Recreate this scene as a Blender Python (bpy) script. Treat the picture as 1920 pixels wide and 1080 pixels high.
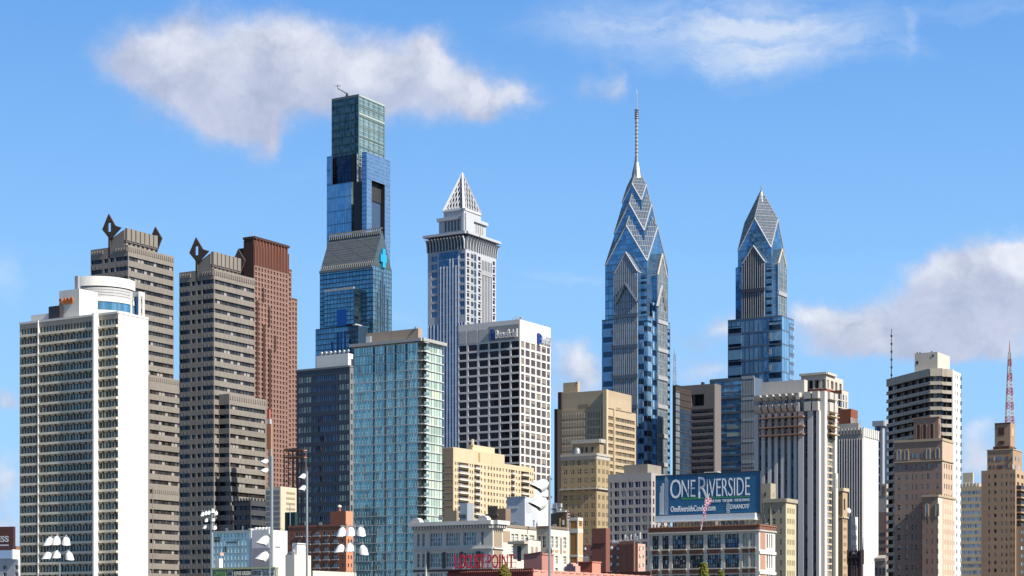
import bpy, math, random
from math import sin, cos, pi, sqrt, radians
random.seed(11)
C = bpy.context
SC = C.scene
for o in list(bpy.data.objects):
    bpy.data.objects.remove(o)
# ------------------------------------------------------------------ camera
F, CX, HY, CAMH = 3500.0, 960.0, 1180.0, 20.0
cam = bpy.data.cameras.new('camera'); camo = bpy.data.objects.new('camera', cam)
SC.collection.objects.link(camo); SC.camera = camo
cam.sensor_width = 36; cam.lens = 36*F/1920
cam.shift_y = (HY-540)/1920; cam.shift_x = 0
camo.location = (0, 0, CAMH); camo.rotation_euler = (pi/2, 0, 0)
cam.clip_start = 1; cam.clip_end = 60000
# ------------------------------------------------------------------ light
SUN_EL = radians(41); SX, SY = 0.795, -0.607
SUN_AZ = math.atan2(SX, SY)
w = bpy.data.worlds.new('World'); SC.world = w; w.use_nodes = True
sun = bpy.data.lights.new('sun', 'SUN'); suno = bpy.data.objects.new('sun', sun)
SC.collection.objects.link(suno)
sun.energy = 5.0; sun.angle = radians(.53); sun.color = (1, .95, .87)
suno.rotation_euler = (pi/2-SUN_EL, 0, math.atan2(SX, -SY))
SC.view_settings.view_transform = 'Standard'; SC.view_settings.look = 'None'
SC.view_settings.gamma = 1; SC.view_settings.use_curve_mapping = False
SC.view_settings.exposure = 0.7
SC.cycles.max_bounces = 6

# ------------------------------------------------------------------ node helpers
class NT:
    def __init__(s, tree): s.t = tree; s.n = tree.nodes; s.l = tree.links
    def link(s, a, b): s.l.new(a, b)
    def node(s, kind, **kw):
        n = s.n.new(kind)
        for k, v in kw.items(): setattr(n, k, v)
        return n
    def _in(s, sock, v):
        if v is None: return
        if hasattr(v, 'links'): s.l.new(v, sock)
        else: sock.default_value = v
    def m(s, op, a, b=None, c=None, clamp=False):
        n = s.node('ShaderNodeMath', operation=op); n.use_clamp = clamp
        s._in(n.inputs[0], a); s._in(n.inputs[1], b); s._in(n.inputs[2], c)
        return n.outputs[0]
    def vm(s, op, a, b=None):
        n = s.node('ShaderNodeVectorMath', operation=op)
        s._in(n.inputs[0], a); s._in(n.inputs[1], b)
        return n.outputs['Value'] if op in ('LENGTH', 'DOT_PRODUCT') else n.outputs[0]
    def mix(s, f, a, b, blend='MIX'):
        n = s.node('ShaderNodeMix', data_type='RGBA', blend_type=blend)
        s._in(n.inputs[0], f)
        for sock, v in ((n.inputs[6], a), (n.inputs[7], b)):
            if isinstance(v, tuple): v = (*v[:3], 1)
            s._in(sock, v)
        return n.outputs[2]
    def noise(s, vec, scale, detail=3, rough=.5, out='Fac'):
        n = s.node('ShaderNodeTexNoise'); s._in(n.inputs['Vector'], vec)
        n.inputs['Scale'].default_value = scale; n.inputs['Detail'].default_value = detail
        n.inputs['Roughness'].default_value = rough
        return n.outputs[out]
    def rng(s, v, a, b, c=0, d=1, smooth=False):
        n = s.node('ShaderNodeMapRange'); n.interpolation_type = 'SMOOTHSTEP' if smooth else 'LINEAR'
        s._in(n.inputs[0], v)
        for i, x in enumerate((a, b, c, d)): s._in(n.inputs[i+1], x)
        return n.outputs[0]
    def xyz(s, x, y, z):
        n = s.node('ShaderNodeCombineXYZ')
        for i, v in enumerate((x, y, z)): s._in(n.inputs[i], v)
        return n.outputs[0]

# ------------------------------------------------------------------ sky with clouds (by direction)
T = NT(w.node_tree)
bg = w.node_tree.nodes['Background']
sky = T.node('ShaderNodeTexSky', sky_type='NISHITA')
sky.sun_disc = False; sky.sun_elevation = SUN_EL; sky.sun_rotation = SUN_AZ
sky.altitude = 20; sky.air_density = 1.0; sky.dust_density = 0.25; sky.ozone_density = 2.2
tc = T.node('ShaderNodeTexCoord')
sep = T.node('ShaderNodeSeparateXYZ'); T.link(tc.outputs['Generated'], sep.inputs[0])
dx, dy, dz = sep.outputs
ay = T.m('MAXIMUM', T.m('ABSOLUTE', dy), .05)
u = T.m('DIVIDE', dx, ay); v = T.m('DIVIDE', dz, ay)      # tangents of azimuth and elevation
# clouds are given in thousandths of those tangents
def cl(px, py): return ((px-CX)/F*1000, (HY-py)/F*1000)
uv = T.xyz(T.m('MULTIPLY', u, 1000), T.m('MULTIPLY', v, 1000), 0)
wob = T.vm('SUBTRACT', T.noise(uv, .022, 5, .6, 'Color'), (.5, .5, .5))
uvd = T.vm('ADD', uv, T.vm('MULTIPLY', wob, (42, 34, 0)))
def blobs(lst, vec):
    acc = None
    for (px, py, rx, ry, h) in lst:
        a, b = cl(px, py)
        d = T.vm('SUBTRACT', vec, (a, b, 0))
        d = T.vm('MULTIPLY', d, (1000/(rx*1000/F)/1000, 1000/(ry*1000/F)/1000, 0))
        r = T.m('DOT_PRODUCT' if False else 'MULTIPLY', T.vm('DOT_PRODUCT', d, d), -1.0)
        g = T.m('MULTIPLY', T.m('EXPONENT', r), h)
        acc = g if acc is None else T.m('ADD', acc, g)
    return acc
CUM = [(240,100,75,55,.8),(325,85,60,75,.9),(350,165,90,70,.9),(470,110,100,85,1.2),(560,90,75,60,.8),(445,210,95,60,1.0),
       (500,270,32,45,.8),(400,235,60,35,.4),(590,170,90,60,1.0),(680,140,70,62,1.1),(740,185,60,55,.8),(800,110,62,52,1.1),(850,165,90,50,1.1),
       (935,185,80,36,.8),(985,190,40,22,.3),
       (1120,170,50,30,.48),(1140,140,12,34,.3),
       (1770,515,90,38,1.0),(1890,500,90,55,1.1),(1915,485,50,45,.8),(1850,550,110,35,.7),(1740,590,120,42,1.0),(1860,605,110,55,1.0),(1600,625,110,38,.95),(1700,655,160,25,.8),(1520,605,60,28,.6),(1830,660,120,26,.5),
       (1345,600,55,30,.85),(1320,690,60,26,.6),(1075,672,52,36,.95),(1070,730,60,24,.6),(1110,700,36,24,.5),(1280,640,40,22,.4),
       (1850,790,60,22,.5),(1860,860,60,45,.7),(1830,830,40,40,.5),(12,750,30,24,.8),(5,900,34,60,.8),(20,1000,40,40,.7),(1285,720,30,20,.4)]
CIR = [(1250,55,190,55,.6),(1400,60,130,75,.75),(1440,120,90,32,.5),(1560,40,110,55,.5),(1640,100,110,22,.5),(1700,60,14,50,.35),(1100,50,130,24,.3),
       (1840,20,120,24,.35),(1060,525,90,14,.3),(1000,550,60,10,.2),(770,590,60,20,.2),(15,520,30,50,.35),(650,330,300,60,.1),(1250,480,60,18,.14),(270,420,90,40,.15)]
wu = T.m('ADD', T.noise(uv, .03, 9, .70), -.5)
dens = T.m('ADD', blobs(CUM, uvd), T.m('MULTIPLY', wu, .80))
c_mask = T.rng(dens, .12, 1.12, 0, 1, True)
st = T.noise(T.vm('MULTIPLY', uvd, (.4, 1.6, 1)), .02, 6, .65)
cir = T.m('MULTIPLY', blobs(CIR, uvd), T.rng(st, .32, .70, .05, 1.6))
ci_mask = T.rng(cir, .05, 1.05, 0, .85)
# lit tops, lavender undersides: compare density with the density a little higher up
up = T.vm('ADD', uvd, (9, 13, 0))
dens2 = T.m('ADD', blobs(CUM, up), T.m('MULTIPLY', T.m('ADD', T.noise(T.vm('ADD', uv, (9, 13, 0)), .03, 9, .70), -.5), .80))
lit = T.rng(T.m('SUBTRACT', dens, dens2), -.05, .95, 0, 1)
soft = T.noise(uvd, .035, 6, .6)
shade = T.mix(T.rng(soft, .3, .7, 0, 1), (.44, .48, .63), (.66, .69, .83))
lit = T.m('MULTIPLY', T.m('POWER', lit, 1.25), T.rng(soft, .28, .70, .2, .95), clamp=True)
c_col = T.mix(lit, shade, (.94, .95, 1.0))
# generic scattered clouds for the rest of the sky (behind the camera, unseen but in glass; thinned to deepen the walls' shade)
gn = T.noise(tc.outputs['Generated'], 3.2, 7, .6)
g_mask = T.m('MULTIPLY', T.rng(gn, .55, .7, 0, .35), T.m('LESS_THAN', dy, 0.0))
tint = T.mix(T.rng(dz, 0, .34, 0, 1), (1.0, 1.0, 1.0), (.92, .97, 1.0))
skyc = T.mix(1.0, sky.outputs[0], (1.0, 1.0, 1.0), 'MULTIPLY')
STR = .105
K = .732/STR
el = T.rng(dz, 0.0, .36, 0, 1)
lo = T.mix(T.rng(el, 0, .55, 0, 1), (.38, .68, 1.0), (.26, .56, 1.0))
blue = T.mix(T.rng(el, .5, 1, 0, 1), lo, (.105, .325, .80))
blue = T.mix(T.rng(dz, .33, .95, 0, 1), blue, (.035, .115, .36))
# colour of the clear sky: the physical sky graded towards this day's deep clear blue
graded = T.mix(.90, sky.outputs[0], T.vm('MULTIPLY', blue, (.86*K, .86*K, .86*K)))
def cc(col, k): return T.vm('MULTIPLY', col, (k*K, k*K, k*K))
s1 = T.mix(ci_mask, graded, cc(T.mix(0.0, (.74, .83, .98), (1, 1, 1)), .8))
s2 = T.mix(T.m('MULTIPLY', c_mask, .90), s1, cc(c_col, .84))
front = T.m('GREATER_THAN', dy, 0.0)
s3 = T.mix(front, graded, s2)
s3 = T.mix(front, T.vm('MULTIPLY', s3, (.78, .78, .78)), s3)  # rear half of the sky dimmed to deepen shade on the left faces
s4 = T.mix(g_mask, s3, cc(T.mix(0.0, (.7, .74, .82), (1, 1, 1)), .8))
T.link(s4, bg.inputs[0]); bg.inputs[1].default_value = STR

# ------------------------------------------------------------------ materials
MATS = {}
def mat_new(name):
    m = bpy.data.materials.new(name); m.use_nodes = True
    return m, NT(m.node_tree), m.node_tree.nodes['Principled BSDF']
def wall(r, g, b, rough=.8, var=.14, scale=.12, streak=.10, metal=0, spec=.3, joint=None):
    """masonry, concrete, painted metal: base colour with weathering"""
    key = ('w', r, g, b, rough, var, scale, streak, metal, joint)
    if key in MATS: return MATS[key]
    m, t, p = mat_new('wall'); MATS[key] = m
    co = t.node('ShaderNodeTexCoord').outputs['Object']
    n1 = t.noise(co, scale, 5, .6)
    n2 = t.noise(t.vm('MULTIPLY', co, (1.2, 1.2, .05)), .5, 4, .6)
    n3 = t.noise(co, 1.3, 3, .7)
    f = t.m('ADD', 1, t.m('MULTIPLY', t.m('SUBTRACT', n1, .5), var*2))
    f = t.m('MULTIPLY', f, t.m('ADD', 1, t.m('MULTIPLY', t.m('SUBTRACT', n2, .5), streak*2)))
    f = t.m('MULTIPLY', f, t.m('ADD', 1, t.m('MULTIPLY', t.m('SUBTRACT', n3, .5), var)))
    isl = t.node('ShaderNodeNewGeometry').outputs['Random Per Island']
    f = t.m('MULTIPLY', f, t.rng(isl, 0, 1, .965, 1.035))
    if joint:
        sx, sz, k = joint
        se = t.node('ShaderNodeSeparateXYZ'); t.link(co, se.inputs[0])
        a = t.m('ADD', se.outputs[0], t.m('MULTIPLY', se.outputs[1], 1.0))
        j1 = t.m('LESS_THAN', t.m('FRACT', t.m('DIVIDE', se.outputs[2], sz)), .07)
        j2 = t.m('LESS_THAN', t.m('FRACT', t.m('DIVIDE', a, sx)), .06)
        j = t.m('MAXIMUM', j1, j2)
        f = t.m('MULTIPLY', f, t.m('SUBTRACT', 1, t.m('MULTIPLY', j, k)))
    n = t.node('ShaderNodeVectorMath', operation='SCALE')
    n.inputs[0].default_value = (r*.77, g*.75, b*.71); t.link(f, n.inputs['Scale'])
    t.link(n.outputs[0], p.inputs['Base Color'])
    p.inputs['Roughness'].default_value = rough; p.inputs['Metallic'].default_value = metal
    p.inputs['Specular IOR Level'].default_value = spec
    return m
def glass(c1, c2, rough=.06, metal=.85, wav=.015, bias=.5, c3=None):
    """coated window glass; every pane takes its own tone between c1 and c2, some show c3 (blinds, curtains)"""
    key = ('g', c1, c2, rough, metal, wav, bias, c3)
    if key in MATS: return MATS[key]
    m, t, p = mat_new('glass'); MATS[key] = m
    isl = t.node('ShaderNodeNewGeometry').outputs['Random Per Island']
    ob = t.node('ShaderNodeObjectInfo').outputs['Random']
    r = t.m('FRACT', t.m('ADD', t.m('MULTIPLY', isl, 7.31), t.m('MULTIPLY', ob, 3.77)))
    co = t.node('ShaderNodeTexCoord').outputs['Object']
    big = t.noise(co, .06, 3, .5)
    fac = t.m('ADD', t.m('MULTIPLY', r, .8), t.m('MULTIPLY', t.m('SUBTRACT', big, .5), 1.0), clamp=True)
    fac = t.m('POWER', fac, math.log(.5)/math.log(max(.05, min(.95, 1-bias))) if bias != .5 else 1.0)
    col = t.mix(fac, tuple(min(.95, x*1.25) for x in c1), tuple(min(.95, x*1.25) for x in c2))
    if c3:
        r2 = t.m('FRACT', t.m('MULTIPLY', r, 13.7))
        k = t.m('GREATER_THAN', r2, .8)
        col = t.mix(k, col, c3)
        t._in(p.inputs['Metallic'], t.m('MULTIPLY', t.m('SUBTRACT', 1, k), metal))
    else:
        p.inputs['Metallic'].default_value = metal
    t._in(p.inputs['Base Color'], col)
    p.inputs['Roughness'].default_value = rough
    # panes are never quite in one plane
    geo = t.node('ShaderNodeNewGeometry')
    wn = t.vm('SUBTRACT', t.noise(co, .25, 2, .5, 'Color'), (.5, .5, .5))
    tl = t.xyz(t.m('SUBTRACT', r, .5), t.m('SUBTRACT', t.m('FRACT', t.m('MULTIPLY', r, 5.3)), .5), t.m('SUBTRACT', t.m('FRACT', t.m('MULTIPLY', r, 9.1)), .5))
    nn = t.vm('ADD', geo.outputs['Normal'], t.vm('ADD', t.vm('MULTIPLY', wn, (wav*6,)*3), t.vm('MULTIPLY', tl, (wav*2,)*3)))
    t.link(t.vm('NORMALIZE', nn), p.inputs['Normal'])
    return m
def emis(r, g, b, s):
    m, t, p = mat_new('lit_sign'); p.inputs['Base Color'].default_value = (r, g, b, 1)
    p.inputs['Emission Color'].default_value = (r, g, b, 1); p.inputs['Emission Strength'].default_value = s
    return m

# ------------------------------------------------------------------ geometry helpers
DLv = (-5860/6825.7, 3500/6825.7); DRv = (2090/4076.5, 3500/4076.5)
def gx(px, D): return (px-CX)/F*D
def gp(px, D): return (gx(px, D), D)
def zz(py, D): return CAMH+(HY-py)/F*D
def along(P, d, px):
    k = (px-CX)/F
    t = (k*P[1]-P[0])/(d[0]-k*d[1])
    return (P[0]+t*d[0], P[1]+t*d[1])
def add(P, d, t): return (P[0]+d[0]*t, P[1]+d[1]*t)
def sub(a, b): return (a[0]-b[0], a[1]-b[1])
class Fr:
    """a vertical face: origin, unit vector u along it, outward normal n, width W"""
    def __init__(s, O, P):
        d = sub(P, O); s.W = math.hypot(*d); s.O = O; s.u = (d[0]/s.W, d[1]/s.W); s.n = (s.u[1], -s.u[0])
    def ux(s, px):
        Q = along(s.O, s.u, px); return (Q[0]-s.O[0])*s.u[0]+(Q[1]-s.O[1])*s.u[1]
    def p(s, u, z, d=0):
        return (s.O[0]+s.u[0]*u+s.n[0]*d, s.O[1]+s.u[1]*u+s.n[1]*d, z)
    def off(s, d):
        q = add(s.O, s.n, d); return Fr(q, add(q, s.u, s.W))
class V:
    """a volume: plan corners A (left), B (nearest), C (right), E (far)"""
    def __init__(s, xl, xm, xr, D=None, B=None, dl=DLv, dr=DRv):
        s.B = B or gp(xm, D); s.D = s.B[1]
        s.A = along(s.B, dl, xl); s.C = along(s.B, dr, xr)
        s.E = (s.A[0]+s.C[0]-s.B[0], s.A[1]+s.C[1]-s.B[1])
        s.mk()
    def mk(s):
        s.L = Fr(s.A, s.B); s.R = Fr(s.B, s.C); s.K = Fr(s.C, s.E); s.S = Fr(s.E, s.A)
    def z(s, py): return zz(py, s.D)
    def inset(s, d):
        o = object.__new__(V); o.D = s.D
        a, b = s.L.u, s.R.u
        def mv(P, i, j): return (P[0]+a[0]*i*d+b[0]*j*d, P[1]+a[1]*i*d+b[1]*j*d)
        o.A = mv(s.A, 1, 1); o.B = mv(s.B, -1, 1); o.C = mv(s.C, -1, -1); o.E = mv(s.E, 1, -1); o.mk(); return o
class MB:
    def __init__(s): s.v = []; s.f = []; s.m = []
    def quad(s, pts, m=0):
        i = len(s.v); s.v += [tuple(p) for p in pts]; s.f.append(tuple(range(i, i+len(pts)))); s.m.append(m)
    def hexa(s, P, m=0):
        i = len(s.v); s.v += [tuple(p) for p in P]
        for q in ((3,2,1,0),(4,5,6,7),(0,1,5,4),(1,2,6,5),(2,3,7,6),(3,0,4,7)):
            s.f.append(tuple(i+k for k in q)); s.m.append(m)
    def fq(s, fr, u0, u1, z0, z1, d=0, m=0):
        s.quad((fr.p(u0, z0, d), fr.p(u1, z0, d), fr.p(u1, z1, d), fr.p(u0, z1, d)), m)
    def fb(s, fr, u0, u1, z0, z1, d0, d1, m=0):
        s.hexa((fr.p(u0, z0, d1), fr.p(u1, z0, d1), fr.p(u1, z0, d0), fr.p(u0, z0, d0),
                fr.p(u0, z1, d1), fr.p(u1, z1, d1), fr.p(u1, z1, d0), fr.p(u0, z1, d0)), m)
    def prism(s, pts, z0, z1, m=0):
        n = len(pts); i = len(s.v)
        s.v += [(p[0], p[1], z0) for p in pts]+[(p[0], p[1], z1) for p in pts]
        s.f.append(tuple(i+k for k in reversed(range(n)))); s.m.append(m)
        s.f.append(tuple(i+n+k for k in range(n))); s.m.append(m)
        for k in range(n):
            s.f.append((i+k, i+(k+1) % n, i+n+(k+1) % n, i+n+k)); s.m.append(m)
    def vol(s, v, z0, z1, sides='LRKS', m=0, top=True):
        for c in sides:
            fr = getattr(v, c); s.fq(fr, 0, fr.W, z0, z1, 0, m)
        if top: s.quad([(*P, z1) for P in (v.A, v.B, v.C, v.E)], m)
    def box(s, v, z0, z1, m=0): s.prism((v.A, v.B, v.C, v.E), z0, z1, m)
    def tube(s, p, q, r0, r1=None, n=8, m=0):
        r1 = r0 if r1 is None else r1
        from mathutils import Vector
        a, b = Vector(p), Vector(q); d = (b-a).normalized()
        x = d.orthogonal().normalized(); y = d.cross(x); i = len(s.v)
        for c, r in ((a, r0), (b, r1)):
            for k in range(n):
                t = 2*pi*k/n; s.v.append(tuple(c+x*r*cos(t)+y*r*sin(t)))
        for k in range(n):
            s.f.append((i+k, i+(k+1) % n, i+n+(k+1) % n, i+n+k)); s.m.append(m)
        s.f.append(tuple(i+k for k in reversed(range(n)))); s.m.append(m)
        s.f.append(tuple(i+n+k for k in range(n))); s.m.append(m)
    def lathe(s, c, prof, n=16, m=0, axis=None):
        """profile of (radius, height) about an axis (default vertical) at c"""
        from mathutils import Vector
        c = Vector(c); d = Vector(axis or (0, 0, 1)).normalized()
        x = d.orthogonal().normalized(); y = d.cross(x); i = len(s.v)
        for r, h in prof:
            for k in range(n):
                t = 2*pi*k/n; s.v.append(tuple(c+d*h+x*r*cos(t)+y*r*sin(t)))
        for j in range(len(prof)-1):
            for k in range(n):
                s.f.append((i+j*n+k, i+j*n+(k+1) % n, i+(j+1)*n+(k+1) % n, i+(j+1)*n+k)); s.m.append(m)
    def add_mesh(s, vs, fs, m=0):
        i = len(s.v); s.v += vs
        for f in fs: s.f.append(tuple(i+k for k in f)); s.m.append(m)

def link_mesh(name, mb, mats, parent=None, loc=(0, 0, 0), smooth=False):
    me = bpy.data.meshes.new(name)
    L = loc if parent is None else tuple(parent.matrix_world.translation) if False else loc
    me.from_pydata([(a-L[0], b-L[1], c-L[2]) for a, b, c in mb.v], [], mb.f)
    for m in (mats if isinstance(mats, (list, tuple)) else [mats]): me.materials.append(m)
    me.polygons.foreach_set('material_index', mb.m)
    if smooth: me.polygons.foreach_set('use_smooth', [True]*len(me.polygons))
    me.update()
    o = bpy.data.objects.new(name, me); SC.collection.objects.link(o)
    if parent is not None: o.parent = parent
    else: o.location = L
    return o

class Thing:
    def __init__(s, name, label, cat, loc, group=None):
        s.o = bpy.data.objects.new(name, None); SC.collection.objects.link(s.o)
        s.o.location = loc; s.loc = tuple(loc); s.o['label'] = label; s.o['category'] = cat
        s.o.empty_display_size = 1
        if group: s.o['group'] = group
        s.rep = {}
    def part(s, name, mb, mats, label=None, parent=None, kind=None, smooth=False):
        if not mb.f: return None
        o = link_mesh(name, mb, mats, parent or s.o, s.loc, smooth)
        if label: o['label'] = label
        if kind: o['kind'] = kind
        return o
    def repeat(s, name, mb, mats, size=1.0): s.rep.setdefault(name, []).append((size, len(s.rep.get(name, ())), mb, mats))
    def done(s):
        for name, lst in s.rep.items():
            lst.sort(key=lambda e: (-round(e[0], 1), e[1]))
            for e in lst[:100]: s.part(name, e[2], e[3])
            rest = lst[100:]
            while rest:
                mats = rest[0][3]; same = [e for e in rest if e[3] is mats or list(e[3]) == list(mats)]
                rest = [e for e in rest if not (e[3] is mats or list(e[3]) == list(mats))]
                mb = MB()
                for e in same:
                    i = len(mb.v); mb.v += e[2].v; mb.m += e[2].m; mb.f += [tuple(i+k for k in f) for f in e[2].f]
                s.part(name, mb, mats, kind='stuff')
def bld(name, label, v, group=None, cat='building'):
    return Thing(name, label, cat, (v.B[0], v.B[1], 0), group)

def even(u0, u1, n, frac=.6):
    p = (u1-u0)/n; g = p*(1-frac)/2
    return [(u0+i*p+g, u0+(i+1)*p-g) for i in range(n)]
def pxs(fr, *pairs): return [(fr.ux(a), fr.ux(b)) for a, b in pairs]
def rows(v, y0, pitch, h, n=None, ylast=1092):
    """rows of height h px, the first with its top at y0, downwards; returned bottom to top in metres"""
    n = n or int((ylast-y0)/pitch)+1
    return [(v.z(y0+i*pitch+h), v.z(y0+i*pitch)) for i in reversed(range(n))]
FRAME = None
def window(t, fr, u0, u1, z0, z1, d, gl, frame, name='window', nm=1, tr=0, blind=0, bmat=None):
    mb = MB(); w_ = u1-u0
    mb.fq(fr, u0, u1, z0, z1, d, 0)
    fw = min(.12, w_*.05)
    for i in range(1, nm):
        c = u0+w_*i/nm; mb.fb(fr, c-fw, c+fw, z0, z1, d, d+.09, 1)
    for i in range(1, tr+1):
        c = z0+(z1-z0)*i/(tr+1); mb.fb(fr, u0, u1, c-.06, c+.06, d, d+.11, 1)
    if blind and random.random() < blind:
        hh = (z1-z0)*random.choice((.3, .45, .5, .75, .95))
        mb.fq(fr, u0+fw, u1-fw, z1-hh, z1, d+.05, 2)
    t.repeat(name, mb, [gl, frame, bmat or BLIND], w_*(z1-z0))
def facade(t, mb, fr, z0, z1, cols, rws, gl, frame, rec=.4, m=0, u0=0, u1=None, revm=None, **kw):
    """a wall with real openings (written into mb) and a window set back in each"""
    u1 = fr.W if u1 is None else u1
    revm = m if revm is None else revm
    cols = [c for c in sorted(cols) if c[1] > u0 and c[0] < u1]
    rws = [r for r in sorted(rws) if r[1] < z1+1e-6 and r[0] > z0]
    zc = z0
    for (a, b) in rws:
        if a > zc: mb.fq(fr, u0, u1, zc, a, 0, m)
        uc = u0
        for (p, q) in cols:
            if p > uc: mb.fq(fr, uc, p, a, b, 0, m)
            mb.quad((fr.p(p, a, 0), fr.p(p, b, 0), fr.p(p, b, -rec), fr.p(p, a, -rec)), revm)
            mb.quad((fr.p(q, a, 0), fr.p(q, b, 0), fr.p(q, b, -rec), fr.p(q, a, -rec)), revm)
            mb.quad((fr.p(p, a, 0), fr.p(q, a, 0), fr.p(q, a, -rec), fr.p(p, a, -rec)), revm)
            mb.quad((fr.p(p, b, 0), fr.p(q, b, 0), fr.p(q, b, -rec), fr.p(p, b, -rec)), revm)
            if gl is not None: window(t, fr, p, q, a, b, -rec, gl, frame, **kw)
            uc = q
        if u1 > uc: mb.fq(fr, uc, u1, a, b, 0, m)
        zc = b
    if z1 > zc: mb.fq(fr, u0, u1, zc, z1, 0, m)
def panes(mb, fr, u0, u1, z0, z1, nu, nz, d=0, m=0):
    for i in range(nu):
        for j in range(nz):
            mb.fq(fr, u0+(u1-u0)*i/nu, u0+(u1-u0)*(i+1)/nu, z0+(z1-z0)*j/nz, z0+(z1-z0)*(j+1)/nz, d, m)
def bars(mb, fr, u0, u1, z0, z1, nu, nz, wv, wh, d=.15, m=0, d0=0):
    if wv:
        for i in range(nu+1):
            c = u0+(u1-u0)*i/nu; mb.fb(fr, c-wv/2, c+wv/2, z0, z1, d0, d0+d, m)
    if wh:
        for j in range(nz+1):
            c = z0+(z1-z0)*j/nz; mb.fb(fr, u0, u1, c-wh/2, c+wh/2, d0, d0+d*1.3, m)
def text_mesh(mb, s, fr, u0, u1, z0, z1, d=.1, m=0, th=.06, bold=0, shear=0):
    cu = bpy.data.curves.new('t', 'FONT'); cu.body = s; cu.extrude = .5; cu.offset = bold; cu.resolution_u = 3; cu.shear = shear
    ob = bpy.data.objects.new('t', cu); SC.collection.objects.link(ob)
    dg = C.evaluated_depsgraph_get(); me = ob.evaluated_get(dg).to_mesh()
    vs = [v.co.copy() for v in me.vertices]; fs = [tuple(p.vertices) for p in me.polygons]
    ob.evaluated_get(dg).to_mesh_clear()
    bpy.data.objects.remove(ob); bpy.data.curves.remove(cu)
    x0 = min(v.x for v in vs); x1 = max(v.x for v in vs); y0 = min(v.y for v in vs); y1 = max(v.y for v in vs)
    out = [fr.p(u0+(v.x-x0)/(x1-x0)*(u1-u0), z0+(v.y-y0)/(y1-y0)*(z1-z0), d+(v.z+.5)*th) for v in vs]
    mb.add_mesh(out, fs, m)

BLIND = wall(.62, .6, .55, var=.1)
WHITE = wall(.8, .8, .78, var=.06, streak=.06)
DARKM = wall(.05, .05, .055, rough=.5)
GREYM = wall(.35, .36, .38, rough=.5, var=.08)
STEEL = wall(.45, .47, .5, rough=.4, metal=.6, var=.08)
G_DARK = glass((.02, .022, .03), (.09, .11, .14), metal=.35, c3=(.22, .21, .19))
G_BLUE = glass((.05, .09, .15), (.16, .25, .36), metal=.7)
# ------------------------------------------------------------------ ground
mb = MB(); S = 30000
mb.quad(((-S, -S, 0), (S, -S, 0), (S, S, 0), (-S, S, 0)))
g = link_mesh('ground', mb, wall(.16, .16, .15, scale=.01, var=.3)); g['kind'] = 'structure'
# ================================================================== slab apartment tower at the left
v = V(37, 222, 278, 500); L, R = v.L, v.R
t = bld('apartment_tower', 'tall slab tower at the left edge with banded windows and blank white side wall', v)
W1 = wall(.60, .52, .41, var=.12, joint=(3.0, 2.75, .12)); W2 = wall(.87, .86, .83, var=.03, streak=.04)
VENT = wall(.02, .02, .02); SLAB = wall(.95, .86, .68)
mb = MB(); zt = v.z(586)
mb.vol(v, 0, zt, 'KS'); mb.fq(R, 0, R.W, 0, zt, 0, 1)
rw = rows(v, 596.5, 19.25, 11)
GT = glass((.03, .065, .07), (.16, .28, .30), metal=.6)
secs = [(39.5, 71), (75, 177), (186, 220.5)]
cols = pxs(L, *secs)
facade(t, mb, L, 0, zt, cols, rw, None, None, rec=.45)
nn = [6, 18, 6]
for (a, b) in rw:
    for (p, q), n in zip(cols, nn):
        k = MB(); e = (q-p)/n
        for i in range(n):
            # alternate narrow dark vent light and wide pane
            k.fq(L, p+i*e, p+i*e+e*.24, a, b, -.42, 1); k.fq(L, p+i*e+e*.24, p+(i+1)*e, a, b, -.42, 0)
            k.fb(L, p+i*e-.1, p+i*e+.1, a, b, -.42, -.1, 2)
        t.repeat('window_band', k, [GT, DARKM, W1], (q-p)*(b-a))
for (a, b) in rw:
    for (p, q), n in zip(cols, nn):
        sp = MB(); sp.fb(L, p, q, a-.75, a-.12, -.02, .42, 0)
        for i in range(n//2):
            c = p+(q-p)*(i+.62)/(n/2); sp.fb(L, c-.26, c+.26, a-1.25, a-.8, -.3, .05, 1)
        t.repeat('balcony_slab', sp, [SLAB, VENT], q-p)
for x0, x1, d in ((72.2, 74, .5), (183.0, 185.6, 2.0)):
    k = MB(); k.fb(L, L.ux(x0), L.ux(x1), 0, zt+.3, -.5, d); t.part('pier', k, WHITE)
k = MB(); k.fb(L, 0, L.W, zt-.2, zt+.35, -1, .25); k.fb(R, 0, R.W, zt-.2, zt+.35, -1, .15); t.part('parapet', k, [WHITE])
t.part('wall', mb, [W1, W2]).data.materials
# roof things
Bp = along(v.B, DLv, 139); pv = V(111, 140, 183, B=add(Bp, DRv, 2.0))
k = MB(); pz = pv.z(541); k.vol(pv, zt, pz, 'LRKS'); 
pent = t.part('penthouse', k, [wall(.82, .8, .76, var=.1, streak=.12)])
k = MB(); text_mesh(k, '2400', pv.L, pv.L.ux(112), pv.L.ux(138), pv.z(568), pv.z(556), .05, 0, .3, .02)
t.part('number_sign', k, wall(.55, .16, .03), 'orange number 2400', parent=pent)
k = MB(); cv = V(140, 146, 150, 517); k.vol(cv, pz-.5, cv.z(517)); t.part('chimney', k, GREYM)
k = MB(); cv = V(98, 109, 112, B=add(along(v.B, DLv, 109), DRv, 2)); k.prism((cv.A, cv.B, cv.C, cv.E), zt, cv.z(574)); t.part('cooling_unit', k, DARKM)
k = MB(); cv = V(64, 88, 97, B=add(along(v.B, DLv, 88), DRv, 3)); k.vol(cv, zt, cv.z(588)); t.part('roof_box', k, WHITE)
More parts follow.
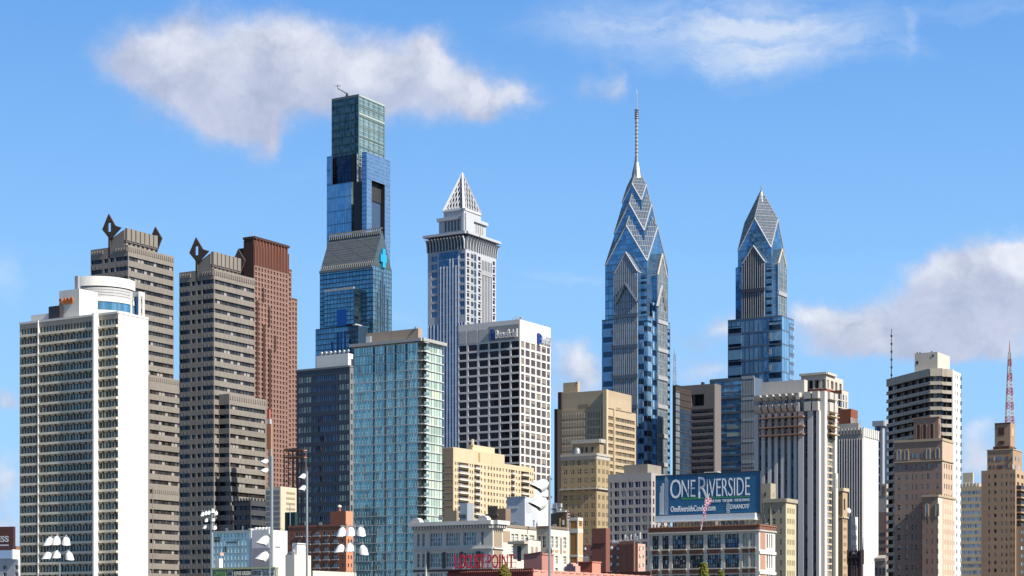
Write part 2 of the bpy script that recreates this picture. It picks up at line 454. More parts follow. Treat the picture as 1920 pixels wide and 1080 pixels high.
# curved white penthouse with louvres and a glass strip
def arc(mb, c, r, a0, a1, z0, z1, m, n=28, r2=None):
    for i in range(n):
        p = [radians(a0+(a1-a0)*(i+j)/n) for j in (0, 1)]
        P = [(c[0]+r*sin(q), c[1]-r*cos(q)) for q in p]; Q = [(c[0]+(r-.8)*sin(q), c[1]-(r-.8)*cos(q)) for q in p]
        mb.hexa([(*P[0], z0), (*P[1], z0), (*Q[1], z0), (*Q[0], z0), (*P[0], z1), (*P[1], z1), (*Q[1], z1), (*Q[0], z1)], m)
cD = 524; cc_ = (gx(190, cD+10), cD+10); rr = (256-190)/F*cD
zc = lambda y: zz(y, cD)
k = MB(); arc(k, cc_, rr, -26, 86, zc(535), zc(517), 0); arc(k, cc_, rr, -26, 86, zc(564), zc(556), 0); arc(k, cc_, rr, -26, 86, zt, zc(580), 0)
for i in range(4):
    arc(k, cc_, rr-.35, -26, 86, zc(541+i*5.2), zc(536.6+i*5.2), 1)
arc(k, cc_, rr-.9, -26, 86, zc(560), zc(533), 2)
k.prism([(cc_[0]+rr*.96*sin(radians(q)), cc_[1]-rr*.96*cos(radians(q))) for q in range(-26, 87, 6)]+[(cc_[0]-2, cc_[1]+4)], zc(534), zc(520), 0)
drum = t.part('curved_penthouse', k, [WHITE, wall(.55, .56, .58), DARKM])
k = MB(); arc(k, cc_, rr-.3, -26, 86, zc(580), zc(564), 0)
for q in range(-20, 86, 9):
    pass
t.part('window_band', k, [glass((.12, .28, .36), (.3, .5, .6), metal=.8)], parent=drum)
k = MB(); fv = V(247, 262, 269, B=gp(262, 508)); z1 = zc(566)
for q in (fv.A, fv.B, fv.C): k.prism([(q[0]-.3, q[1]-.3), (q[0]+.3, q[1]-.3), (q[0]+.3, q[1]+.3), (q[0]-.3, q[1]+.3)], zt, z1)
k.fb(fv.L, 0, fv.L.W, z1-1.2, z1, -.5, .1); k.fb(fv.R, 0, fv.R.W, z1-1.2, z1, -.5, .1); k.fq(fv.L, .4, fv.L.W-.4, zt, z1-1.2, -.6, 1)
t.part('roof_frame', k, [WHITE, G_BLUE])
t.done()

# ================================================================== twin concrete towers with diamond finials
CS1 = wall(.275, .25, .222, var=.14, streak=.14, joint=(2.6, 50, .14)); CS2 = wall(.035, .03, .032)
GC = glass((.010, .012, .018), (.05, .065, .09), metal=.5); GCR = glass((.02, .016, .015), (.10, .09, .085), metal=.35, c3=(.3, .27, .24))
def banded(t, mb, fr, z0, z1, rws, secs, gl, **kw):
    facade(t, mb, fr, z0, z1, secs, rws, None, None, rec=.7, **kw)
    for (a, b) in sorted(rws):
        if b > z1 or a < z0: continue
        for (p, q) in secs:
            k = MB(); n = max(1, int((q-p)/2.0))
            panes(k, fr, p, q, a, b, n, 1, -.68)
            bars(k, fr, p, q, a, b, n, 1, .18, 0, .2, 1, -.68)
            t.repeat('window_band', k, [gl, DARKM], (q-p)*(b-a))
def groove(mb, fr, u0, u1, rws, n, h=.4, dark=1):
    for (a, b), (a2, b2) in zip(rws[:-1], rws[1:]):
        for i in range(n):
            c = u0+(u1-u0)*(i+.5)/n; m = (b+a2)/2
            mb.fb(fr, c-.16, c+.16, m-(a2-b)*h, m+(a2-b)*h*.5, .0, .06, dark)
def merlons(mb, fr, u0, u1, z, n, w, h, d, m=0, frac=.5):
    for i in range(n):
        c = u0+(u1-u0)*(i+.5)/n; mb.fb(fr, c-w*frac, c+w*frac, z, z+h, -d, d*.3, m)
def center(xs, ys, D, label, lower):
    (xl, xm, xr) = xs
    v = V(xl, xm, xr, D); L, R = v.L, v.R
    t = bld('office_tower', label, v, 'twin concrete towers with diamond finials')
    ytop, yrow, pitch = ys
    zt = v.z(ytop); mb = MB(); mb.vol(v, 0, zt, 'KS')
    rL = rows(v, yrow, pitch, 8.0); 
    ua = [xl+(xm-xl)*f for f in (.012, .31, .36, .47, .52, .63, .67, .995)]
    sL = pxs(L, (ua[0], ua[1]), (ua[2], ua[3]), (ua[4], ua[5]), (ua[6], ua[7]))
    banded(t, mb, L, 0, zt, rL, sL, GC)
    banded(t, mb, R, 0, zt, rL, [(R.W*.015, R.W*.985)], GCR)
    groove(mb, R, 0, R.W, rL, 10, .3, 1); groove(mb, L, 0, L.W*.31, rL, 3, .3, 1); groove(mb, L, L.W*.67, L.W, rL, 3, .3, 1)
    # serrated parapet
    k = mb
    for fr, n in ((R, 22), (L, 14)):
        for i in range(n):
            c = fr.W*(i+.5)/n
            if fr is L and .36 < c/fr.W < .66: continue
            k.fb(fr, c-.32, c+.32, zt-2.6, zt-.9, 0, .35, 1)
    t.part('wall', mb, [CS1, wall(.27, .24, .22)])
    # raised crown along the middle of the roof, its near end cut on the slant under the first finial
    P = v.L.p(v.L.W*.48, 0)[:2]; c0 = v.L.p(v.L.W*.50, 0)[:2]; c1 = v.L.p(v.L.W*.87, 0)[:2]
    c0 = add(c0, DRv, .8); c1 = add(c1, DRv, .8); P = add(P, DRv, .3)
    e1 = along(c1, DRv, xm+(xr-xm)*.605); e0 = add(c0, DRv, math.dist(c1, e1))
    zb = zt-6; z1 = zz(ytop-28, c1[1]); zl = zz(ytop-10, c0[1])
    k = MB()
    k.quad(((*c0, zb), (*c1, zb), (*c1, z1), (*add(c0, sub(c1, c0), .93), z1), (*c0, zl)))
    k.quad(((*e0, zb), (*e1, zb), (*e1, z1), (*add(e0, sub(e1, e0), .93), z1), (*e0, zl)))
    k.quad(((*c0, zl), (*add(c0, sub(c1, c0), .93), z1), (*add(e0, sub(e1, e0), .93), z1), (*e0, zl))); k.quad(((*c0, zb), (*c0, zl), (*e0, zl), (*e0, zb)))
    cR = Fr(c1, e1); W = cR.W; k.fq(cR, 0, W, zb, z1); n = 7
    k.quad(((*c1, z1), (*e1, z1), (*add(e0, sub(e1, e0), .93), z1), (*add(c0, sub(c1, c0), .93), z1)))
    k.fb(cR, 0, W, z1-5.4, z1-4.4, 0, 1.1, 1)
    k.fb(cR, .3, W, z1-11.5, z1-6.2, 0, .06, 1)
    for i in range(n):
        c = W*(i+.5)/n
        k.fb(cR, c-W/n*.40, c+W/n*.40, z1-4.6, z1+.7, 0, 1.4, 0)
        k.fb(cR, c-W/n*.40, c+W/n*.05, z1-11.2, z1-5.2, 0, .7, 0)
    t.part('roof_crown', k, [CS1, wall(.13, .12, .12)])
    fin = wall(.10, .07, .055, var=.1)
    P2 = along(P, DRv, xm+(xr-xm)*.60)
    for (P_, sc) in ((P, 1.0), (P2, 1.0)):
        f = Fr(P_, add(P_, cR.n and v.L.u, 1)); s_ = v.D/F
        zc_ = zz(ytop-32, P[1])
        t0, th = -.3, .3
        def pt(x, y, d): return f.p(x*s_*1.3, zc_-y*s_, d)
        T_, Lf, Bt, Rt = (0, -26), (-12.5, 2), (3, 23), (13, -2)
        hl, hr, ht, hb = -1.5, 4.5, -9, 8
        k = MB()
        def poly(pl):
            i = len(k.v); nn_ = len(pl)
            k.v += [pt(x, y, th) for x, y in pl]+[pt(x, y, t0) for x, y in pl]
            k.f.append(tuple(range(i, i+nn_))); k.m.append(0); k.f.append(tuple(reversed(range(i+nn_, i+2*nn_)))); k.m.append(0)
            for j in range(nn_): k.f.append((i+j, i+nn_+j, i+nn_+(j+1) % nn_, i+(j+1) % nn_)); k.m.append(0)
        if P_ is P:
            poly([T_, (hl, ht), (hl, hb), Bt, Lf]); poly([T_, Rt, (24, 3), Bt, (hr, hb), (hr, ht)])
        else:
            poly([T_, (hl, ht), (hl, hb), Bt, Lf]); poly([T_, Rt, Bt, (hr, hb), (hr, ht)])
        poly([T_, (hr, ht), (hl, ht)]); poly([(hl, hb), (hr, hb), Bt])
        poly([(-.5, 12), (3, 20), (3, 58), (-.5, 58)])
        t.part('finial', k, fin)
    # lower shoulders
    for (pa, pb, pc, ytp) in lower:
        A2 = along(v.B, v.R.u, pa); B2 = along(A2, (-DLv[0], -DLv[1]), pb)
        lv = V(pa, pb, pc, B=B2); mb = MB(); z1 = lv.z(ytp); mb.vol(lv, 0, z1, 'KS')
        rr_ = [r for r in rL if r[1] < z1-2.2]
        banded(t, mb, lv.L, 0, z1, rr_, [(.2, lv.L.W-.05)], GC); banded(t, mb, lv.R, 0, z1, rr_, [(lv.R.W*.02, lv.R.W*.98)], GCR)
        groove(mb, lv.R, 0, lv.R.W, rr_, 8, .3, 1)
        k = mb
        for i in range(16):
            c = lv.R.W*(i+.5)/16; k.fb(lv.R, c-.3, c+.3, z1-2.3, z1-.8, 0, .3, 1)
        t.part('shoulder', mb, [CS1, wall(.27, .24, .22)])
    t.done()
center((170, 240, 326), (459, 479.5, 18.9), 820, 'left twin concrete tower with diamond finials, foot hidden by the white slab tower', [(272, 279.5, 342, 703), (278, 286, 347, 914)])
center((336, 401, 478), (503, 523, 18.1), 760, 'right twin concrete tower with diamond finials, beside the reddish granite tower', [(410, 430, 498.5, 738)])

# added dark block standing for the crenellated shadow on the right twin
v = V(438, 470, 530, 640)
t = bld('office_block', 'dark banded block standing for the crenellated shadow on the right twin tower foot', v)
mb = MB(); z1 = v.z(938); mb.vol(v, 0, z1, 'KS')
rr_ = rows(v, 948, 18, 8); SHADOW_DK = wall(.07, .075, .085)
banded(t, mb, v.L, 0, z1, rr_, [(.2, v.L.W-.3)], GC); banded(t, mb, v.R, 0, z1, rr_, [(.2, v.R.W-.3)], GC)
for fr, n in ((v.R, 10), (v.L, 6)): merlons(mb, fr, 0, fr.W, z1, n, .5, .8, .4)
t.part('wall', mb, SHADOW_DK); t.done()

# ================================================================== red granite tower
v = V(458, 477, 557, 950); L, R = v.L, v.R
t = bld('granite_tower', 'tall reddish granite tower with dark finned crown and stepped right edge', v)
RG = wall(.29, .18, .15, var=.14); RD = wall(.075, .04, .032, var=.15); GR = glass((.10, .045, .04), (.2, .10, .09), metal=.3, rough=.25)
steps = [(477, 485, 446, 0), (485, 540, 447, 0), (540, 547, 487, 0), (547, 557, 541, 0)]
mb = MB()
prev = v.B
segs = [(477, 540, 443), (540, 547, 487), (547, 557.5, 541)]
P = v.B
pit = 9.35
for i, (a, b, yt) in enumerate(segs):
    vv = V(458, a, b, B=P) if i == 0 else None
    if i == 0: A0 = vv.A
    Q = along(P, DRv, b)
    w_ = object.__new__(V); w_.D = v.D; off = (A0[0]-v.B[0], A0[1]-v.B[1])
    w_.B = P; w_.C = Q; w_.A = (P[0]+off[0], P[1]+off[1]); w_.E = (Q[0]+off[0], Q[1]+off[1]); w_.mk()
    zt = v.z(yt)
    mb.vol(w_, 0, zt, 'K' if i else 'KS')
    fr = w_.R
    nc = max(1, round((b-a)/5.6)); cols = even(0, fr.W, nc, .52)
    yw = max(yt+10, 500) if i == 0 else yt+8
    rws = rows(v, yw, pit, 6.0, ylast=905)
    facade(t, mb, fr, 0, v.z(yw-4), cols, rws, GR, RD, rec=.5)
    mb.fq(fr, 0, fr.W, v.z(yw-4), zt, 0, 1)
    if i == 0:
        mb.fq(w_.L, 0, w_.L.W, 0, zt, 0, 0); k = MB()
        for j in range(nc*2+1):
            c = fr.W*j/(nc*2); k.fb(fr, c-.22, c+.22, v.z(yw-4), v.z(yt+ (4 if j%2 else 16)), 0, .6)
        for j in range(7):
            c = w_.L.W*(j+.5)/7; k.fb(w_.L, c-.4, c+.4, v.z(700), v.z(yt+6), 0, .6, 1)
        k.fb(fr, -.5, fr.W+.5, zt-1.2, zt, -.5, .8, 1); k.fb(w_.L, -.3, w_.L.W, zt-1.2, zt, -.5, .8, 1)
        t.part('crown_fins', k, [wall(.28, .12, .09), RD])
    P = Q
# recessed dark slots that climb across the front
k = MB()
for (x0, x1, y0, y1) in ((480.5, 484, 562, 800), (492.5, 497, 605, 800), (503.5, 508, 648, 800), (492, 494.5, 535, 563), (503, 506, 570, 606), (514, 517, 621, 650)):
    k.fb(R, R.ux(x0), R.ux(x1), v.z(y1), v.z(y0), -1, .25)
t.part('slot', k, RD)
k = MB(); av = V(451.5, 458, 460, B=add(v.A, DRv, 3)); k.vol(av, 0, av.z(466)); t.part('side_bay', k, RD)
k = MB()
for x in (478, 483, 515): q = R.p(R.ux(x), 0, -3); k.tube((q[0], q[1], v.z(446)), (q[0], q[1], v.z(430 if x<500 else 440)), .15, .08, 5)
t.part('antenna', k, GREYM)
t.part('wall', mb, [RG, wall(.13, .055, .042)]); t.done()

# ================================================================== navy glass block
v = V(556, 656, 663, 720); L, R = v.L, v.R
t = bld('glass_office_block', 'dark navy glass block between the granite tower and the teal glass tower', v)
mb = MB(); zt = v.z(688); mb.vol(v, 0, zt, 'KS'); NV = wall(.035, .042, .068, rough=.35, spec=.6); NG = wall(.22, .235, .25)
rr_ = rows(v, 700, 19.0, 11)
GN = glass((.05, .06, .09), (.10, .13, .19), metal=.6); GN_REFL = glass((.10, .11, .12), (.42, .36, .27), metal=.5)  # second glass: gold reflections put into the pane colour of the outer bays
facade(t, mb, L, 0, zt, pxs(L, (558.5, 583), (587, 632), (635, 654)), rr_, None, None, rec=.3)
facade(t, mb, R, 0, zt, [(R.W*.3, R.W*.7)], rr_, G_DARK, DARKM, rec=.3, m=1)
for (a, b) in rr_:
    for (x0, x1, gm, n) in ((558.5, 583, GN_REFL, 5), (587, 632, GN, 11), (635, 654, GN_REFL, 4)):
        k = MB(); p, q = L.ux(x0), L.ux(x1); panes(k, L, p, q, a, b, n, 1, -.28); bars(k, L, p, q, a, b, n, 1, .2, 0, .15, 1, -.28)
        t.repeat('window_band', k, [gm, NV], (q-p)*(b-a))
mb.fb(L, 0, L.W, zt, zt+.7, -1, .2, 1); mb.fb(R, 0, R.W, zt, zt+.7, -1, .2, 1)
t.part('wall', mb, [NV, NG])
pv = V(593, 629, 662, B=add(add(v.B, v.L.u, -3), DRv, 3))
k = MB(); k.vol(pv, zt, pv.z(662)); k.fb(pv.R, 2, 4, zt+1, zt+4, 0, .1, 1); pe = t.part('penthouse', k, [WHITE, DARKM])
for i in range(7):
    k = MB(); q = pv.L.p(pv.L.W*(.1+.14*i), 0, -1.5); r = random.uniform(.5, .9)
    k.lathe((q[0], q[1], pv.z(662)), [(.3*r, 0), (.3*r, .6), (r, .8), (r*.8, 1.5), (.05, 1.8)], 10); t.part('roof_vent', k, STEEL, smooth=True)
t.done()
# ================================================================== glass tower with steep roof and blue cross
v = V(600, 699, 734, 1000); L, R = v.L, v.R
t = bld('glass_tower', 'blue glass tower with steep grey roof and a bright blue cross on its gable', v)
GB = glass((.07, .18, .27), (.13, .29, .41), metal=.6, wav=.01); MU = wall(.03, .06, .10, rough=.4); GG = wall(.10, .17, .22, rough=.35, metal=.3)
ze = v.z(497); mb = MB(); mb.vol(v, 0, ze, 'KS')
nz = 16; k = MB(); z0 = v.z(700)
panes(k, L, 0, L.W, z0, ze, 16, 24); bars(k, L, 0, L.W, z0, ze, 16, 24, .12, .5, .1, 1)
t.part('glass_facade', k, [GB, MU])
k = MB(); panes(k, R, 0, R.W, z0, ze, 14, 24); bars(k, R, 0, R.W, z0, ze, 7, 24, .2, .35, .12, 1)
GBR = glass((.13, .22, .27), (.20, .32, .38), metal=.7, wav=.01)
t.part('glass_facade', k, [GBR, wall(.06, .1, .12)])
mb.fq(L, 0, L.W, 0, z0, 0); mb.fq(R, 0, R.W, 0, z0, 0)
t.part('wall', mb, GG)
# gabled roof, ridge parallel to the left face
zr = zz(432, v.B[1]+v.R.u[1]*R.W/2)
mA = ((v.A[0]+v.E[0])/2, (v.A[1]+v.E[1])/2); mB_ = ((v.B[0]+v.C[0])/2, (v.B[1]+v.C[1])/2)
k = MB()
RF = wall(.17, .19, .20, rough=.4, metal=.2, joint=(4.5, 3.6, .35))
N = 14
for i in range(N):
    for j in range(20):
        def P(a, b):
            x = v.A[0]+(v.B[0]-v.A[0])*b/20; y = v.A[1]+(v.B[1]-v.A[1])*b/20
            ex = mA[0]-v.A[0]; ey = mA[1]-v.A[1]; f = a/N
            return (x+ex*f, y+ey*f, ze+(zr-ze)*f)
        k.quad((P(i+.07, j+.05), P(i+.07, j+.95), P(i+.93, j+.95), P(i+.93, j+.05)), 0)
k.quad(((*v.A, ze-.1), (*v.B, ze-.1), (*mB_, zr-.1), (*mA, zr-.1)), 1)
k.quad(((*v.E, ze), (*v.C, ze), (*mB_, zr), (*mA, zr)), 1)
k.quad(((*v.A, ze), (*mA, zr), (*v.E, ze)), 1)
roof = t.part('roof', k, [RF, wall(.08, .09, .1)])
k = MB(); k.quad(((*v.B, ze), (*v.C, ze), (*mB_, zr)), 0); t.part('gable', k, [wall(.12, .17, .19, rough=.35, metal=.3, joint=(3, 3.6, .3))])
k = MB(); k2 = MB()
for i in range(26):
    a = L.W*(i+.5)/26; q = L.p(a, ze, .3); h = 7.0
    fx = (mA[0]-v.A[0])*.13; fy = (mA[1]-v.A[1])*.13
    k.tube(q, (q[0]+fx, q[1]+fy, ze+(zr-ze)*.13), .28, .28, 4)
    g0 = (q[0]+(mA[0]-v.A[0])*.9, q[1]+(mA[1]-v.A[1])*.9, ze+(zr-ze)*.9); k2.tube(g0, (q[0]+(mA[0]-v.A[0])*.98, q[1]+(mA[1]-v.A[1])*.98, zr+1.2), .3, .3, 4)
k.fb(L, 0, L.W, ze-1.2, ze, -.5, .8)
t.part('eave_louvres', k, wall(.2, .22, .23)); k = k2
k.tube((*mA, zr+1.3), (*mB_, zr+1.3), .5, .5, 4)
t.part('ridge_louvres', k, wall(.2, .22, .23))
# blue cross
k = MB(); f = Fr(v.B, v.C); cu = f.W*.48; zc1, zc0 = v.z(462), v.z(497); zc_ = (zc0+zc1)/2; hw = 2.6; hh = (zc1-zc0)/2
k.fb(f, f.ux(714.5), f.ux(719.5), zc_-hh, zc_+hh, .1, 1.2); k.fb(f, f.ux(711.3), f.ux(722.3), zc_-hh*.42, zc_+hh*.42, .1, 1.05)
t.part('blue_cross', k, wall(.03, .42, .75, rough=.4, var=.03, streak=0))
k = MB()
for x, y in ((707, 545), (713, 523), (716.6, 507), (720.7, 526), (726.5, 552)):
    k = MB(); k.fb(R, R.ux(x-.75), R.ux(x+.75), v.z(622), v.z(y), -.5, .12); t.part('dark_slot', k, wall(.01, .03, .075))
# projecting bay
b1 = along(v.B, DLv, 676); bv = V(608, 675, 690, B=add(b1, DRv, -6)); zb1, zb0 = bv.z(541), bv.z(607)
k = MB(); panes(k, bv.L, 0, bv.L.W, zb0, zb1, 9, 8); bars(k, bv.L, 0, bv.L.W, zb0, zb1, 9, 8, .15, .4, .1, 1)
panes(k, bv.R, 0, bv.R.W, zb0, zb1, 3, 8, 0, 2); bars(k, bv.R, 0, bv.R.W, zb0, zb1, 3, 8, .15, .3, .1, 1)
k.quad([(*P_, zb1) for P_ in (bv.A, bv.B, bv.C, bv.E)], 3); k.fb(bv.L, 0, bv.L.W, zb1-.2, zb1+1, -.5, .3, 3); k.fb(bv.R, 0, bv.R.W, zb0-2.5, zb0, -1, 1, 3)
k.fb(bv.L, bv.L.ux(632), bv.L.ux(649), bv.z(609), bv.z(578), -.1, .3, 4)
t.part('projecting_bay', k, [GB, MU, glass((.01, .02, .03), (.05, .09, .11), metal=.6), wall(.5, .55, .58), glass((.02, .07, .2), (.03, .11, .28), metal=.9)])
b2 = V(592, 690, 720, B=add(along(v.B, DLv, 690), DRv, -9)); zb = b2.z(610)
k = MB(); k.vol(b2, 0, zb, 'RKS', 1); n0 = b2.z(690)
panes(k, b2.L, 0, b2.L.W, n0, zb, 16, 8); bars(k, b2.L, 0, b2.L.W, n0, zb, 16, 8, .12, .4, .1, 1); k.fq(b2.L, 0, b2.L.W, 0, n0, 0, 1)
t.part('lower_block', k, [GB, MU])
k = MB()
for x, y, y1 in ((623, 636, 662), (633.5, 619, 664), (640, 619, 664), (647, 618, 665), (657, 634, 665)):
    u = b2.L.ux(x); k = MB(); k.fb(b2.L, u-.6, u+.6, b2.z(y1), b2.z(y), -.5, .15); t.part('dark_slot', k, glass((.01, .03, .10), (.015, .05, .14), metal=.6))
t.done()

# ================================================================== tallest tower with translucent glass box top
v = V(621, 672, 723, 1230); L, R = v.L, v.R
t = bld('skyscraper', 'tallest glass skyscraper with a translucent box crown and tall dark notch', v)
GD = glass((.010, .022, .05), (.03, .055, .10), metal=.75, wav=.01); GBL = glass((.13, .27, .40), (.21, .37, .51), metal=.9, wav=.012)
GRR = glass((.26, .38, .47), (.36, .50, .60), metal=.9, wav=.02)
zt = v.z(178); zs = v.z(288)
cv = V(622.5, 669, 720, B=add(v.B, DRv, .3)); 
k = MB()
GTA = glass((.03, .06, .075), (.09, .16, .18), metal=.75, wav=.02); GTB = glass((.16, .26, .26), (.30, .42, .40), metal=.6, wav=.02, rough=.15)
panes(k, cv.L, 0, cv.L.W, zs-8, zt, 12, 18, 0, 0); panes(k, cv.R, 0, cv.R.W, zs-8, zt, 10, 18, 0, 1)
bars(k, cv.L, 0, cv.L.W, zs-8, zt, 9, 9, .35, .35, .2, 2); bars(k, cv.R, 0, cv.R.W, zs-8, zt, 5, 7, 1.0, 1.0, .3, 3); bars(k, cv.R, 0, cv.R.W, zs-8, zt, 10, 18, .25, .3, .2, 4)
k.vol(cv, zs-8, zt, 'KS', 2); k.fb(cv.L, 0, cv.L.W, zt-1, zt+.6, -.5, .3, 3)
for z_ in (zt-.1, zt-12): k.fb(cv.R, 0, cv.R.W, z_-.6, z_+.6, 0, .5, 4)
t.part('glass_crown', k, [GTA, GTB, wall(.05, .09, .10), wall(.14, .2, .21), wall(.42, .5, .5)])
k = MB(); zl = v.z(440)
k.vol(v, 0, zs, 'KS', 1); panes(k, L, 0, L.W, zl-70, zs, 16, 44); panes(k, R, 0, R.W, zl-70, zs, 10, 44)
bars(k, L, 0, L.W, zl-70, zs, 8, 22, .12, .3, .1, 1); k.fq(L, 0, L.W, 0, zl-70, 0, 1); k.fq(R, 0, R.W, 0, zl-70, 0, 1)
t.part('core', k, [GD, wall(.02, .03, .05)])
def slab(v_, zt_, m_, cols_, name='glass_slab', side='R', sm=None):
    k = MB(); k.vol(v_, 0, zt_, 'KS', 2); z0 = v.z(520)
    n = int((zt_-z0)/4.4)
    for c_, nu in (('L', cols_[0]), ('R', cols_[1])):
        fr = getattr(v_, c_); mm = 0 if c_ == 'L' else 1
        panes(k, fr, 0, fr.W, z0, zt_, nu, n, 0, mm); bars(k, fr, 0, fr.W, z0, zt_, nu, n//2, .1, .28, .1, 2); k.fq(fr, 0, fr.W, 0, z0, 0, 2)
    return k
# left slabs: a narrow tall one and a wide lower one
sv = V(613, 621.8, 623, B=gp(621.8, along(v.B, DLv, 621.5)[1]-4)); t.part('glass_slab', slab(sv, sv.z(293), GBL, (3, 1)), [GBL, GRR, wall(.06, .12, .22)])
sv = V(613, 659, 662, B=gp(659, along(v.B, DLv, 659)[1]-6)); t.part('glass_slab', slab(sv, sv.z(341), GBL, (14, 2)), [GBL, glass((.05, .1, .08), (.3, .34, .25), metal=.4), wall(.06, .12, .22)])
# corner slot, paler panes with a few lit-looking cladding panels
k = MB(); sl = V(660, 672.5, 679, B=add(v.B, DRv, -2)); k.vol(sl, 0, sl.z(287), 'KS', 1); z0 = v.z(520)
panes(k, sl.L, 0, sl.L.W, z0, sl.z(341), 3, 34, 0, 0); panes(k, sl.R, 0, sl.R.W, z0, sl.z(287), 2, 40, 0, 2); k.fq(sl.L, 0, sl.L.W, sl.z(341), sl.z(287), 0, 1)
bars(k, sl.R, 0, sl.R.W, z0, sl.z(287), 2, 20, .3, .4, .1, 1)
t.part('corner_glazing', k, [glass((.01, .02, .03), (.12, .16, .14), metal=.4, c3=(.35, .36, .28)), wall(.015, .025, .045), glass((.08, .1, .11), (.3, .33, .32), metal=.5)])
# right slab with the big notch
rv = V(679, 687.5, 731.5, 1188); zr_ = rv.z(285)
k = MB(); k.vol(rv, 0, zr_, 'KS', 2); z0 = rv.z(520); n = 56
panes(k, rv.L, 0, rv.L.W, z0, zr_, 3, n, 0, 0); bars(k, rv.L, 0, rv.L.W, z0, zr_, 3, n//2, .12, .25, .1, 2); k.fq(rv.L, 0, rv.L.W, 0, z0, 0, 2)
u0, u1 = rv.R.ux(696.5), rv.R.ux(721.5); zn = rv.z(334)
def pan(a, b, c, d, nu, nz): panes(k, rv.R, a, b, c, d, nu, nz, 0, 1); bars(k, rv.R, a, b, c, d, nu, max(1, nz//2), .1, .22, .1, 3)
pan(0, u0, z0, zn, 3, 46); pan(u1, rv.R.W, z0, zn, 3, 46); pan(0, rv.R.W, zn, zr_, 12, 14)
k.fq(rv.R, 0, rv.R.W, 0, z0, 0, 2)
for a in (u0, u1): k.quad((rv.R.p(a, z0, 0), rv.R.p(a, zn, 0), rv.R.p(a, zn, -14), rv.R.p(a, z0, -14)), 4)
k.quad((rv.R.p(u0, zn, 0), rv.R.p(u1, zn, 0), rv.R.p(u1, zn, -14), rv.R.p(u0, zn, -14)), 4)
k.fq(rv.R, u0, u1, zn-12, zn, -3, 4)
panes(k, rv.R, u0, u1, z0, zn-12, 6, 30, -5, 5); bars(k, rv.R, u0, u1, z0, zn-12, 3, 30, .5, .8, .4, 6, -5)
t.part('glass_slab', k, [GBL, GRR, wall(.05, .10, .2), wall(.3, .38, .5), DARKM, glass((.06, .07, .07), (.3, .3, .28), metal=.25, rough=.3, c3=(.5, .5, .44)), wall(.1, .11, .11)], 'pale glass slab with a tall dark notch')
k = MB(); q = cv.L.p(cv.L.W*.45, 0, -2)
k.tube((q[0], q[1], zt), (q[0]+1, q[1], zt+3.5), .9, .6, 6); k.tube((q[0]+1, q[1], zt+3), (q[0]-5, q[1], zt+6.5), .35, .25, 5); k.tube((q[0]-5, q[1], zt+6), (q[0]-5.4, q[1], zt+9), .3, .2, 5)
k.tube((q[0]-7, q[1], zt+8.2), (q[0]-3.4, q[1], zt+8.4), .2, .2, 5); k.tube((q[0]+1, q[1], zt+3), (q[0]+1.4, q[1], zt+1), .5, .5, 5)
t.part('roof_crane', k, DARKM); t.done()

# ================================================================== white tower with pyramid top
v = V(802, 873, 930, 1150); L, R = v.L, v.R
t = bld('skyscraper', 'white tower with flared cornice and a lattice pyramid top', v)
WS = wall(.52, .55, .61, var=.06, streak=.06); GM = glass((.035, .075, .13), (.08, .15, .24), metal=.85); GMR = glass((.01, .012, .02), (.05, .06, .08), metal=.5)
zt = v.z(452); zlow = v.z(870); pt_ = 15.0
# left face
mb = MB(); mb.vol(v, 0, zt, 'KS')
rw = rows(v, 474, pt_, 10, ylast=640)
facade(t, mb, L, v.z(600), zt, pxs(L, (809, 820), (862, 871)), rw, GM, WS, rec=.5, nm=2)
mb.fq(L, 0, L.W, 0, v.z(600), -.01)
k = MB(); u0, u1 = L.ux(822.5), L.ux(859.5); panes(k, L, u0, u1, zlow, v.z(468), 10, 54, .15); t.part('glass_facade', k, GM)
k = MB(); a0, a1 = L.ux(804), L.W-.5; panes(k, L, a0, u0-.3, zlow, v.z(604), 4, 34, .12); panes(k, L, u1+.3, a1, zlow, v.z(604), 4, 34, .12); t.part('glass_facade', k, GM)
k = MB()
for i, x in enumerate((826.5, 832.5, 838.5, 844, 849.5, 855)):
    u = L.ux(x); k.fb(L, u-.26, u+.26, zlow, v.z(482 if i in (3, 4) else 495), .1, .5)
for x in (803, 808, 814, 821, 861, 866, 872): u = L.ux(x); k.fb(L, u-.24, u+.24, zlow, v.z(604), .1, .45)
bars(k, L, u0, u1, zlow, v.z(468), 1, 27, .4, .22, .2)
t.part('facade_fins', k, wall(.62, .66, .74))
# right face with a recessed corner strip
rR = rows(v, 473, pt_, 7.5, ylast=880)
facade(t, mb, R, 0, zt, pxs(R, (875.5, 880), (883, 887.5), (889, 892), (896.5, 901), (924, 928)), rR, GMR, WS, rec=.6)
t.part('wall', mb, WS)
k = MB(); z5 = v.z(488)
for i in range(7):
    a = R.ux(903.5+i*2.85); k.fb(R, a, a+1.15*(R.W/57), zlow, v.z(478), .02, .12, 0); 
for a, b in ((903, 922.5),): k.fb(R, R.ux(a), R.ux(b), v.z(506), v.z(497), .1, .3, 1)
k.fb(R, R.ux(882.2), R.ux(894), zlow, v.z(470), .01, .05, 1)
for z_ in rR:
    k.fb(R, R.ux(883), R.ux(887.5), z_[0], z_[1], .06, .12, 0); k.fb(R, R.ux(889), R.ux(892.5), z_[0]-1, z_[1]+.5, .06, .12, 2)
    for a in (875.5, 897, 924): k.fb(R, R.ux(a), R.ux(a+4.5), z_[0]-1.9, z_[0]-1.0, .02, .1, 0)
t.part('facade_panels', k, [DARKM, wall(.4, .42, .45), GM])
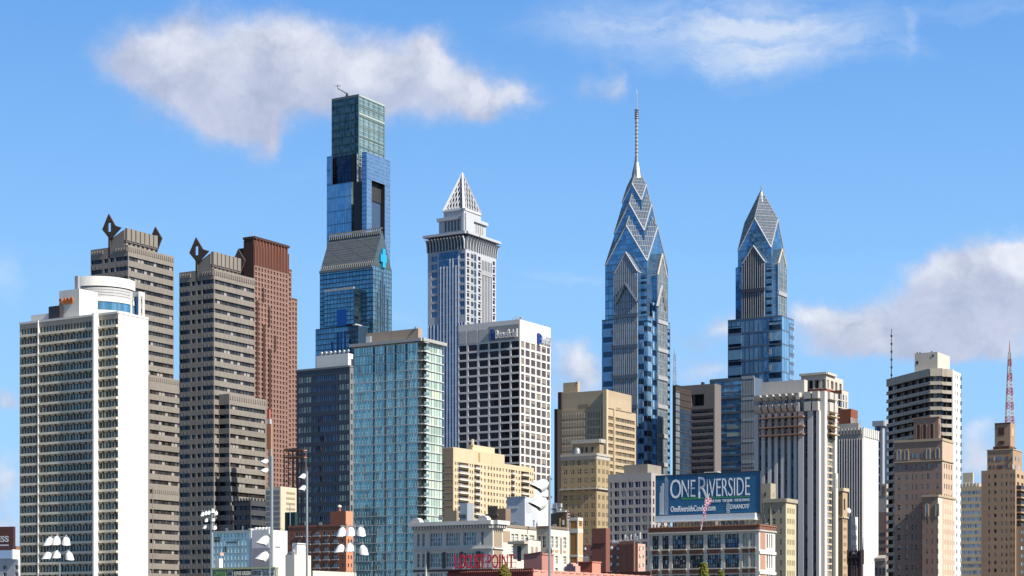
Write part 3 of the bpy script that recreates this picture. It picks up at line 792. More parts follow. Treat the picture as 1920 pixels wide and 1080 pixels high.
# flared cornice
k = MB(); zc0, zc1 = v.z(466), v.z(434)
def flare(fr, n, a0=0, a1=1):
    W = fr.W
    for i in range(n+1):
        c = W*(a0+(a1-a0)*i/n)
        pr = [(0, 0), (.35, .1), (.65, .45), (.85, 1.1), (1, 2.4)]
        for (h0, d0), (h1, d1) in zip(pr[:-1], pr[1:]):
            za, zb_ = zc0+(zc1-3-zc0)*h0, zc0+(zc1-3-zc0)*h1
            k.hexa([fr.p(c-.33, za, d0+.8), fr.p(c+.33, za, d0+.8), fr.p(c+.33, za, -.3), fr.p(c-.33, za, -.3),
                    fr.p(c-.33, zb_, d1+.8), fr.p(c+.33, zb_, d1+.8), fr.p(c+.33, zb_, -.3), fr.p(c-.33, zb_, -.3)], 0)
    k.fb(fr, W*a0-2, W*a1+2, zc1-1.5, zc1, -1, 2.7, 0)
flare(L, 12, 0, .97); flare(R, 3, .02, .3); flare(R, 9, .38, 1)
k.vol(v, zc0, zc1, 'LRKS', 1)
t.part('cornice', k, [WS, wall(.05, .06, .08)])
s2 = V(823, 876, 911, B=add(add(v.B, v.L.u, -3.5), DRv, 4)); z2 = s2.z(404)
k = MB(); k.vol(s2, zc1-1, z2, 'LRKS', 0)
for a in (834, 840, 846, 852, 858): k.fb(s2.L, s2.L.ux(a), s2.L.ux(a+3.4), s2.z(430), s2.z(411), -.2, .1, 1)
for a in (892, 896, 900, 904): k.fb(s2.R, s2.R.ux(a), s2.R.ux(a+1.9), s2.z(432), s2.z(413), -.2, .1, 2)
k.fb(s2.L, -1, s2.L.W+1, z2-2, z2, -.5, 1.2, 0); k.fb(s2.R, -1, s2.R.W+1, z2-2, z2, -.5, 1.2, 0)
k.fb(s2.L, s2.L.ux(868), s2.L.W+.8, zc1, z2+1.5, -2, 1.8, 0); k.fb(s2.R, -.8, s2.R.ux(884), zc1, z2+1.5, -2, 1.8, 0)
t.part('upper_tier', k, [WS, wall(.12, .16, .2), wall(.3, .3, .3)])
s3 = V(832, 876, 902, B=add(add(s2.B, v.L.u, -1.5), DRv, 2)); z3 = s3.z(392)
k = MB(); k.vol(s3, z2-1, z3, 'LRKS', 0); t.part('pyramid_base', k, [WS])
cx_, cy_ = (s3.A[0]+s3.C[0])/2, (s3.A[1]+s3.C[1])/2; za = zz(325, cy_)
k = MB(); AP = (cx_, cy_, za)
for (P_, Q_) in ((s3.A, s3.B), (s3.B, s3.C), (s3.C, s3.E), (s3.E, s3.A)):
    def bl(a, h):  # a 0..1 along the base, h 0..1 up
        x = P_[0]+(Q_[0]-P_[0])*a; y = P_[1]+(Q_[1]-P_[1])*a
        return (x+(cx_-x)*h, y+(cy_-y)*h, z3+(za-z3)*h)
    k.quad((bl(0, 0), bl(1, 0), AP), 1)
    k.tube(bl(0, 0), AP, 1.3, .8, 4, 0)
    k.tube(bl(0, .01), bl(1, .01), .9, .9, 4, 0)
    n = 7
    for i in range(1, n+1):
        f = i/n
        # diagonals running parallel to both slanting edges
        b0 = bl(0, 0)
        k.tube(bl(f, 0), tuple(b0[j]+(AP[j]-b0[j])*f for j in range(3)), .33, .33, 4, 0)
        k.tube(bl(1-f, 0), tuple(bl(1, 0)[j]+(AP[j]-bl(1, 0)[j])*f for j in range(3)), .33, .33, 4, 0)
t.part('pyramid', k, [wall(.64, .66, .70), wall(.04, .05, .07)]); t.done()

# ================================================================== teal glass residential tower
v = V(663, 790, 829, 650); L, R = v.L, v.R
t = bld('residential_tower', 'teal glass apartment tower with pale floor lines and balconies stacked on its corner', v)
GTL = glass((.20, .37, .39), (.42, .60, .58), metal=.45, wav=.02, bias=.5); GTR = glass((.30, .36, .28), (.55, .62, .5), metal=.35, wav=.03, c3=(.5, .54, .42))
SL = wall(.62, .65, .65, var=.05)
zt = v.z(640); pit = 17.05; n = 28
mb = MB(); mb.vol(v, 0, zt, 'KS'); zb = v.z(640+pit*n)
secs = [(664, 700.5), (702, 722), (723.5, 741), (742.5, 761.5), (763, 789)]
mb.fq(L, 0, L.W, 0, zb, 0); mb.fq(R, 0, R.W, 0, zb, 0)
for i in range(n):
    z1 = v.z(640+pit*i+2.0); z0 = v.z(640+pit*(i+1))
    for (x0, x1) in secs:
        k = MB(); p, q = L.ux(x0), L.ux(x1); nu = max(4, int((x1-x0)/4.6))
        # irregular pane widths
        cut = [p]+sorted(p+(q-p)*(j+random.uniform(-.25, .25))/nu for j in range(1, nu))+[q]
        for a, b in zip(cut[:-1], cut[1:]):
            k.fq(L, a, b, z0, z1, 0, 0); k.fb(L, a-.05, a+.05, z0, z1, 0, .1, 1)
        k.fb(L, p, q, z0+.8, z0+.88, 0, .06, 1)
        if random.random() < .25: a = random.uniform(p, q-1.5); k.fb(L, a, a+1.2, z0+.2, z1-.3, .01, .03, 2)
        t.repeat('window_band', k, [GTL, wall(.3, .44, .48), wall(.6, .65, .62)], (q-p))
    k = MB(); p, q = R.ux(799), R.W; nu = 6
    for j in range(nu):
        a, b = p+(q-p)*j/nu, p+(q-p)*(j+1)/nu
        k.fq(R, a, b, z0, z1, 0, 0); k.fb(R, a-.06, a+.06, z0, z1, 0, .1, 1)
    t.repeat('window_band', k, [GTR, wall(.15, .17, .14)], 3)
    k = MB(); k.fb(L, -.2, L.W+.25, z1, z1+.27, -1, .2); k.fb(R, 0, R.W+.6, z1, z1+.3, -1, .4); t.repeat('floor_slab', k, [SL], 5)
    k = MB(); a, b = R.ux(790.5), R.ux(799)
    k.fq(R, 0, b, z0, z1, -1.6, 0)
    for aa in (0, b): k.quad((R.p(aa, z0, 0), R.p(aa, z1, 0), R.p(aa, z1, -1.6), R.p(aa, z0, -1.6)), 0)
    k.fb(R, .1, b, z1, z1+.35, -1.6, 1.3, 1); k.fb(R, .1, b, z0+.35, z0+1.3, 1.15, 1.22, 2)
    t.repeat('balcony', k, [wall(.22, .24, .22), SL, glass((.1, .14, .14), (.2, .25, .25), metal=.4)], 4)
k = MB()
for x in (701.2, 722.7, 741.7, 762.2): u = L.ux(x); k.fb(L, u-.35, u+.35, 0, zt, .0, .16)
t.part('mullion', k, wall(.1, .12, .13))
k = MB(); k.fb(L, -1, L.W+.8, zt, zt+1.1, -4, 1.5); k.fb(R, -.8, R.W+1, zt, zt+1.1, -4, 1.5); t.part('roof_overhang', k, wall(.42, .43, .43))
t.part('wall', mb, SL)
pv = V(687, 766, 792, B=add(add(v.B, v.L.u, -4), DRv, 4)); k = MB(); k.vol(pv, zt, pv.z(615.5)); k.fb(pv.L, 0, pv.L.ux(696), zt, pv.z(622), 0, .3, 1)
for i in range(5): 
    q = pv.R.p(pv.R.W*.2*i, 0, -1); k.tube((q[0], q[1], pv.z(616)), (q[0], q[1], pv.z(612)), .5, .4, 6, 2)
t.part('penthouse', k, [wall(.42, .34, .27, joint=(4, 30, .12)), SL, STEEL]); t.done()

# ================================================================== white grid office block with rooftop name
v = V(859, 974.7, 1032.5, 850); L, R = v.L, v.R
t = bld('office_tower', 'white gridded office tower with blue emblem and pale name letters on its top band', v)
WB = wall(.74, .73, .71, var=.05, streak=.06); GBN = glass((.012, .008, .012), (.045, .03, .035), metal=.35); GBR2 = glass((.06, .045, .042), (.13, .10, .095), metal=.3, rough=.2)
zt = v.z(598.5); mb = MB(); mb.vol(v, 0, zt, 'KS')
rL = rows(v, 638.5, 15.4, 11.7, ylast=915)
cL = pxs(L, (860.3, 874.7), (878, 894.6), (898, 915), (918, 935), (938.2, 955.4), (958.4, 973.3)); cR = pxs(R, (977, 983), (985.2, 993.3), (995.7, 1003.7), (1006, 1013.7), (1015.6, 1023.7), (1025.6, 1031))
kw = dict(blind=0)
facade(t, mb, L, 0, zt, cL, rL, GBN, wall(.04, .03, .03), rec=.4, nm=4, blind=.06, bmat=wall(.12, .1, .1))
facade(t, mb, R, 0, zt, cR, rL, GBR2, wall(.1, .08, .07), rec=.3, nm=2, blind=.25, bmat=wall(.32, .28, .24))
k = MB(); 
for x0, x1 in ((861, 875), (878.5, 895), (898, 914.5)): k.fb(L, L.ux(x0), L.ux(x1), v.z(635), v.z(611), -.1, .12, 0)
k.fb(L, L.ux(916), L.ux(973.5), v.z(635), v.z(607), -.1, .12, 1)
t.part('header_panel', k, [wall(.5, .5, .5), wall(.33, .34, .35)])
t.part('wall', mb, WB)
for (fr, x0, x1, xt, y0, y1, dm) in ((L, 921, 928.5, 930.5, 633, 613, WHITE), (R, 1006.5, 1012, 1013.5, 635, 616, wall(.5, .55, .62))):
    k = MB(); zA, zB = v.z(y0), v.z(y1); h = zB-zA; a, b = fr.ux(x0), fr.ux(x1)
    # blue emblem: an upright bar with two stacked bows
    k.fb(fr, a, a+(b-a)*.35, zA, zB, .3, .9, 0)
    for j in (0, 1):
        for s0, s1, w0 in ((.0, .1, 1), (.1, .38, 1), (.38, .46, 1)):
            if s0 == .1: k.fb(fr, a+(b-a)*.75, b, zA+h*(.5*j+s0), zA+h*(.5*j+s1), .3, .9, 0)
            else: k.fb(fr, a+(b-a)*.3, a+(b-a)*.9, zA+h*(.5*j+s0), zA+h*(.5*j+s1), .3, .9, 0)
    t.part('emblem', k, wall(.02, .07, .38, var=.02, streak=0))
    k = MB(); text_mesh(k, 'Beneficial', fr, fr.ux(xt), fr.ux(971 if fr is L else 1031.3), zA+h*.08, zB-h*.12, .3, 0, .6, .018)
    t.part('name_sign', k, dm)
k = MB()
for x, h in ((975, 8), (979, 5), (958, 6), (1010, 3), (1015, 4), (1030, 6)):
    fr = L if x < 975 else R; k = MB(); q = fr.p(fr.ux(x), 0, -2); k.tube((q[0], q[1], zt), (q[0], q[1], zt+h*.24), .5 if x > 1008 else .25, .2, 5); t.part('roof_antenna', k, GREYM)
k = MB(); k.lathe((*L.p(L.W-1, 0, -3)[:2], zt), [(.8, 0), (.8, 1.4), (.2, 1.6)], 8)
t.part('roof_vent', k, GREYM); t.done()

# ================================================================== cream apartment slab
v = V(829, 849.6, 1001, 560); L, R = v.L, v.R
t = bld('apartment_slab', 'pale yellow apartment slab with recessed balcony stacks and a stepped roof', v)
YE = wall(.68, .56, .38, var=.08, joint=(30, 2.0, .06)); YD = wall(.17, .12, .08); 
hi = object.__new__(V); hi.D = v.D; q = along(v.B, DRv, 946); hi.A = v.A; hi.B = v.B; hi.C = q; hi.E = (q[0]+v.A[0]-v.B[0], q[1]+v.A[1]-v.B[1]); hi.mk()
zt = v.z(838); zl = zz(848, v.D)
mb = MB(); mb.vol(hi, 0, zt, 'LKS'); rw = rows(v, 865, 12.4, 6.2); zmid = v.z(862)
lowz = v.z(858)
xs = [(853, 855), (856.5, 858), (880.5, 883), (885, 887), (901.5, 904), (908, 910.5), (914.5, 917.5), (920, 922.5), (925.5, 928), (931, 933.5), (936.5, 939), (942, 944.5), (948.5, 951), (954, 956.5), (967, 969.5), (972.5, 975), (994, 996), (998, 999.5)]
full = Fr(v.B, v.C)
bal = [(859, 878.5), (889, 900), (957.8, 965), (977, 992)]
facade(t, mb, full, 0, lowz, pxs(full, *(xs+bal)), rw, None, None, rec=.35)
for i_, (a, b) in enumerate(rw):
    for (x0, x1) in xs: window(t, full, full.ux(x0), full.ux(x1), a, b, -.35, G_DARK, WHITE, nm=1, blind=.35)
    for (x0, x1) in bal:
        p, q = full.ux(x0), full.ux(x1); k = MB(); k.fq(full, p, q, a, b, -.33, 0); k.fq(full, p+.3, (p+q)/2, a, b-.2, -.25, 3)
        k.fb(full, p, q, a-.5, a-.25, -.3, .75, 1); k.fb(full, p+.05, q-.05, a-.25, a+.15, .68, .75, 2); t.repeat('balcony', k, [YD, WHITE, wall(.5, .48, .44), G_DARK], 8)
mb.fq(full, 0, full.ux(946), lowz, zt, 0); mb.fq(full, full.ux(946), full.W, lowz, lowz+.4, 0)
lo = object.__new__(V); lo.D = v.D; lo.B = q_ = along(v.B, DRv, 946); lo.C = v.C; off = sub(v.A, v.B); lo.A = (q_[0]+off[0], q_[1]+off[1]); lo.E = (v.C[0]+off[0], v.C[1]+off[1]); lo.mk()
mb.vol(lo, 0, lowz+.4, 'K')
t.part('wall', mb, YE)
k = MB()
for (a, b) in rw: k.fb(L, 0, L.W, a-.5, a-.3, 0, .08, 0); k.fb(L, L.W*.05, L.W*.16, a, b-.3, -.1, .05, 1)
t.part('floor_line', k, [wall(.5, .42, .3), DARKM])
mL = MB(); mL.fb(L, 0, L.W, 0, zt-.3, -.1, .03); t.part('shaded_side_wall', mL, wall(.36, .28, .19))  # left face in a darker copy of the cream: shade put into the colour
pv = V(886, 893, 919, B=add(along(v.B, DRv, 893), DLv, 3)); k = MB(); k.vol(pv, zt-6, pv.z(834)); k.tube((*pv.A, pv.z(836)), (*pv.A, pv.z(824)), .5, .4, 6); t.part('lift_house', k, YE)
k = MB(); u = full.ux(897); k.fb(full, u, full.ux(900), lowz, zt-.6, 0, .1); t.part('wall_seam', k, wall(.45, .3, .12)); t.done()
# ================================================================== twin blue glass towers with helm roofs
LG = glass((.08, .18, .29), (.17, .32, .46), metal=.78, wav=.012)
LG2 = glass((.09, .20, .33), (.20, .36, .50), metal=.4, wav=.012)
LGD = glass((.02, .04, .07), (.045, .08, .13), metal=.8)
LGP = glass((.14, .22, .30), (.27, .37, .46), metal=.75, wav=.02)
LBand = wall(.14, .18, .24, rough=.4, metal=.2); LPale = wall(.40, .43, .47, rough=.45); LWhite = wall(.42, .44, .47, rough=.4)
LGREY = glass((.10, .13, .16), (.20, .25, .30), metal=.6, rough=.2)
def helm(k, v_, ze, zg, m_roof, m_wall, m_bar, z0=None, nb=7, trim=.6, notrim=False):
    """rhombic helm roof: four rhombi between the corner eaves, the gable peaks and the centre"""
    ctr = ((v_.A[0]+v_.C[0])/2, (v_.A[1]+v_.C[1])/2, 2*zg-ze)
    cs = [v_.A, v_.B, v_.C, v_.E]; gs = [((p[0]+q[0])/2, (p[1]+q[1])/2, zg) for p, q in zip(cs, cs[1:]+cs[:1])]
    from mathutils import Vector as Ve
    for i in range(4):
        c = Ve((*cs[i], ze)); g1 = Ve(gs[i]); g0 = Ve(gs[i-1]); top = Ve(ctr)
        # fields of the rhombus
        for a in range(nb):
            for b in range(nb):
                P = lambda s_, t_: tuple(c+(g0-c)*s_+(g1-c)*t_)
                # the rhombus is cut by level lines s+t = const and by plumb lines s-t = const: subdivide edge-wise
                k.quad((P(a/nb, b/nb), P((a+1)/nb, b/nb), P((a+1)/nb, (b+1)/nb), P(a/nb, (b+1)/nb)), m_roof)
        nrm = (g0-c).cross(g1-c).normalized()
        if nrm.z < 0: nrm = -nrm
        for j in range(1, 2*nb):
            s_ = j/nb
            p0 = (min(1, s_), max(0, s_-1)); p1 = (max(0, s_-1), min(1, s_))
            q0 = c+(g0-c)*p0[0]+(g1-c)*p0[1]+nrm*.15; q1 = c+(g0-c)*p1[0]+(g1-c)*p1[1]+nrm*.15
            k.tube(tuple(q0), tuple(q1), .24 if j % 2 else .14, None, 4, m_bar)
        for j in range(-nb+1, nb):
            s_ = j/nb
            q0 = c+(g0-c)*max(0, s_)+(g1-c)*max(0, -s_)+nrm*.15; q1 = c+(g0-c)*min(1, 1+s_)+(g1-c)*min(1, 1-s_)+nrm*.15
            k.tube(tuple(q0), tuple(q1), .12, None, 4, m_bar)
        for a_, b_ in ((c, g0), (c, g1), (g0, top), (g1, top)):
            k.tube(tuple(a_), tuple(b_), trim, None, 5, m_bar+1)
        # gable wall from corner i to corner i+1
        n_ = cs[(i+1) % 4]
        ca, cb, pk = Ve((*cs[i], ze)), Ve((*n_, ze)), Ve(gs[i]); ng = 8
        for j in range(ng):
            f0, f1 = j/ng, (j+1)/ng
            a0_, b0_, a1_, b1_ = ca.lerp(pk, f0), cb.lerp(pk, f0), ca.lerp(pk, f1), cb.lerp(pk, f1)
            for q_ in range(4):
                k.quad((tuple(a0_.lerp(b0_, q_/4)), tuple(a0_.lerp(b0_, (q_+1)/4)), tuple(a1_.lerp(b1_, (q_+1)/4)), tuple(a1_.lerp(b1_, q_/4))), m_wall)
            if j: k.tube(tuple(a0_), tuple(b0_), .12, None, 4, 4)
    return ctr
def shaft(k, v_, z0, z1, pitch, mg=0, mb_=1, nL=10, nR=6):
    n = max(1, int((z1-z0)/pitch))
    for fr, nu in ((v_.L, nL), (v_.R, nR)):
        panes(k, fr, 0, fr.W, z0, z1, nu, n, 0, mg); bars(k, fr, 0, fr.W, z0, z1, nu, n, .1, .35 if pitch < 5 else .7, .1, mb_)
    k.vol(v_, z0, z1, 'KS', mb_)
def bay(t, v_, side, px0, px1, ytop_e, yapex, yb0, proud, depth, nfin, bandys, mats, name='bay'):
    """a projecting bay with fins, grey bands and a gabled prism roof"""
    fr0 = getattr(v_, side); fr = fr0.off(proud)
    u0, u1 = fr.ux(px0), fr.ux(px1); z = v_.z
    k = MB(); ze, za, z0 = z(ytop_e), z(yapex), z(yb0); um = (u0+u1)/2
    m = int((ze-z0)/3.9)
    panes(k, fr, u0, u1, z0, ze, nfin, m, 0, 0)
    # gable field
    k.quad((fr.p(u0, ze), fr.p(u1, ze), fr.p(um, za)), 0)
    for s_, u in ((0, u0), (1, u1)):
        panes(k, Fr(fr.p(u, 0, -depth)[:2], fr.p(u, 0, 0)[:2]) if s_ == 0 else Fr(fr.p(u, 0, 0)[:2], fr.p(u, 0, -depth)[:2]), 0, depth, z0, ze, 3, m, 0, 2)
    # roof planes
    for uu in (u0, u1):
        for i in range(8):
            for j in range(4):
                def P(a, b): return fr.p(uu+(um-uu)*a, ze+(za-ze)*a, -depth*b)
                k.quad((P(i/8, j/4), P((i+1)/8, j/4), P((i+1)/8, (j+1)/4), P(i/8, (j+1)/4)), 3)
        for i in range(9): k.tube(P(i/8, 0), P(i/8, 1), .18 if i else .4, None, 4, 4)
        for j in range(0, 9, 2): k.tube(P(0, j/8), P(1, j/8), .12, None, 4, 4)
        k.tube(fr.p(uu, ze, .2), fr.p(um, za, .2), .5, None, 5, 5)
    # fins up to the gable
    for i in range(nfin+1):
        a = i/nfin; u = u0+(u1-u0)*a; zt_ = ze+(za-ze)*(1-abs(2*a-1))-1
        k.fb(fr, u-.14, u+.14, z0, zt_, 0, .4, 1)
    zz_ = z0
    while zz_ < ze: k.fb(fr, u0, u1, zz_, zz_+.3, 0, .15, 6); zz_ += 3.9
    for y in bandys: k.fb(fr, u0-.3, u1+.3, z(y+5), z(y-2), -.1, .75, 6)
    return t.part(name, k, mats)
def steps(k, fr, u0, u1, z0, z1, pitch, m_g, m_d, m_w, flip=0):
    k = MB()
    """stacked corner windows: alternating blue glass and dark strips with pale end blocks"""
    i = 0; z_ = z0
    while z_ < z1:
        h = pitch; c = min(z1, z_+h)
        k.fb(fr, u0, u1, z_, z_+(c-z_)*.5, -.1, .3, m_g); k.fb(fr, u0, u1, z_+(c-z_)*.62, c, -.1, .12, m_d); k.fb(fr, u0, u1, z_+(c-z_)*.5, z_+(c-z_)*.62, -.1, .2, m_g)
        if m_w is not None:
            e = (u1-u0)*.22; k.fb(fr, (u1-e if not flip else u0), (u1 if not flip else u0+e), z_+(c-z_)*.12, z_+(c-z_)*.5, 0, .42, m_w)
        z_ += h
    t.part('corner_band', k, [LG2, LGD, LPale, LBand])

v = V(1129, 1214, 1256, 1000)
t = bld('skyscraper', 'blue glass skyscraper with chevron tiers tapering to a long thin antenna spire', v, 'blue glass towers with pointed chevron crowns')
# shaft, two widths
zs = v.z(593); z0 = v.z(905)
k = MB(); shaft(k, v, z0, zs, 3.9*2, 0, 1, 14, 8)
mb = MB(); mb.fq(v.L, 0, v.L.W, 0, z0); mb.fq(v.R, 0, v.R.W, 0, z0); mb.vol(v, 0, z0, 'KS'); t.part('base', mb, LBand)
t.part('shaft', k, [LG2, LBand])
up = V(1135, 1213, 1252, 1003); zu = up.z(500)
k = MB(); shaft(k, up, zs-1, up.z(489), 3.9, 0, 1, 12, 7); t.part('shaft', k, [LG, LBand])
# corner strips of the shaft
SH = t; ph = 3.9*2.05
for (x0, x1, pr) in ((1131, 1149, 0), (1197, 1207, 0)): steps(k, v.L, v.L.ux(x0), v.L.ux(x1), z0, v.z(600), ph, 0, 1, 2)
steps(k, v.L, v.L.ux(1208), v.L.W, z0+ph*.5, v.z(600), ph, 0, 1, 2, 0)
steps(k, v.R, 0.1, v.R.ux(1221), z0+ph*.5, v.z(600), ph, 0, 1, 2, 0); steps(k, v.R, v.R.ux(1223), v.R.ux(1231), z0, v.z(560), ph, 0, 1, 2, 1)
steps(k, v.R, v.R.ux(1251), v.R.W, z0, v.z(605), ph*.5, 0, 1, 2, 1)
steps(k, up.L, up.L.ux(1197), up.L.W-.3, v.z(595), up.z(520), ph*.5, 0, 1, None)
steps(k, up.R, up.R.ux(1226), up.R.ux(1232), v.z(595), up.z(520), ph*.5, 0, 1, None)
LMid = wall(.48, .50, .53, rough=.45)
bm = [LGREY, LMid, LG, LGP, LPale, LPale, LBand]
bay(t, v, 'L', 1151.5, 1195, 508, 470, 905, 1.8, 15, 11, (588, 646, 703, 760, 817, 872), bm)
bmR = [glass((.16, .22, .26), (.36, .44, .48), metal=.6, rough=.15), LPale, LG, LGP, LPale, wall(.6, .55, .48), LWhite]
bay(t, v, 'R', 1232.5, 1250, 511, 468, 905, 1.8, 15, 6, (597, 650, 703, 757, 812, 866), bmR)
# inner gable outline on both bays
k = MB(); f = v.L.off(2.5); a, b = f.ux(1152), f.ux(1195); m_ = (a+b)/2
for p, q in (((a, 566), (m_, 530)), ((b, 566), (m_, 530))): k.tube(f.p(p[0], v.z(p[1])), f.p(q[0], v.z(q[1])), .9, None, 4, 0)
t.part('gable_outline', k, [LBand])
k = MB(); f = v.R.off(2.5); a, b = f.ux(1232.5), f.ux(1250); m_ = (a+b)/2
for p, q in (((a, 572), (m_, 530)), ((b, 572), (m_, 530))): k.tube(f.p(p[0], v.z(p[1])), f.p(q[0], v.z(q[1])), .9, None, 4, 0)
t.part('gable_outline', k, [LWhite])
# helm tiers: (A,B,C px at D, eave y at B, gable y)
LBar = wall(.40, .42, .44, rough=.4)
hm = [LGP, LG, LBar, LPale, LBand]
def nested(frac, Bpx, D):
    pass
ctrx = ((up.A[0]+up.C[0])/2, (up.A[1]+up.C[1])/2)
def scaled(v_, s):
    o = object.__new__(V)
    for n_ in 'ABCE':
        P = getattr(v_, n_); setattr(o, n_, (ctrx[0]+(P[0]-ctrx[0])*s, ctrx[1]+(P[1]-ctrx[1])*s))
    o.D = o.B[1]; o.mk(); return o
prev_z = zu
for (s_, ye, yg) in ((1.0, 489, 423), (.715, 432, 381), (.455, 375, 344.5)):
    w_ = scaled(up, s_); ze, zg = w_.z(ye), zz(yg, (w_.A[1]+w_.B[1])/2)
    k = MB()
    n = max(2, int((ze-prev_z+26)/3.9)); zb = ze-3.9*n if s_ < 1 else zs+30
    zb = max(zb, zs+25)
    if s_ < 1: shaft(k, w_, zb, ze, 3.9, 1, 4, 8, 5)
    c = helm(k, w_, ze, zg, 0, 1, 2, nb=7 if s_ > .5 else 5, trim=.42)
    t.part('crown_tier', k, hm); prev_z = ze
k = MB(); cx_, cy_ = c[0], c[1]; zA = zz(335, cy_); Z = lambda y: zz(y, cy_)
k.lathe((cx_, cy_, 0), [(3.0, Z(336)), (2.2, Z(320)), (1.2, Z(305)), (.95, Z(293))], 8, 0)
t.part('spire_cone', k, [wall(.22, .28, .34, rough=.4, metal=.3)])
k = MB()
k.lathe((cx_, cy_, 0), [(.75, Z(294)), (.7, Z(238)), (.85, Z(225)), (.8, Z(212)), (.3, Z(208)), (.25, Z(175)), (.05, Z(166))], 8, 0)
for y in range(230, 294, 7):
    k.lathe((cx_, cy_, 0), [(.7, Z(y+1)), (.98, Z(y+1)), (.98, Z(y-.6)), (.7, Z(y-.6))], 8, 1)
for y in range(206, 226, 4): k.lathe((cx_, cy_, 0), [(.4, Z(y+.6)), (1.25, Z(y+.6)), (1.25, Z(y-.6)), (.4, Z(y-.6))], 8, 1)
t.part('antenna_spire', k, [STEEL, wall(.25, .27, .3)]); t.done()

v = V(1365, 1466, 1488, 1060)
t = bld('skyscraper', 'blue glass skyscraper with a diamond faceted pointed crown and short spire behind the billboard', v, 'blue glass towers with pointed chevron crowns')
zs = v.z(592); z0 = v.z(905)
k = MB(); shaft(k, v, z0, zs, 7.6, 0, 1, 12, 5); t.part('shaft', k, [LG2, LBand])
mb = MB(); mb.fq(v.L, 0, v.L.W, 0, z0); mb.fq(v.R, 0, v.R.W, 0, z0); mb.vol(v, 0, z0, 'KS'); t.part('base', mb, LBand)
up = V(1379.5, 1447.5, 1475, 1068); ctrx = ((up.A[0]+up.C[0])/2, (up.A[1]+up.C[1])/2)
k = MB(); shaft(k, up, zs-1, up.z(495), 4.0, 0, 1, 12, 7); t.part('shaft', k, [LG, LBand])
k = None
steps(k, v.L, v.L.ux(1366), v.L.ux(1390), z0, v.z(604), 9, 0, 1, None); steps(k, v.L, v.L.ux(1442), v.L.W-.4, z0, v.z(600), 9, 0, 1, 2, 1)
steps(k, v.R, v.R.W*.6, v.R.W-.2, z0, v.z(600), 5, 0, 3, 2)
steps(k, up.L, up.L.ux(1437), up.L.W-.3, zs, up.z(500), 4, 0, 1, None)
bmL = [glass((.03, .04, .05), (.09, .11, .12), metal=.6, rough=.2), LMid, LG, LGP, LPale, LPale, wall(.07, .08, .11)]
bay(t, up, 'L', 1391.7, 1433, 490, 458, 905, 1.8, 13, 10, (541, 596, 652, 708, 762, 818, 870), bmL)
bay(t, up, 'R', 1458.5, 1474, 492, 461, 592, 1.5, 13, 5, (545,), bmR)
w_ = scaled(up, .91); ze = w_.z(464); zg = zz(409, (w_.A[1]+w_.B[1])/2)
k = MB(); shaft(k, w_, zs+30, ze, 4.0, 1, 4, 8, 5); c = helm(k, w_, ze, zg, 0, 1, 2, nb=10, trim=.42); t.part('crown', k, [LGP, LG, LBar, LPale, LBand])
k = MB(); Z = lambda y: zz(y, c[1])
k.lathe((c[0], c[1], 0), [(3.2, Z(381)), (1.5, Z(368)), (.8, Z(360)), (.35, Z(357)), (.25, Z(350)), (.05, Z(345))], 8); t.part('spire', k, wall(.24, .30, .36, rough=.4, metal=.3))
# lower wing in front
wv = V(1331, 1414, 1430, 1030); zw = wv.z(707)
k = MB(); z0 = wv.z(905); n = 15
for (x0, x1, nu, m_) in ((1331, 1346, 3, 2), (1346, 1391, 8, 0), (1391, 1414, 8, 3)):
    panes(k, wv.L, wv.L.ux(x0), wv.L.ux(x1), z0, zw, nu, n*2, 0, m_)
bars(k, wv.L, 0, wv.L.ux(1391), z0, zw, 1, 15, 0, 1.0, .12, 1); bars(k, wv.L, wv.L.ux(1391), wv.L.W, z0, zw, 8, 5, .55, 1.6, .4, 4)
for y in (709, 742, 770, 822, 850, 876): k.fb(wv.L, 0, wv.L.W, wv.z(y+3), wv.z(y-1), 0, .4, 1)
for y in (797, 811, 826): k.fb(wv.L, wv.L.ux(1363), wv.L.ux(1390), wv.z(y+5), wv.z(y-2), .05, .2, 5)
k.vol(wv, 0, zw, 'KSR', 1); k.fq(wv.L, 0, wv.L.W, 0, z0, 0, 1)
t.part('lower_wing', k, [LG2, LBand, glass((.16, .34, .5), (.26, .46, .62), metal=.9), LGREY, LPale, glass((.3, .36, .33), (.42, .47, .42), metal=.4)]); t.done()

# ================================================================== dark office between the blue towers
v = V(1262, 1340, 1352, 1010); L = v.L
t = bld('office_block', 'brown banded office block with square dark opening, between the two blue towers', v)
BR = wall(.19, .17, .165, var=.08); zt = v.z(719); mb = MB(); mb.vol(v, 0, zt, 'RKS')
rw = rows(v, 765.5, 12.5, 7.5, ylast=905)
facade(t, mb, L, 0, v.z(761), pxs(L, (1296, 1337)), rw, None, None, rec=.8)
for (a, b) in rw:
    k = MB(); p, q = L.ux(1296), L.ux(1337); panes(k, L, p, q, a, b, 14, 1, -.75)
    for i in range(15): u = p+(q-p)*i/14; k.fb(L, u-.3, u+.3, a+(b-a)*.45, b, -.75, -.3, 1)
    t.repeat('window_band', k, [GC, BR], q-p)
facade(t, mb, L, v.z(761), zt, pxs(L, (1296.5, 1320)), [(v.z(759), v.z(737))], None, None, rec=3)
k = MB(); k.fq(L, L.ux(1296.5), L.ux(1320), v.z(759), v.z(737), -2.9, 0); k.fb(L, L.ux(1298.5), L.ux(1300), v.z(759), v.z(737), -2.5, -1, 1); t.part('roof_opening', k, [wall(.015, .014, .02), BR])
t.part('wall', mb, BR)
dv = V(1262, 1267, 1296, B=add(along(v.B, DLv, 1267), L.n, 14)); 
dv = V(1261, 1267, 1296, 985); zd = dv.z(722)
k = MB(); k.vol(dv, 0, zd, 'LKS', 1); panes(k, dv.R, 0, dv.R.W, dv.z(905), dv.z(765), 7, 12, 0, 0); panes(k, dv.R, 0, dv.R.W*.25, dv.z(905), zd-3, 2, 14, .05, 2)
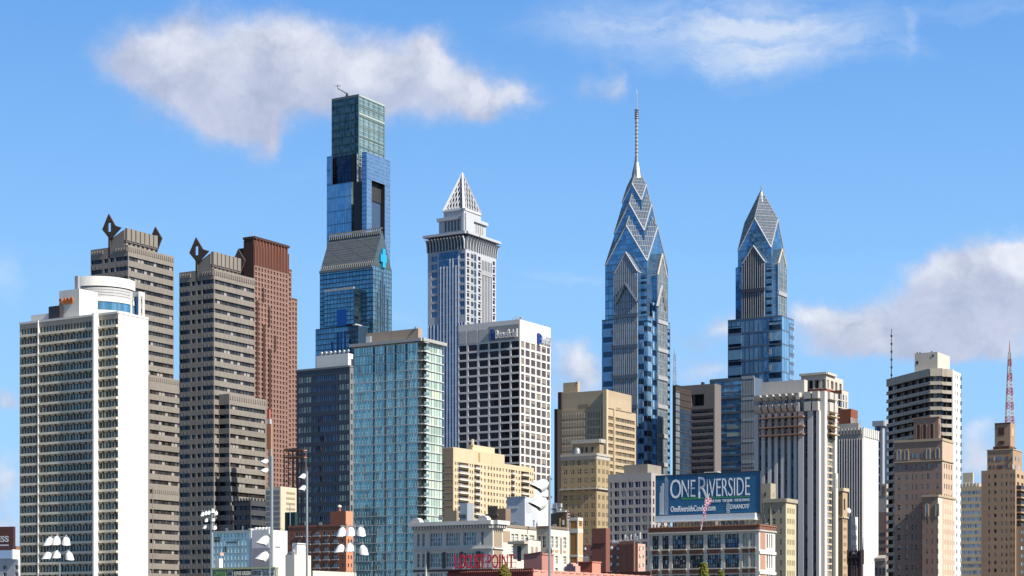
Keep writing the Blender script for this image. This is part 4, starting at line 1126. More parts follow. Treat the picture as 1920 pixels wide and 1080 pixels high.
k.fq(dv.R, 0, dv.R.W, dv.z(765), zd, 0, 1); k.fq(dv.R, 0, dv.R.W, 0, dv.z(905), 0, 1); bars(k, dv.R, 0, dv.R.W, dv.z(905), zd, 1, 15, 0, .5, .2, 3)
t.part('glass_wing', k, [glass((.01, .012, .02), (.03, .035, .055), metal=.5), wall(.055, .042, .035), glass((.1, .1, .09), (.2, .2, .17), metal=.3), wall(.05, .05, .06)])
k = MB(); k.fb(L, L.ux(1313), L.ux(1317), zt, zt+1.4, -3, -1); t.part('roof_unit', k, DARKM); t.done()

def mast(name, label, x, y0, y1, D, r0, r1, col1, col2, n=12, lattice=True, group=None):
    cx_, cy_ = gp(x, D); z0, z1 = zz(y0, D), zz(y1, D)
    t = Thing(name, label, 'antenna mast', (cx_, cy_, z0), group)
    k = MB(); zt_ = z0+(z1-z0)*.86
    if lattice:
        cor = [(-1, -1), (1, -1), (1, 1), (-1, 1)]
        for i in range(n):
            f0, f1 = i/n, (i+1)/n; ra, rb = r0+(r1-r0)*f0, r0+(r1-r0)*f1; za, zb = z0+(zt_-z0)*f0, z0+(zt_-z0)*f1; m_ = (i//2) % 2
            P = [(cx_+c[0]*ra, cy_+c[1]*ra, za) for c in cor]; Q = [(cx_+c[0]*rb, cy_+c[1]*rb, zb) for c in cor]
            for j in range(4):
                k.tube(P[j], Q[j], r0*.11, None, 4, m_); k.tube(P[j], Q[(j+1) % 4], r0*.06, None, 3, m_); k.tube(P[(j+1) % 4], Q[j], r0*.06, None, 3, m_); k.tube(Q[j], Q[(j+1) % 4], r0*.06, None, 3, m_)
        k.tube((cx_, cy_, zt_), (cx_, cy_, z1), r1*.7, r1*.2, 5, 0)
    else:
        k.tube((cx_, cy_, z0), (cx_, cy_, z1), r0, r1, 6, 0)
        for i in range(1, 7): zi = z0+(z1-z0)*i/7; k.tube((cx_, cy_, zi), (cx_, cy_, zi+.6), r0*2, None, 6, 1)
    t.part('mast_frame', k, [col1, col2]); return t
mast('antenna_mast', 'grey lattice antenna mast rising between the two blue towers', 1265, 740, 652, 1090, 1.1, .5, wall(.5, .5, .5), wall(.35, .35, .37))
mast('antenna_mast', 'thin pole antenna above the left end of the curved balcony tower', 1671.5, 720, 617, 600, .16, .09, DARKM, DARKM, lattice=False)
mast('antenna_mast', 'red and white lattice antenna mast on the brick tower at the right edge', 1893, 795, 638, 490, .95, .25, wall(.45, .12, .09), wall(.6, .55, .55), 20)

# ================================================================== tan ribbed office tower
v = V(1053, 1138, 1192.5, 800); L, R = v.L, v.R
t = bld('office_tower', 'tan office tower with ribbed window rows and a plain top band', v)
TN = wall(.52, .42, .29, var=.10, joint=(4, 60, .08)); TD = wall(.30, .23, .15); GT2 = glass((.02, .016, .014), (.08, .06, .05), metal=.3)
zt = v.z(764); mb = MB(); mb.vol(v, 0, zt, 'KS')
rL = rows(v, 771, 15.1, 10.5, ylast=900); rR = rows(v, 779, 12.9, 7.2, ylast=900)
facade(t, mb, L, 0, zt, pxs(L, (1054.5, 1126), (1128, 1132)), rL, None, None, rec=.9)
facade(t, mb, R, 0, zt, pxs(R, (1139.5, 1149.5), (1152, 1190)), rR, None, None, rec=.5)
for (a, b) in rL:
    for x0, x1, n in ((1054.5, 1126, 24), (1128, 1132, 2)):
        k = MB(); p, q = L.ux(x0), L.ux(x1); k.fq(L, p, q, a, b, -.88)
        for i in range(n+1): u = p+(q-p)*i/n; k.fb(L, u-.16, u+.16, a, b, -.85, .1, 1)
        t.repeat('window_band', k, [GT2, wall(.66, .57, .44)], q-p)
for (a, b) in rR:
    for x0, x1, n in ((1139.5, 1149.5, 3), (1152, 1190, 8)):
        k = MB(); p, q = R.ux(x0), R.ux(x1); panes(k, R, p, q, a, b, n, 1, -.48); bars(k, R, p, q, a, b, n, 1, .3, 0, .2, 1, -.48)
        t.repeat('window_band', k, [glass((.10, .07, .04), (.26, .19, .11), metal=.3, rough=.2), TD], q-p)
k = MB(); k.fb(L, L.ux(1132.5), L.W+.4, 0, v.z(731)+.1, -.5, 1.1); k.fb(R, R.ux(1150), R.ux(1152), 0, zt, -.2, .5); k.fb(L, L.ux(1126.5), L.ux(1128.5), 0, zt+.5, -.2, .6); t.part('pier', k, wall(.62, .5, .33))
t.part('wall', mb, TN)
uv_ = V(1053.5, 1138, 1184, B=add(v.B, DRv, .5)); k = MB(); zu = uv_.z(731); k.vol(uv_, zt-.5, zu); k.fb(uv_.L, uv_.L.ux(1086), uv_.L.ux(1104), uv_.z(763), uv_.z(755), -.1, .1, 1); k.fb(uv_.R, uv_.R.ux(1156), uv_.R.ux(1164), uv_.z(762), uv_.z(760), -.1, .1, 1); t.part('top_band', k, [TN, TD])
pv = V(1056, 1079, 1087, B=add(along(uv_.B, DLv, 1079), DRv, 2)); k = MB(); k.vol(pv, zu-.5, pv.z(716)); k.tube((*pv.B, pv.z(718)), (*pv.B, pv.z(711)), .2, .1, 5); t.part('roof_box', k, TN)
sv = V(1046, 1053, 1056, B=add(v.A, DRv, -.5)); k = MB(); k.vol(sv, 0, sv.z(735)); k.fb(sv.L, -.1, sv.L.W*.95, 0, sv.z(768), -1, 3); t.part('service_core', k, wall(.035, .028, .03)); t.done()

# ================================================================== yellow brick tower
def brick_tower(name, label, v, ytop, colsL, colsR, r0, pitch, h, brick, cap, win=G_DARK, frame=None, rec=.35, blind=.5, ylast=1095, nm=1, group=None, tr=1, bz=None, wallR=None):
    t = bld(name, label, v, group); zt = v.z(ytop); mb = MB(); mb.vol(v, 0, zt, 'KS')
    rw = rows(v, r0, pitch, h, ylast=ylast)
    facade(t, mb, v.L, 0, zt, pxs(v.L, *colsL), rw, win, frame or WHITE, rec=rec, nm=nm, blind=blind, tr=tr, bmat=bz)
    facade(t, mb, v.R, 0, zt, pxs(v.R, *colsR), rw, win, frame or WHITE, rec=rec, nm=nm, blind=blind, tr=0, m=1 if wallR else 0, bmat=bz)
    t.part('wall', mb, [brick, wallR or brick])
    k = MB()
    for fr in (v.L, v.R): k.fb(fr, -.2, fr.W+.2, zt-.5, zt+.3, -.4, .35)
    t.part('cornice', k, cap); return t
v = V(1052, 1118.6, 1143.5, 600)
YB = wall(.42, .33, .205, var=.12, scale=.4); ST = wall(.50, .48, .43, var=.08)
def pairs(xs, w_, g): return [p for x in xs for p in ((x-g/2-w_, x-g/2), (x+g/2, x+g/2+w_))]
t = brick_tower('brick_tower', 'yellow brick tower with paired windows and pale stone belt before the tan tower', v, 851,
    pairs((1060, 1073, 1086.5, 1099, 1112), 2.6, 1.2), pairs((1123.5, 1131.5, 1139), 1.4, .8), 862, 16.3, 8.5, YB, ST, blind=.65)
k = MB()
for fr in (v.L, v.R): k.fb(fr, -.3, fr.W+.3, v.z(917), v.z(914), -.2, .7); k.fb(fr, 0, fr.W, v.z(860.5), v.z(852), -.1, .12)
t.part('stone_belt', k, ST)
pv = V(1074, 1125, 1133, B=add(along(v.B, v.L.u, 1119) , DRv, 2)); pv = V(1074, 1118, 1132, B=add(v.B, DRv, 2.0)); k = MB(); zt = v.z(851)
k.vol(pv, zt, pv.z(824)); 
for fr in (pv.L, pv.R): k.fb(fr, -.3, fr.W+.3, pv.z(830), pv.z(823), -.4, .6, 1)
for x in (1084, 1090, 1098, 1109): k.fb(pv.L, pv.L.ux(x), pv.L.ux(x+3.4), pv.z(847), pv.z(837), -.2, .1, 2)
t.part('upper_storey', k, [YB, ST, G_DARK])
k = MB(); q = add(along(v.B, DLv, 1078), DRv, 1.5); k.lathe((*q, zt), [(1.1, 0), (1.1, 1.6), (.9, 2.1), (.5, 2.5), (.05, 2.6)], 12); t.part('water_tank', k, STEEL, smooth=True); t.done()

# ================================================================== pale grid office
v = V(1140, 1221, 1256, 570)
t = bld('office_block', 'pale grey office block with square dark windows in a grid left of the billboard', v)
GG_ = wall(.44, .42, .42, var=.05, joint=(2.6, 2.6, .07)); zt = v.z(886); mb = MB(); mb.vol(v, 0, zt, 'KS')
rw = rows(v, 902, 16.3, 10.3, ylast=1060)
facade(t, mb, v.L, 0, zt, pxs(v.L, (1144, 1147), (1151.5, 1160.5), (1164.7, 1174), (1178, 1187), (1190.7, 1200.5), (1204, 1213.5), (1217, 1220)), rw, glass((.02, .02, .05), (.07, .07, .14), metal=.5, c3=(.2, .19, .2)), WHITE, rec=.7, nm=2, blind=.1)
facade(t, mb, v.R, 0, zt, pxs(v.R, (1224, 1227), (1230, 1233), (1237, 1240), (1244, 1247), (1250, 1253)), rw, G_DARK, WHITE, rec=.5, blind=.1)
t.part('wall', mb, GG_)
pv = V(1170, 1206, 1240, B=add(along(v.B, DLv, 1206), DRv, 3)); k = MB(); k.vol(pv, zt, pv.z(870)); t.part('penthouse', k, wall(.33, .3, .26)); t.done()

# ================================================================== white pier tower
v = V(1414, 1540, 1563, 500); L, R = v.L, v.R
t = bld('office_tower', 'tall pale pier tower with scalloped concrete caps and reddish scaffold platforms under its top', v)
CP = wall(.60, .57, .52, var=.08, streak=.12); PW = wall(.66, .65, .65, var=.05)
GP_ = glass((.02, .025, .035), (.10, .12, .15), metal=.5, c3=(.2, .19, .17))
zt = v.z(737); mb = MB(); mb.vol(v, 0, zt, 'KS', 0)
k = MB(); nfl = 27; zb = v.z(1095)
pier = [1416, 1428, 1440, 1452, 1464, 1476, 1488]
edges = [L.ux(x) for x in (1415, 1424, 1436, 1448, 1460, 1472, 1484, 1497, 1503, 1509, 1516, 1532)]
rw = [(v.z(770+12.3*(i+1)), v.z(770+12.3*i+2)) for i in range(26)]
bays = [(1424.5, 1429.5), (1436.5, 1441.5), (1448.5, 1453.8), (1460.5, 1465.8), (1473, 1478), (1485, 1490), (1496, 1499), (1511, 1517), (1528, 1533)]
mb.fq(L, 0, L.W, 0, zt, 0, 0); mb.fq(R, 0, R.W, 0, zt, 0, 0)
for (x0, x1) in bays:
    for (a, b) in rw:
        k = MB(); k.fq(L, L.ux(x0), L.ux(x1), a-.4, b, .05, 0); k.fb(L, L.ux(x0), L.ux(x1), a-.55, a-.3, .05, .12, 1); t.repeat('window', k, [GP_, wall(.3, .27, .25)], x1-x0)
for (a, b) in rw:
    k = MB(); k.fq(R, R.ux(1546), R.ux(1559), a-.4, b, .05, 0); k.fb(R, R.ux(1546), R.ux(1559), a-.7, a-.2, .05, .3, 1); k.fb(R, R.ux(1552), R.ux(1553), a, b, .05, .2, 1); t.repeat('window_band', k, [GP_, wall(.6, .5, .36)], 4)
k = MB()
px_ = [(1416.5, 1424), (1430, 1436), (1442, 1448), (1454.5, 1460), (1466.5, 1472.5), (1478.5, 1484.5), (1490.5, 1496), (1500, 1510), (1518, 1527.5), (1534, 1539.5)]
for i, (a, b) in enumerate(px_): k.fb(L, L.ux(a), L.ux(b), 0, v.z(770), -.2, .9 if i < 7 else 1.4)
k.fb(R, -.1, R.ux(1545), 0, v.z(733), -.2, 1.0); k.fb(R, R.ux(1559.5), R.W+.4, 0, v.z(740), -.2, .9)
t.part('pier', k, PW)
# scalloped caps, two tiers
k = MB()
for (ya, yb, fl) in ((735, 746, 0), (754, 769, 1)):
    for i in range(7):
        a, b = 1424+i*12.0-5, 1424+i*12.0+6; 
        if i == 0: a = 1416
        u0, u1 = L.ux(a+1.6), L.ux(b-.6)
        z1, z0 = v.z(ya), v.z(yb); zm = (z0+z1)/2
        for (p, q, d0, d1) in ((z0, zm, .3, 1.5), (zm, z1, 1.5, 1.9)):
            k.hexa([L.p(u0, p, d0), L.p(u1, p, d0), L.p(u1, p, -.2), L.p(u0, p, -.2), L.p(u0, q, d1), L.p(u1, q, d1), L.p(u1, q, -.2), L.p(u0, q, -.2)])
    for (a, b, fr) in ((1497, 1503, L), (1512, 1524, L), (1527, 1538, L), (1545, 1552, R), (1554, 1560, R)):
        u0, u1 = fr.ux(a), fr.ux(b); k.fb(fr, u0, u1, v.z(yb+1), v.z(ya-1), -.2, 1.7)
t.part('scalloped_cap', k, CP)
for fr, a, b, y in [(L, 1424+i*12.0, 1430+i*12.0, 755) for i in range(8)]+[(L, 1512, 1517, 754), (L, 1528, 1533, 754), (R, 1546, 1559, 760)]:
    k = MB(); k.fq(fr, fr.ux(a), fr.ux(b), v.z(y), v.z(746.5), .08, 0); t.repeat('window', k, [GP_, wall(.3, .27, .25)], 3)
for y in (779, 797, 812):
    k = MB(); k.fb(L, L.ux(1431), L.ux(1513), v.z(y+2.2), v.z(y), 1.2, 3.0, 0)
    for i in range(12): u = L.ux(1432)+(L.ux(1512)-L.ux(1432))*i/11; k.fb(L, u-.05, u+.05, v.z(y), v.z(y)+1.1, 2.9, 3.0, 1)
    k.fb(L, L.ux(1431), L.ux(1513), v.z(y)+1.0, v.z(y)+1.1, 2.9, 3.0, 1); t.part('scaffold_platform', k, [wall(.42, .24, .16), wall(.3, .15, .1)])
    k = MB(); k.fb(R, R.ux(1544), R.ux(1560), v.z(y+1), v.z(y-1), 0, 2.2, 0); k.fb(R, R.ux(1544), R.ux(1560), v.z(y)+.9, v.z(y)+1, 2.0, 2.1, 1); t.part('scaffold_platform', k, [wall(.5, .38, .25), wall(.3, .2, .14)])
t.part('wall', mb, [wall(.42, .41, .41)])
pv = V(1427, 1500, 1514, B=add(along(v.B, DLv, 1500), DRv, 3)); k = MB(); k.vol(pv, zt-.2, pv.z(711.5)); t.part('penthouse', k, CP); t.done()

# ================================================================== red brick tower with pale loggia crown
v = V(1501, 1549, 1594, 820)
RB = wall(.26, .085, .05, var=.12); CR = wall(.62, .57, .5)
t = bld('brick_tower', 'dark red brick tower with a pale open crown rising behind the pier tower', v)
k = MB(); z1 = v.z(780); zt = v.z(702)
a = V(1502, 1549, 1581, B=v.B); k.vol(a, 0, v.z(728), 'LRKS', 0)
for fr, xs_ in ((a.L, ((1515, 1524), (1527, 1535), (1541, 1547))), (a.R, ((1551, 1554), (1558, 1563), (1566, 1570), (1574, 1578)))):
    mb = MB(); facade(t, mb, fr, v.z(728), zt, pxs(fr, *xs_), [(v.z(727), v.z(711))], None, None, rec=3, m=0)
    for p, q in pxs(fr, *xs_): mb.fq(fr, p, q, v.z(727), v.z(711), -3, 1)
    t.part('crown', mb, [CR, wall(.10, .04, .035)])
k.fb(a.L, -.5, a.L.W+.5, zt, zt+1, -3, 1, 1); k.fb(a.R, -.5, a.R.W*.5, zt, zt+1, -3, 1, 1)
b_ = V(1540, 1567, 1590, B=add(add(v.B, a.R.n, 6), DRv, 5)); k.vol(b_, 0, b_.z(731), 'LRKS', 0)
for i in range(5):
    z_ = b_.z(740+i*14)
    for x in (1570, 1575, 1580, 1585): k.fb(b_.R, b_.R.ux(x), b_.R.ux(x+2.2), z_-2.4, z_, -.2, .12, 2)
    k.fb(b_.R, b_.R.ux(1568), b_.R.W, z_-3.0, z_-2.6, 0, .3, 1)
k.fb(b_.R, b_.R.ux(1578), b_.R.W+.2, b_.z(800), b_.z(732), 0, .1, 1)
c_ = V(1560, 1578, 1595.5, B=add(add(v.B, a.R.n, 12), DRv, 7)); k.vol(c_, 0, c_.z(770), 'LRKS', 0)
for x in (1565, 1571): k.fb(c_.L, c_.L.ux(x), c_.L.ux(x+3), c_.z(782), c_.z(776), -.1, .1, 2)
k.fb(c_.R, 0, c_.R.W+.1, c_.z(800), c_.z(786), 0, .15, 1)
for x in (1505, 1530, 1547): q = a.L.p(a.L.ux(x), 0, -2); k.tube((q[0], q[1], zt), (q[0], q[1], zt+1.9), .2, .1, 4, 1)
t.part('wall', k, [RB, CR, G_DARK]); t.done()

# ================================================================== stepped tan block right of the billboard
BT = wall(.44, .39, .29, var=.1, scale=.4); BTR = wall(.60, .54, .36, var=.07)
v = V(1395, 1473.5, 1492.7, 400)
t = brick_tower('stepped_block', 'tan masonry block with a higher left corner standing right of the billboard', v, 937,
    [(1425, 1427.4), (1432, 1434.4), (1440, 1443), (1449, 1454), (1462.5, 1465.5)], [(1476.5, 1478.3), (1480.5, 1482.3), (1484.4, 1486), (1488, 1489.6)], 952, 19.6, 10, BT, BT, wallR=BTR, blind=.3)
pv = V(1395, 1446, 1454.5, B=along(v.B, DLv, 1446)); pv = V(1395, 1446, 1454.5, B=add(pv.B, v.L.n, .3)); k = MB(); k.vol(pv, v.z(937), pv.z(906))
for x in (1426, 1434): k.fb(pv.L, pv.L.ux(x), pv.L.ux(x+2.4), pv.z(930), pv.z(923), -.1, .08, 1)
k.fb(pv.R, pv.R.ux(1449), pv.R.ux(1451), pv.z(930), pv.z(923), -.1, .08, 1); k.vol(pv, 0, v.z(937), 'R', 0); t.part('corner_tower', k, [BT, G_DARK]); t.done()

# ================================================================== striped tower with blank right wall
v = V(1563, 1618, 1647, 650); L, R = v.L, v.R
t = bld('office_tower', 'black and white vertically striped tower with a blank pale concrete side', v)
CW = wall(.68, .68, .67, var=.05, streak=.12); CG = wall(.36, .35, .33, var=.12, streak=.2)
zt = v.z(806); k = MB(); k.vol(v, 0, zt, 'RKS'); k.fq(L, 0, L.W, 0, zt, 0, 1); t.part('wall', k, [CW, CG])
k = MB(); panes(k, L, .3, L.ux(1616), v.z(1095), v.z(824.5), 12, 24, .06); t.part('glass_facade', k, glass((.008, .01, .018), (.02, .025, .04), metal=.4))
k = MB()
for i in range(12): u = L.ux(1565.3+i*4.75); k.fb(L, u-.17, u+.17, 0, v.z(822), 0, .7)
t.part('facade_fins', k, wall(.72, .7, .7))
k = MB(); k.fb(L, 0, L.W, v.z(823), zt, 0, .5, 0)
for i in range(9): c = L.W*(i+.5)/9; k.fb(L, c-.3, c+.3, zt-1.4, zt+.7, 0, .8, 0)
for i in range(8): c = R.W*(i+.5)/8; k.fb(R, c-R.W*.043, c+R.W*.043, zt-2.2, zt+.9, -.3, .35, 1)
k.fb(R, -.1, .9, 0, zt+.5, -.3, .2, 1)
t.part('crenellation', k, [CG, CW])
pv = V(1563, 1602, 1613, B=add(along(v.B, DLv, 1602), DRv, 4)); k = MB(); k.vol(pv, zt-1, pv.z(793)); q = pv.B; k.tube((*pv.C, pv.z(797)), (*pv.C, pv.z(786)), .2, .1, 5); t.part('penthouse', k, CG); t.done()

# small buildings in the gap
v = V(1560, 1580, 1589, 440)
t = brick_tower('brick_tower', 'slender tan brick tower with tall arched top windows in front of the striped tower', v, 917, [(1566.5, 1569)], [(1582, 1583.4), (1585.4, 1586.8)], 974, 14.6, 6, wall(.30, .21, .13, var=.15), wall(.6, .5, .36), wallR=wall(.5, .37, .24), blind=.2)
k = MB(); k.fb(v.L, v.L.ux(1565), v.L.ux(1574), v.z(964), v.z(936), -.1, .1, 0); k.fb(v.L, v.L.ux(1570), v.L.ux(1571.6), v.z(968), v.z(925), 0, .4, 1); k.fb(v.R, v.R.ux(1582), v.R.ux(1584), v.z(955), v.z(935), 0, .12, 0)
for fr in (v.L, v.R): k.fb(fr, 0, fr.W, v.z(971), v.z(969), -.1, .35, 1)
t.part('loggia', k, [DARKM, wall(.62, .54, .42)]); t.done()
v = V(1562, 1567, 1571.5, 430)
t = bld('chimney_block', 'narrow cream block beside the pier tower above the slender brick tower', v); k = MB(); k.vol(v, 0, v.z(887), m=0); k.fb(v.R, v.R.W*.3, v.R.W*.6, v.z(914), v.z(898), 0, .1, 1); t.part('wall', k, [wall(.72, .68, .6), wall(.5, .48, .45)]); t.done()
v = V(1587, 1595.5, 1608.5, 470)
t = bld('apartment_house', 'small white house wall with tall narrow windows under the round dish', v); mb = MB(); zt = v.z(968); mb.vol(v, 0, zt, 'LKS', 1)
facade(t, mb, v.R, 0, zt, pxs(v.R, (1597.4, 1599), (1601, 1602.7), (1604.7, 1606.3)), [(v.z(y+9), v.z(y)) for y in (1021, 1003, 984)], G_DARK, WHITE, rec=.25); t.part('wall', mb, [wall(.78, .77, .75), wall(.35, .3, .25)]); t.done()
q = gp(1591, 462); zc_ = zz(958, 462)
t = Thing('satellite_dish', 'round white satellite dish above the small white house', 'satellite dish', (q[0], q[1], zc_-2)); k = MB()
k.lathe((q[0], q[1], zc_), [(.05, .25), (.45, .2), (.72, .0), (.78, -.12), (.72, -.06), (.4, .1)], 20, 0, (.35, -.93, .15)); t.part('dish', k, WHITE, smooth=True); k = MB(); k.tube((q[0], q[1]+.2, zc_-2), (q[0], q[1]+.15, zc_), .1, .1, 6); t.part('mount', k, STEEL)
v = V(1590, 1614, 1618, 430); GO = wall(.035, .022, .03, var=.2)
t = bld('church_tower', 'dark gothic church tower with corner pinnacles at the foot of the striped tower', v); k = MB(); zt = v.z(1033); k.vol(v, 0, zt)
k.fb(v.L, -.2, v.L.W+.2, v.z(1046), v.z(1043), 0, .3)
for x in (1597, 1601.5, 1606): k.fb(v.L, v.L.ux(x)-.16, v.L.ux(x)+.2, v.z(1085), v.z(1062), 0, .08, 1); k.lathe((*v.L.p(v.L.ux(x), 0, .02)[:2], v.z(1062)), [(.2, 0), (.02, .5)], 6, 1)
t.part('tower_wall', k, [GO, wall(.12, .1, .1)])
k = MB()
for P, h in ((v.A, 1012), (v.B, 1003), (v.C, 1008), (add(v.A, v.L.u, 1.0), 1024), (add(v.A, v.L.u, 2.0), 1026)):
    k.lathe((*P, zt-3), [(.25, 0), (.25, 3.2), (.12, 3.4), (.02, v.z(h)-zt+3)], 6)
t.part('pinnacle', k, GO)
k = MB(); k.fb(v.L, v.L.ux(1599), v.L.ux(1607), v.z(1039), v.z(1034.5), .0, .12); t.part('clock_light', k, wall(.6, .6, .58)); t.done()
v = V(1640, 1655, 1668, 900)
t = bld('office_tower', 'slim pale tower with dark glass centre, just left of the curved balcony tower', v); k = MB(); zt = v.z(789); k.vol(v, 0, zt)
for fr in (v.L, v.R): k.fb(fr, -.8, fr.W+.8, zt-2.5, zt, 0, 1.2); k.fb(fr, fr.W*.3, fr.W*.7, 0, v.z(800), 0, .15, 1)
for i in range(8): k.fb(v.L, v.L.W*.35, v.L.W*.65, v.z(812+i*16), v.z(808+i*16), .15, .3, 0)
t.part('wall', k, [wall(.40, .42, .46), glass((.01, .03, .07), (.03, .07, .14), metal=.7)]); t.done()
v = V(1640, 1662, 1668, 760)
t = bld('stone_house', 'pinkish stone building with crenellated pale cap right of the striped tower', v); k = MB(); k.vol(v, 0, v.z(960), m=1); k.vol(v, v.z(960), v.z(930), m=0)
merlons(k, v.L, 0, v.L.W, v.z(930), 6, 1.0, 1.2, .5, 0, .3)
for j in range(4):
    for i in range(4): c = v.L.W*(i+.6)/4.3; z_ = v.z(998+j*14); k.fb(v.L, c-.25, c+.25, z_-1.3, z_, 0, .08, 2)
t.part('wall', k, [wall(.42, .39, .37), wall(.26, .17, .15), DARKM])
k = MB(); pv = V(1652, 1662, 1665, 755); k.vol(pv, v.z(930), pv.z(907)); k.fb(pv.L, .5, pv.L.W-.4, pv.z(925), pv.z(911), 0, .1, 1); t.part('turret', k, [wall(.45, .38, .32), wall(.2, .16, .14)]); t.done()
v = V(1640, 1661, 1667, 640)
t = bld('stone_house', 'low grey stone house with sloping roof right of the striped tower foot', v); k = MB(); z1 = v.z(1052); k.vol(v, 0, z1); k.fb(v.L, 0, v.L.W, z1, z1+1, -.5, .5)
k.quad((v.L.p(0, z1+1, .5), v.L.p(v.L.W, z1+1, .5), v.L.p(v.L.W-.6, v.z(1040), -3), v.L.p(.6, v.z(1040), -3)), 1)
for i in range(3): c = v.L.W*(i+.5)/3; k.fb(v.L, c-.35, c+.35, v.z(1078), v.z(1064), 0, .08, 2)
t.part('wall', k, [wall(.3, .28, .27), wall(.42, .38, .34), DARKM]); t.done()

# ================================================================== curved balcony tower
D0 = 560; B_ = gp(1785, D0); M_ = gp(1744, D0-2); A_ = gp(1663.5, D0*1.04)
t = Thing('residential_tower', 'tall apartment tower with curving dark balcony bands and a white edge wall', 'building', (B_[0], B_[1], 0))
Cp = along(B_, DRv, 1801.5)
segs = []; pts = [A_]
for i in range(1, 7):
    f = i/6; bx = (1-f)**2*A_[0]+2*f*(1-f)*(A_[0]*.42+M_[0]*.58)+f*f*M_[0]; by = (1-f)**2*A_[1]+2*f*(1-f)*((A_[1]*.42+M_[1]*.58)-1.5)+f*f*M_[1]; pts.append((bx, by))
pts += [gp(1765, D0-2.5), gp(1766.5, D0-1.2), gp(1773, D0-1.0), B_]
zt = zz(694, D0); pit = 15.7/F*D0
WC = wall(.42, .385, .33, var=.06, streak=.08); DKW = glass((.012, .016, .024), (.11, .13, .16), metal=.5, c3=(.16, .12, .09))
Bk = [Cp, (Cp[0]-(B_[0]-A_[0])*.98, Cp[1]+14)]
k = MB(); n = 26
for i in range(n):
    z1 = zt-2.1-pit*i; 
    kb = MB()
    for P, Q in zip(pts[:-1], pts[1:]):
        fr = Fr(P, Q); nu = max(1, int(fr.W/1.6)); panes(kb, fr, 0, fr.W, z1-pit+.9, z1, nu, 1, -.9, 0)
        bars(kb, fr, 0, fr.W, z1-pit+.9, z1, nu, 1, .1, 0, .1, 1, -.9)
        if fr.W > 1.8: kb.fb(fr, .3, .5, z1-pit+.9, z1, -.9, -.2, 1)
    t.repeat('window_band', kb, [DKW, DARKM], 20)
    ks = MB()
    for P, Q in zip(pts[:-1], pts[1:]):
        fr = Fr(P, Q); ks.fb(fr, -.02, fr.W+.02, z1-pit, z1-pit+.95, -.9, .25, 0); ks.fb(fr, -.02, fr.W+.02, z1-pit-.12, z1-pit+.1, -.2, .42, 0)
    t.repeat('balcony_parapet', ks, [WC], 20)
k = MB()
for P, Q in zip(pts[:-1], pts[1:]): fr = Fr(P, Q); k.fb(fr, 0, fr.W, zt-2.1, zt+.2, -1.2, .3, 0)
q0 = pts[0]
k.prism([add(p, Fr(pts[max(0, i_-1)], pts[max(1, i_)]).n, -1.3) for i_, p in enumerate(pts)]+[add(Cp, (0, 1), .5), add(Bk[1], (0, 1), 6)], 0, zt-.1, 0)
t.part('core', k, WC)
mb = MB(); Rf = Fr(B_, Cp); zq = lambda y: zz(y, D0)
rw = [(zq(y+7), zq(y)) for y in [700+15.7*i for i in range(25)]][::-1]
facade(t, mb, Rf, 0, zt, pxs(Rf, (1790, 1791.6), (1794.5, 1796.1)), rw[-5:], G_DARK, DARKM, rec=.3)
mb.fb(Rf, -.3, .6, 0, zt+.3, 0, .3)
facade(t, MB(), Rf, 0, zt, pxs(Rf, (1793, 1794.8)), rw[:-5], None, None); 
for (a, b) in rw[:-5]: k = MB(); k.fb(Rf, Rf.ux(1793), Rf.ux(1794.8), a, b, .0, .06); t.repeat('window', k, [G_DARK], 1)
for (a, b) in rw: k = MB(); k.fb(Rf, Rf.W-.5, Rf.W+.25, a, b, -.2, .25); t.repeat('window', k, [G_DARK], 1.1)
t.part('edge_wall', mb, wall(.82, .8, .75))
pv = V(1715, 1758, 1781, 566); k = MB(); k.vol(pv, zt-.5, pv.z(659.5)); k.fb(pv.L, pv.L.ux(1718), pv.L.ux(1722), pv.z(680), pv.z(674), 0, .1, 1); k.fb(pv.L, pv.L.ux(1748), pv.L.ux(1751), pv.z(668), pv.z(664), 0, .1, 1)
for x in (1718, 1723, 1745, 1769): q = pv.L.p(pv.L.ux(min(x, 1757)), 0, -1) if x < 1760 else pv.R.p(pv.R.ux(x), 0, -1); k.tube((q[0], q[1], pv.z(661)), (q[0], q[1], pv.z(656.5)), .25, .2, 5, 1)
t.part('penthouse', k, [wall(.66, .62, .54), DARKM]); t.done()

# ================================================================== brown brick tower with arched windows
v = V(1677, 1766.7, 1787.3, 450); L, R = v.L, v.R
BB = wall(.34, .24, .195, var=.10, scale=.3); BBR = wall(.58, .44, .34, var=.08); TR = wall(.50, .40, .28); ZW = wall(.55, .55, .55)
GW = glass((.05, .06, .08), (.2, .24, .28), metal=.5, c3=(.4, .42, .42))
t = bld('brick_tower', 'brown brick tower with cream arched top windows in front of the curved balcony tower', v)
zt = v.z(823.6); mb = MB(); mb.vol(v, 0, zt, 'KS')
xs_ = [(1683, 1688), (1697.5, 1702.5), (1709.5, 1712), (1717, 1719.5), (1728, 1731), (1738, 1742.5), (1755.5, 1760)]
rw = rows(v, 868, 19.0, 9.5)
facade(t, mb, L, 0, zt, pxs(L, *xs_), rw, GW, ZW, rec=.3, blind=.5, tr=1)
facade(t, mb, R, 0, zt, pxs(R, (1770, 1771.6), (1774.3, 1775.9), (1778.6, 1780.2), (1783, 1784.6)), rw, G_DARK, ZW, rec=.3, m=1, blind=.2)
t.part('wall', mb, [BB, BBR])
k = MB()
for fr in (L, R): k.fb(fr, -.1, fr.W+.1, v.z(864), v.z(862), 0, .3); k.fb(fr, -.1, fr.W+.1, zt-.3, zt+.3, -.3, .2)
t.part('stone_belt', k, TR)
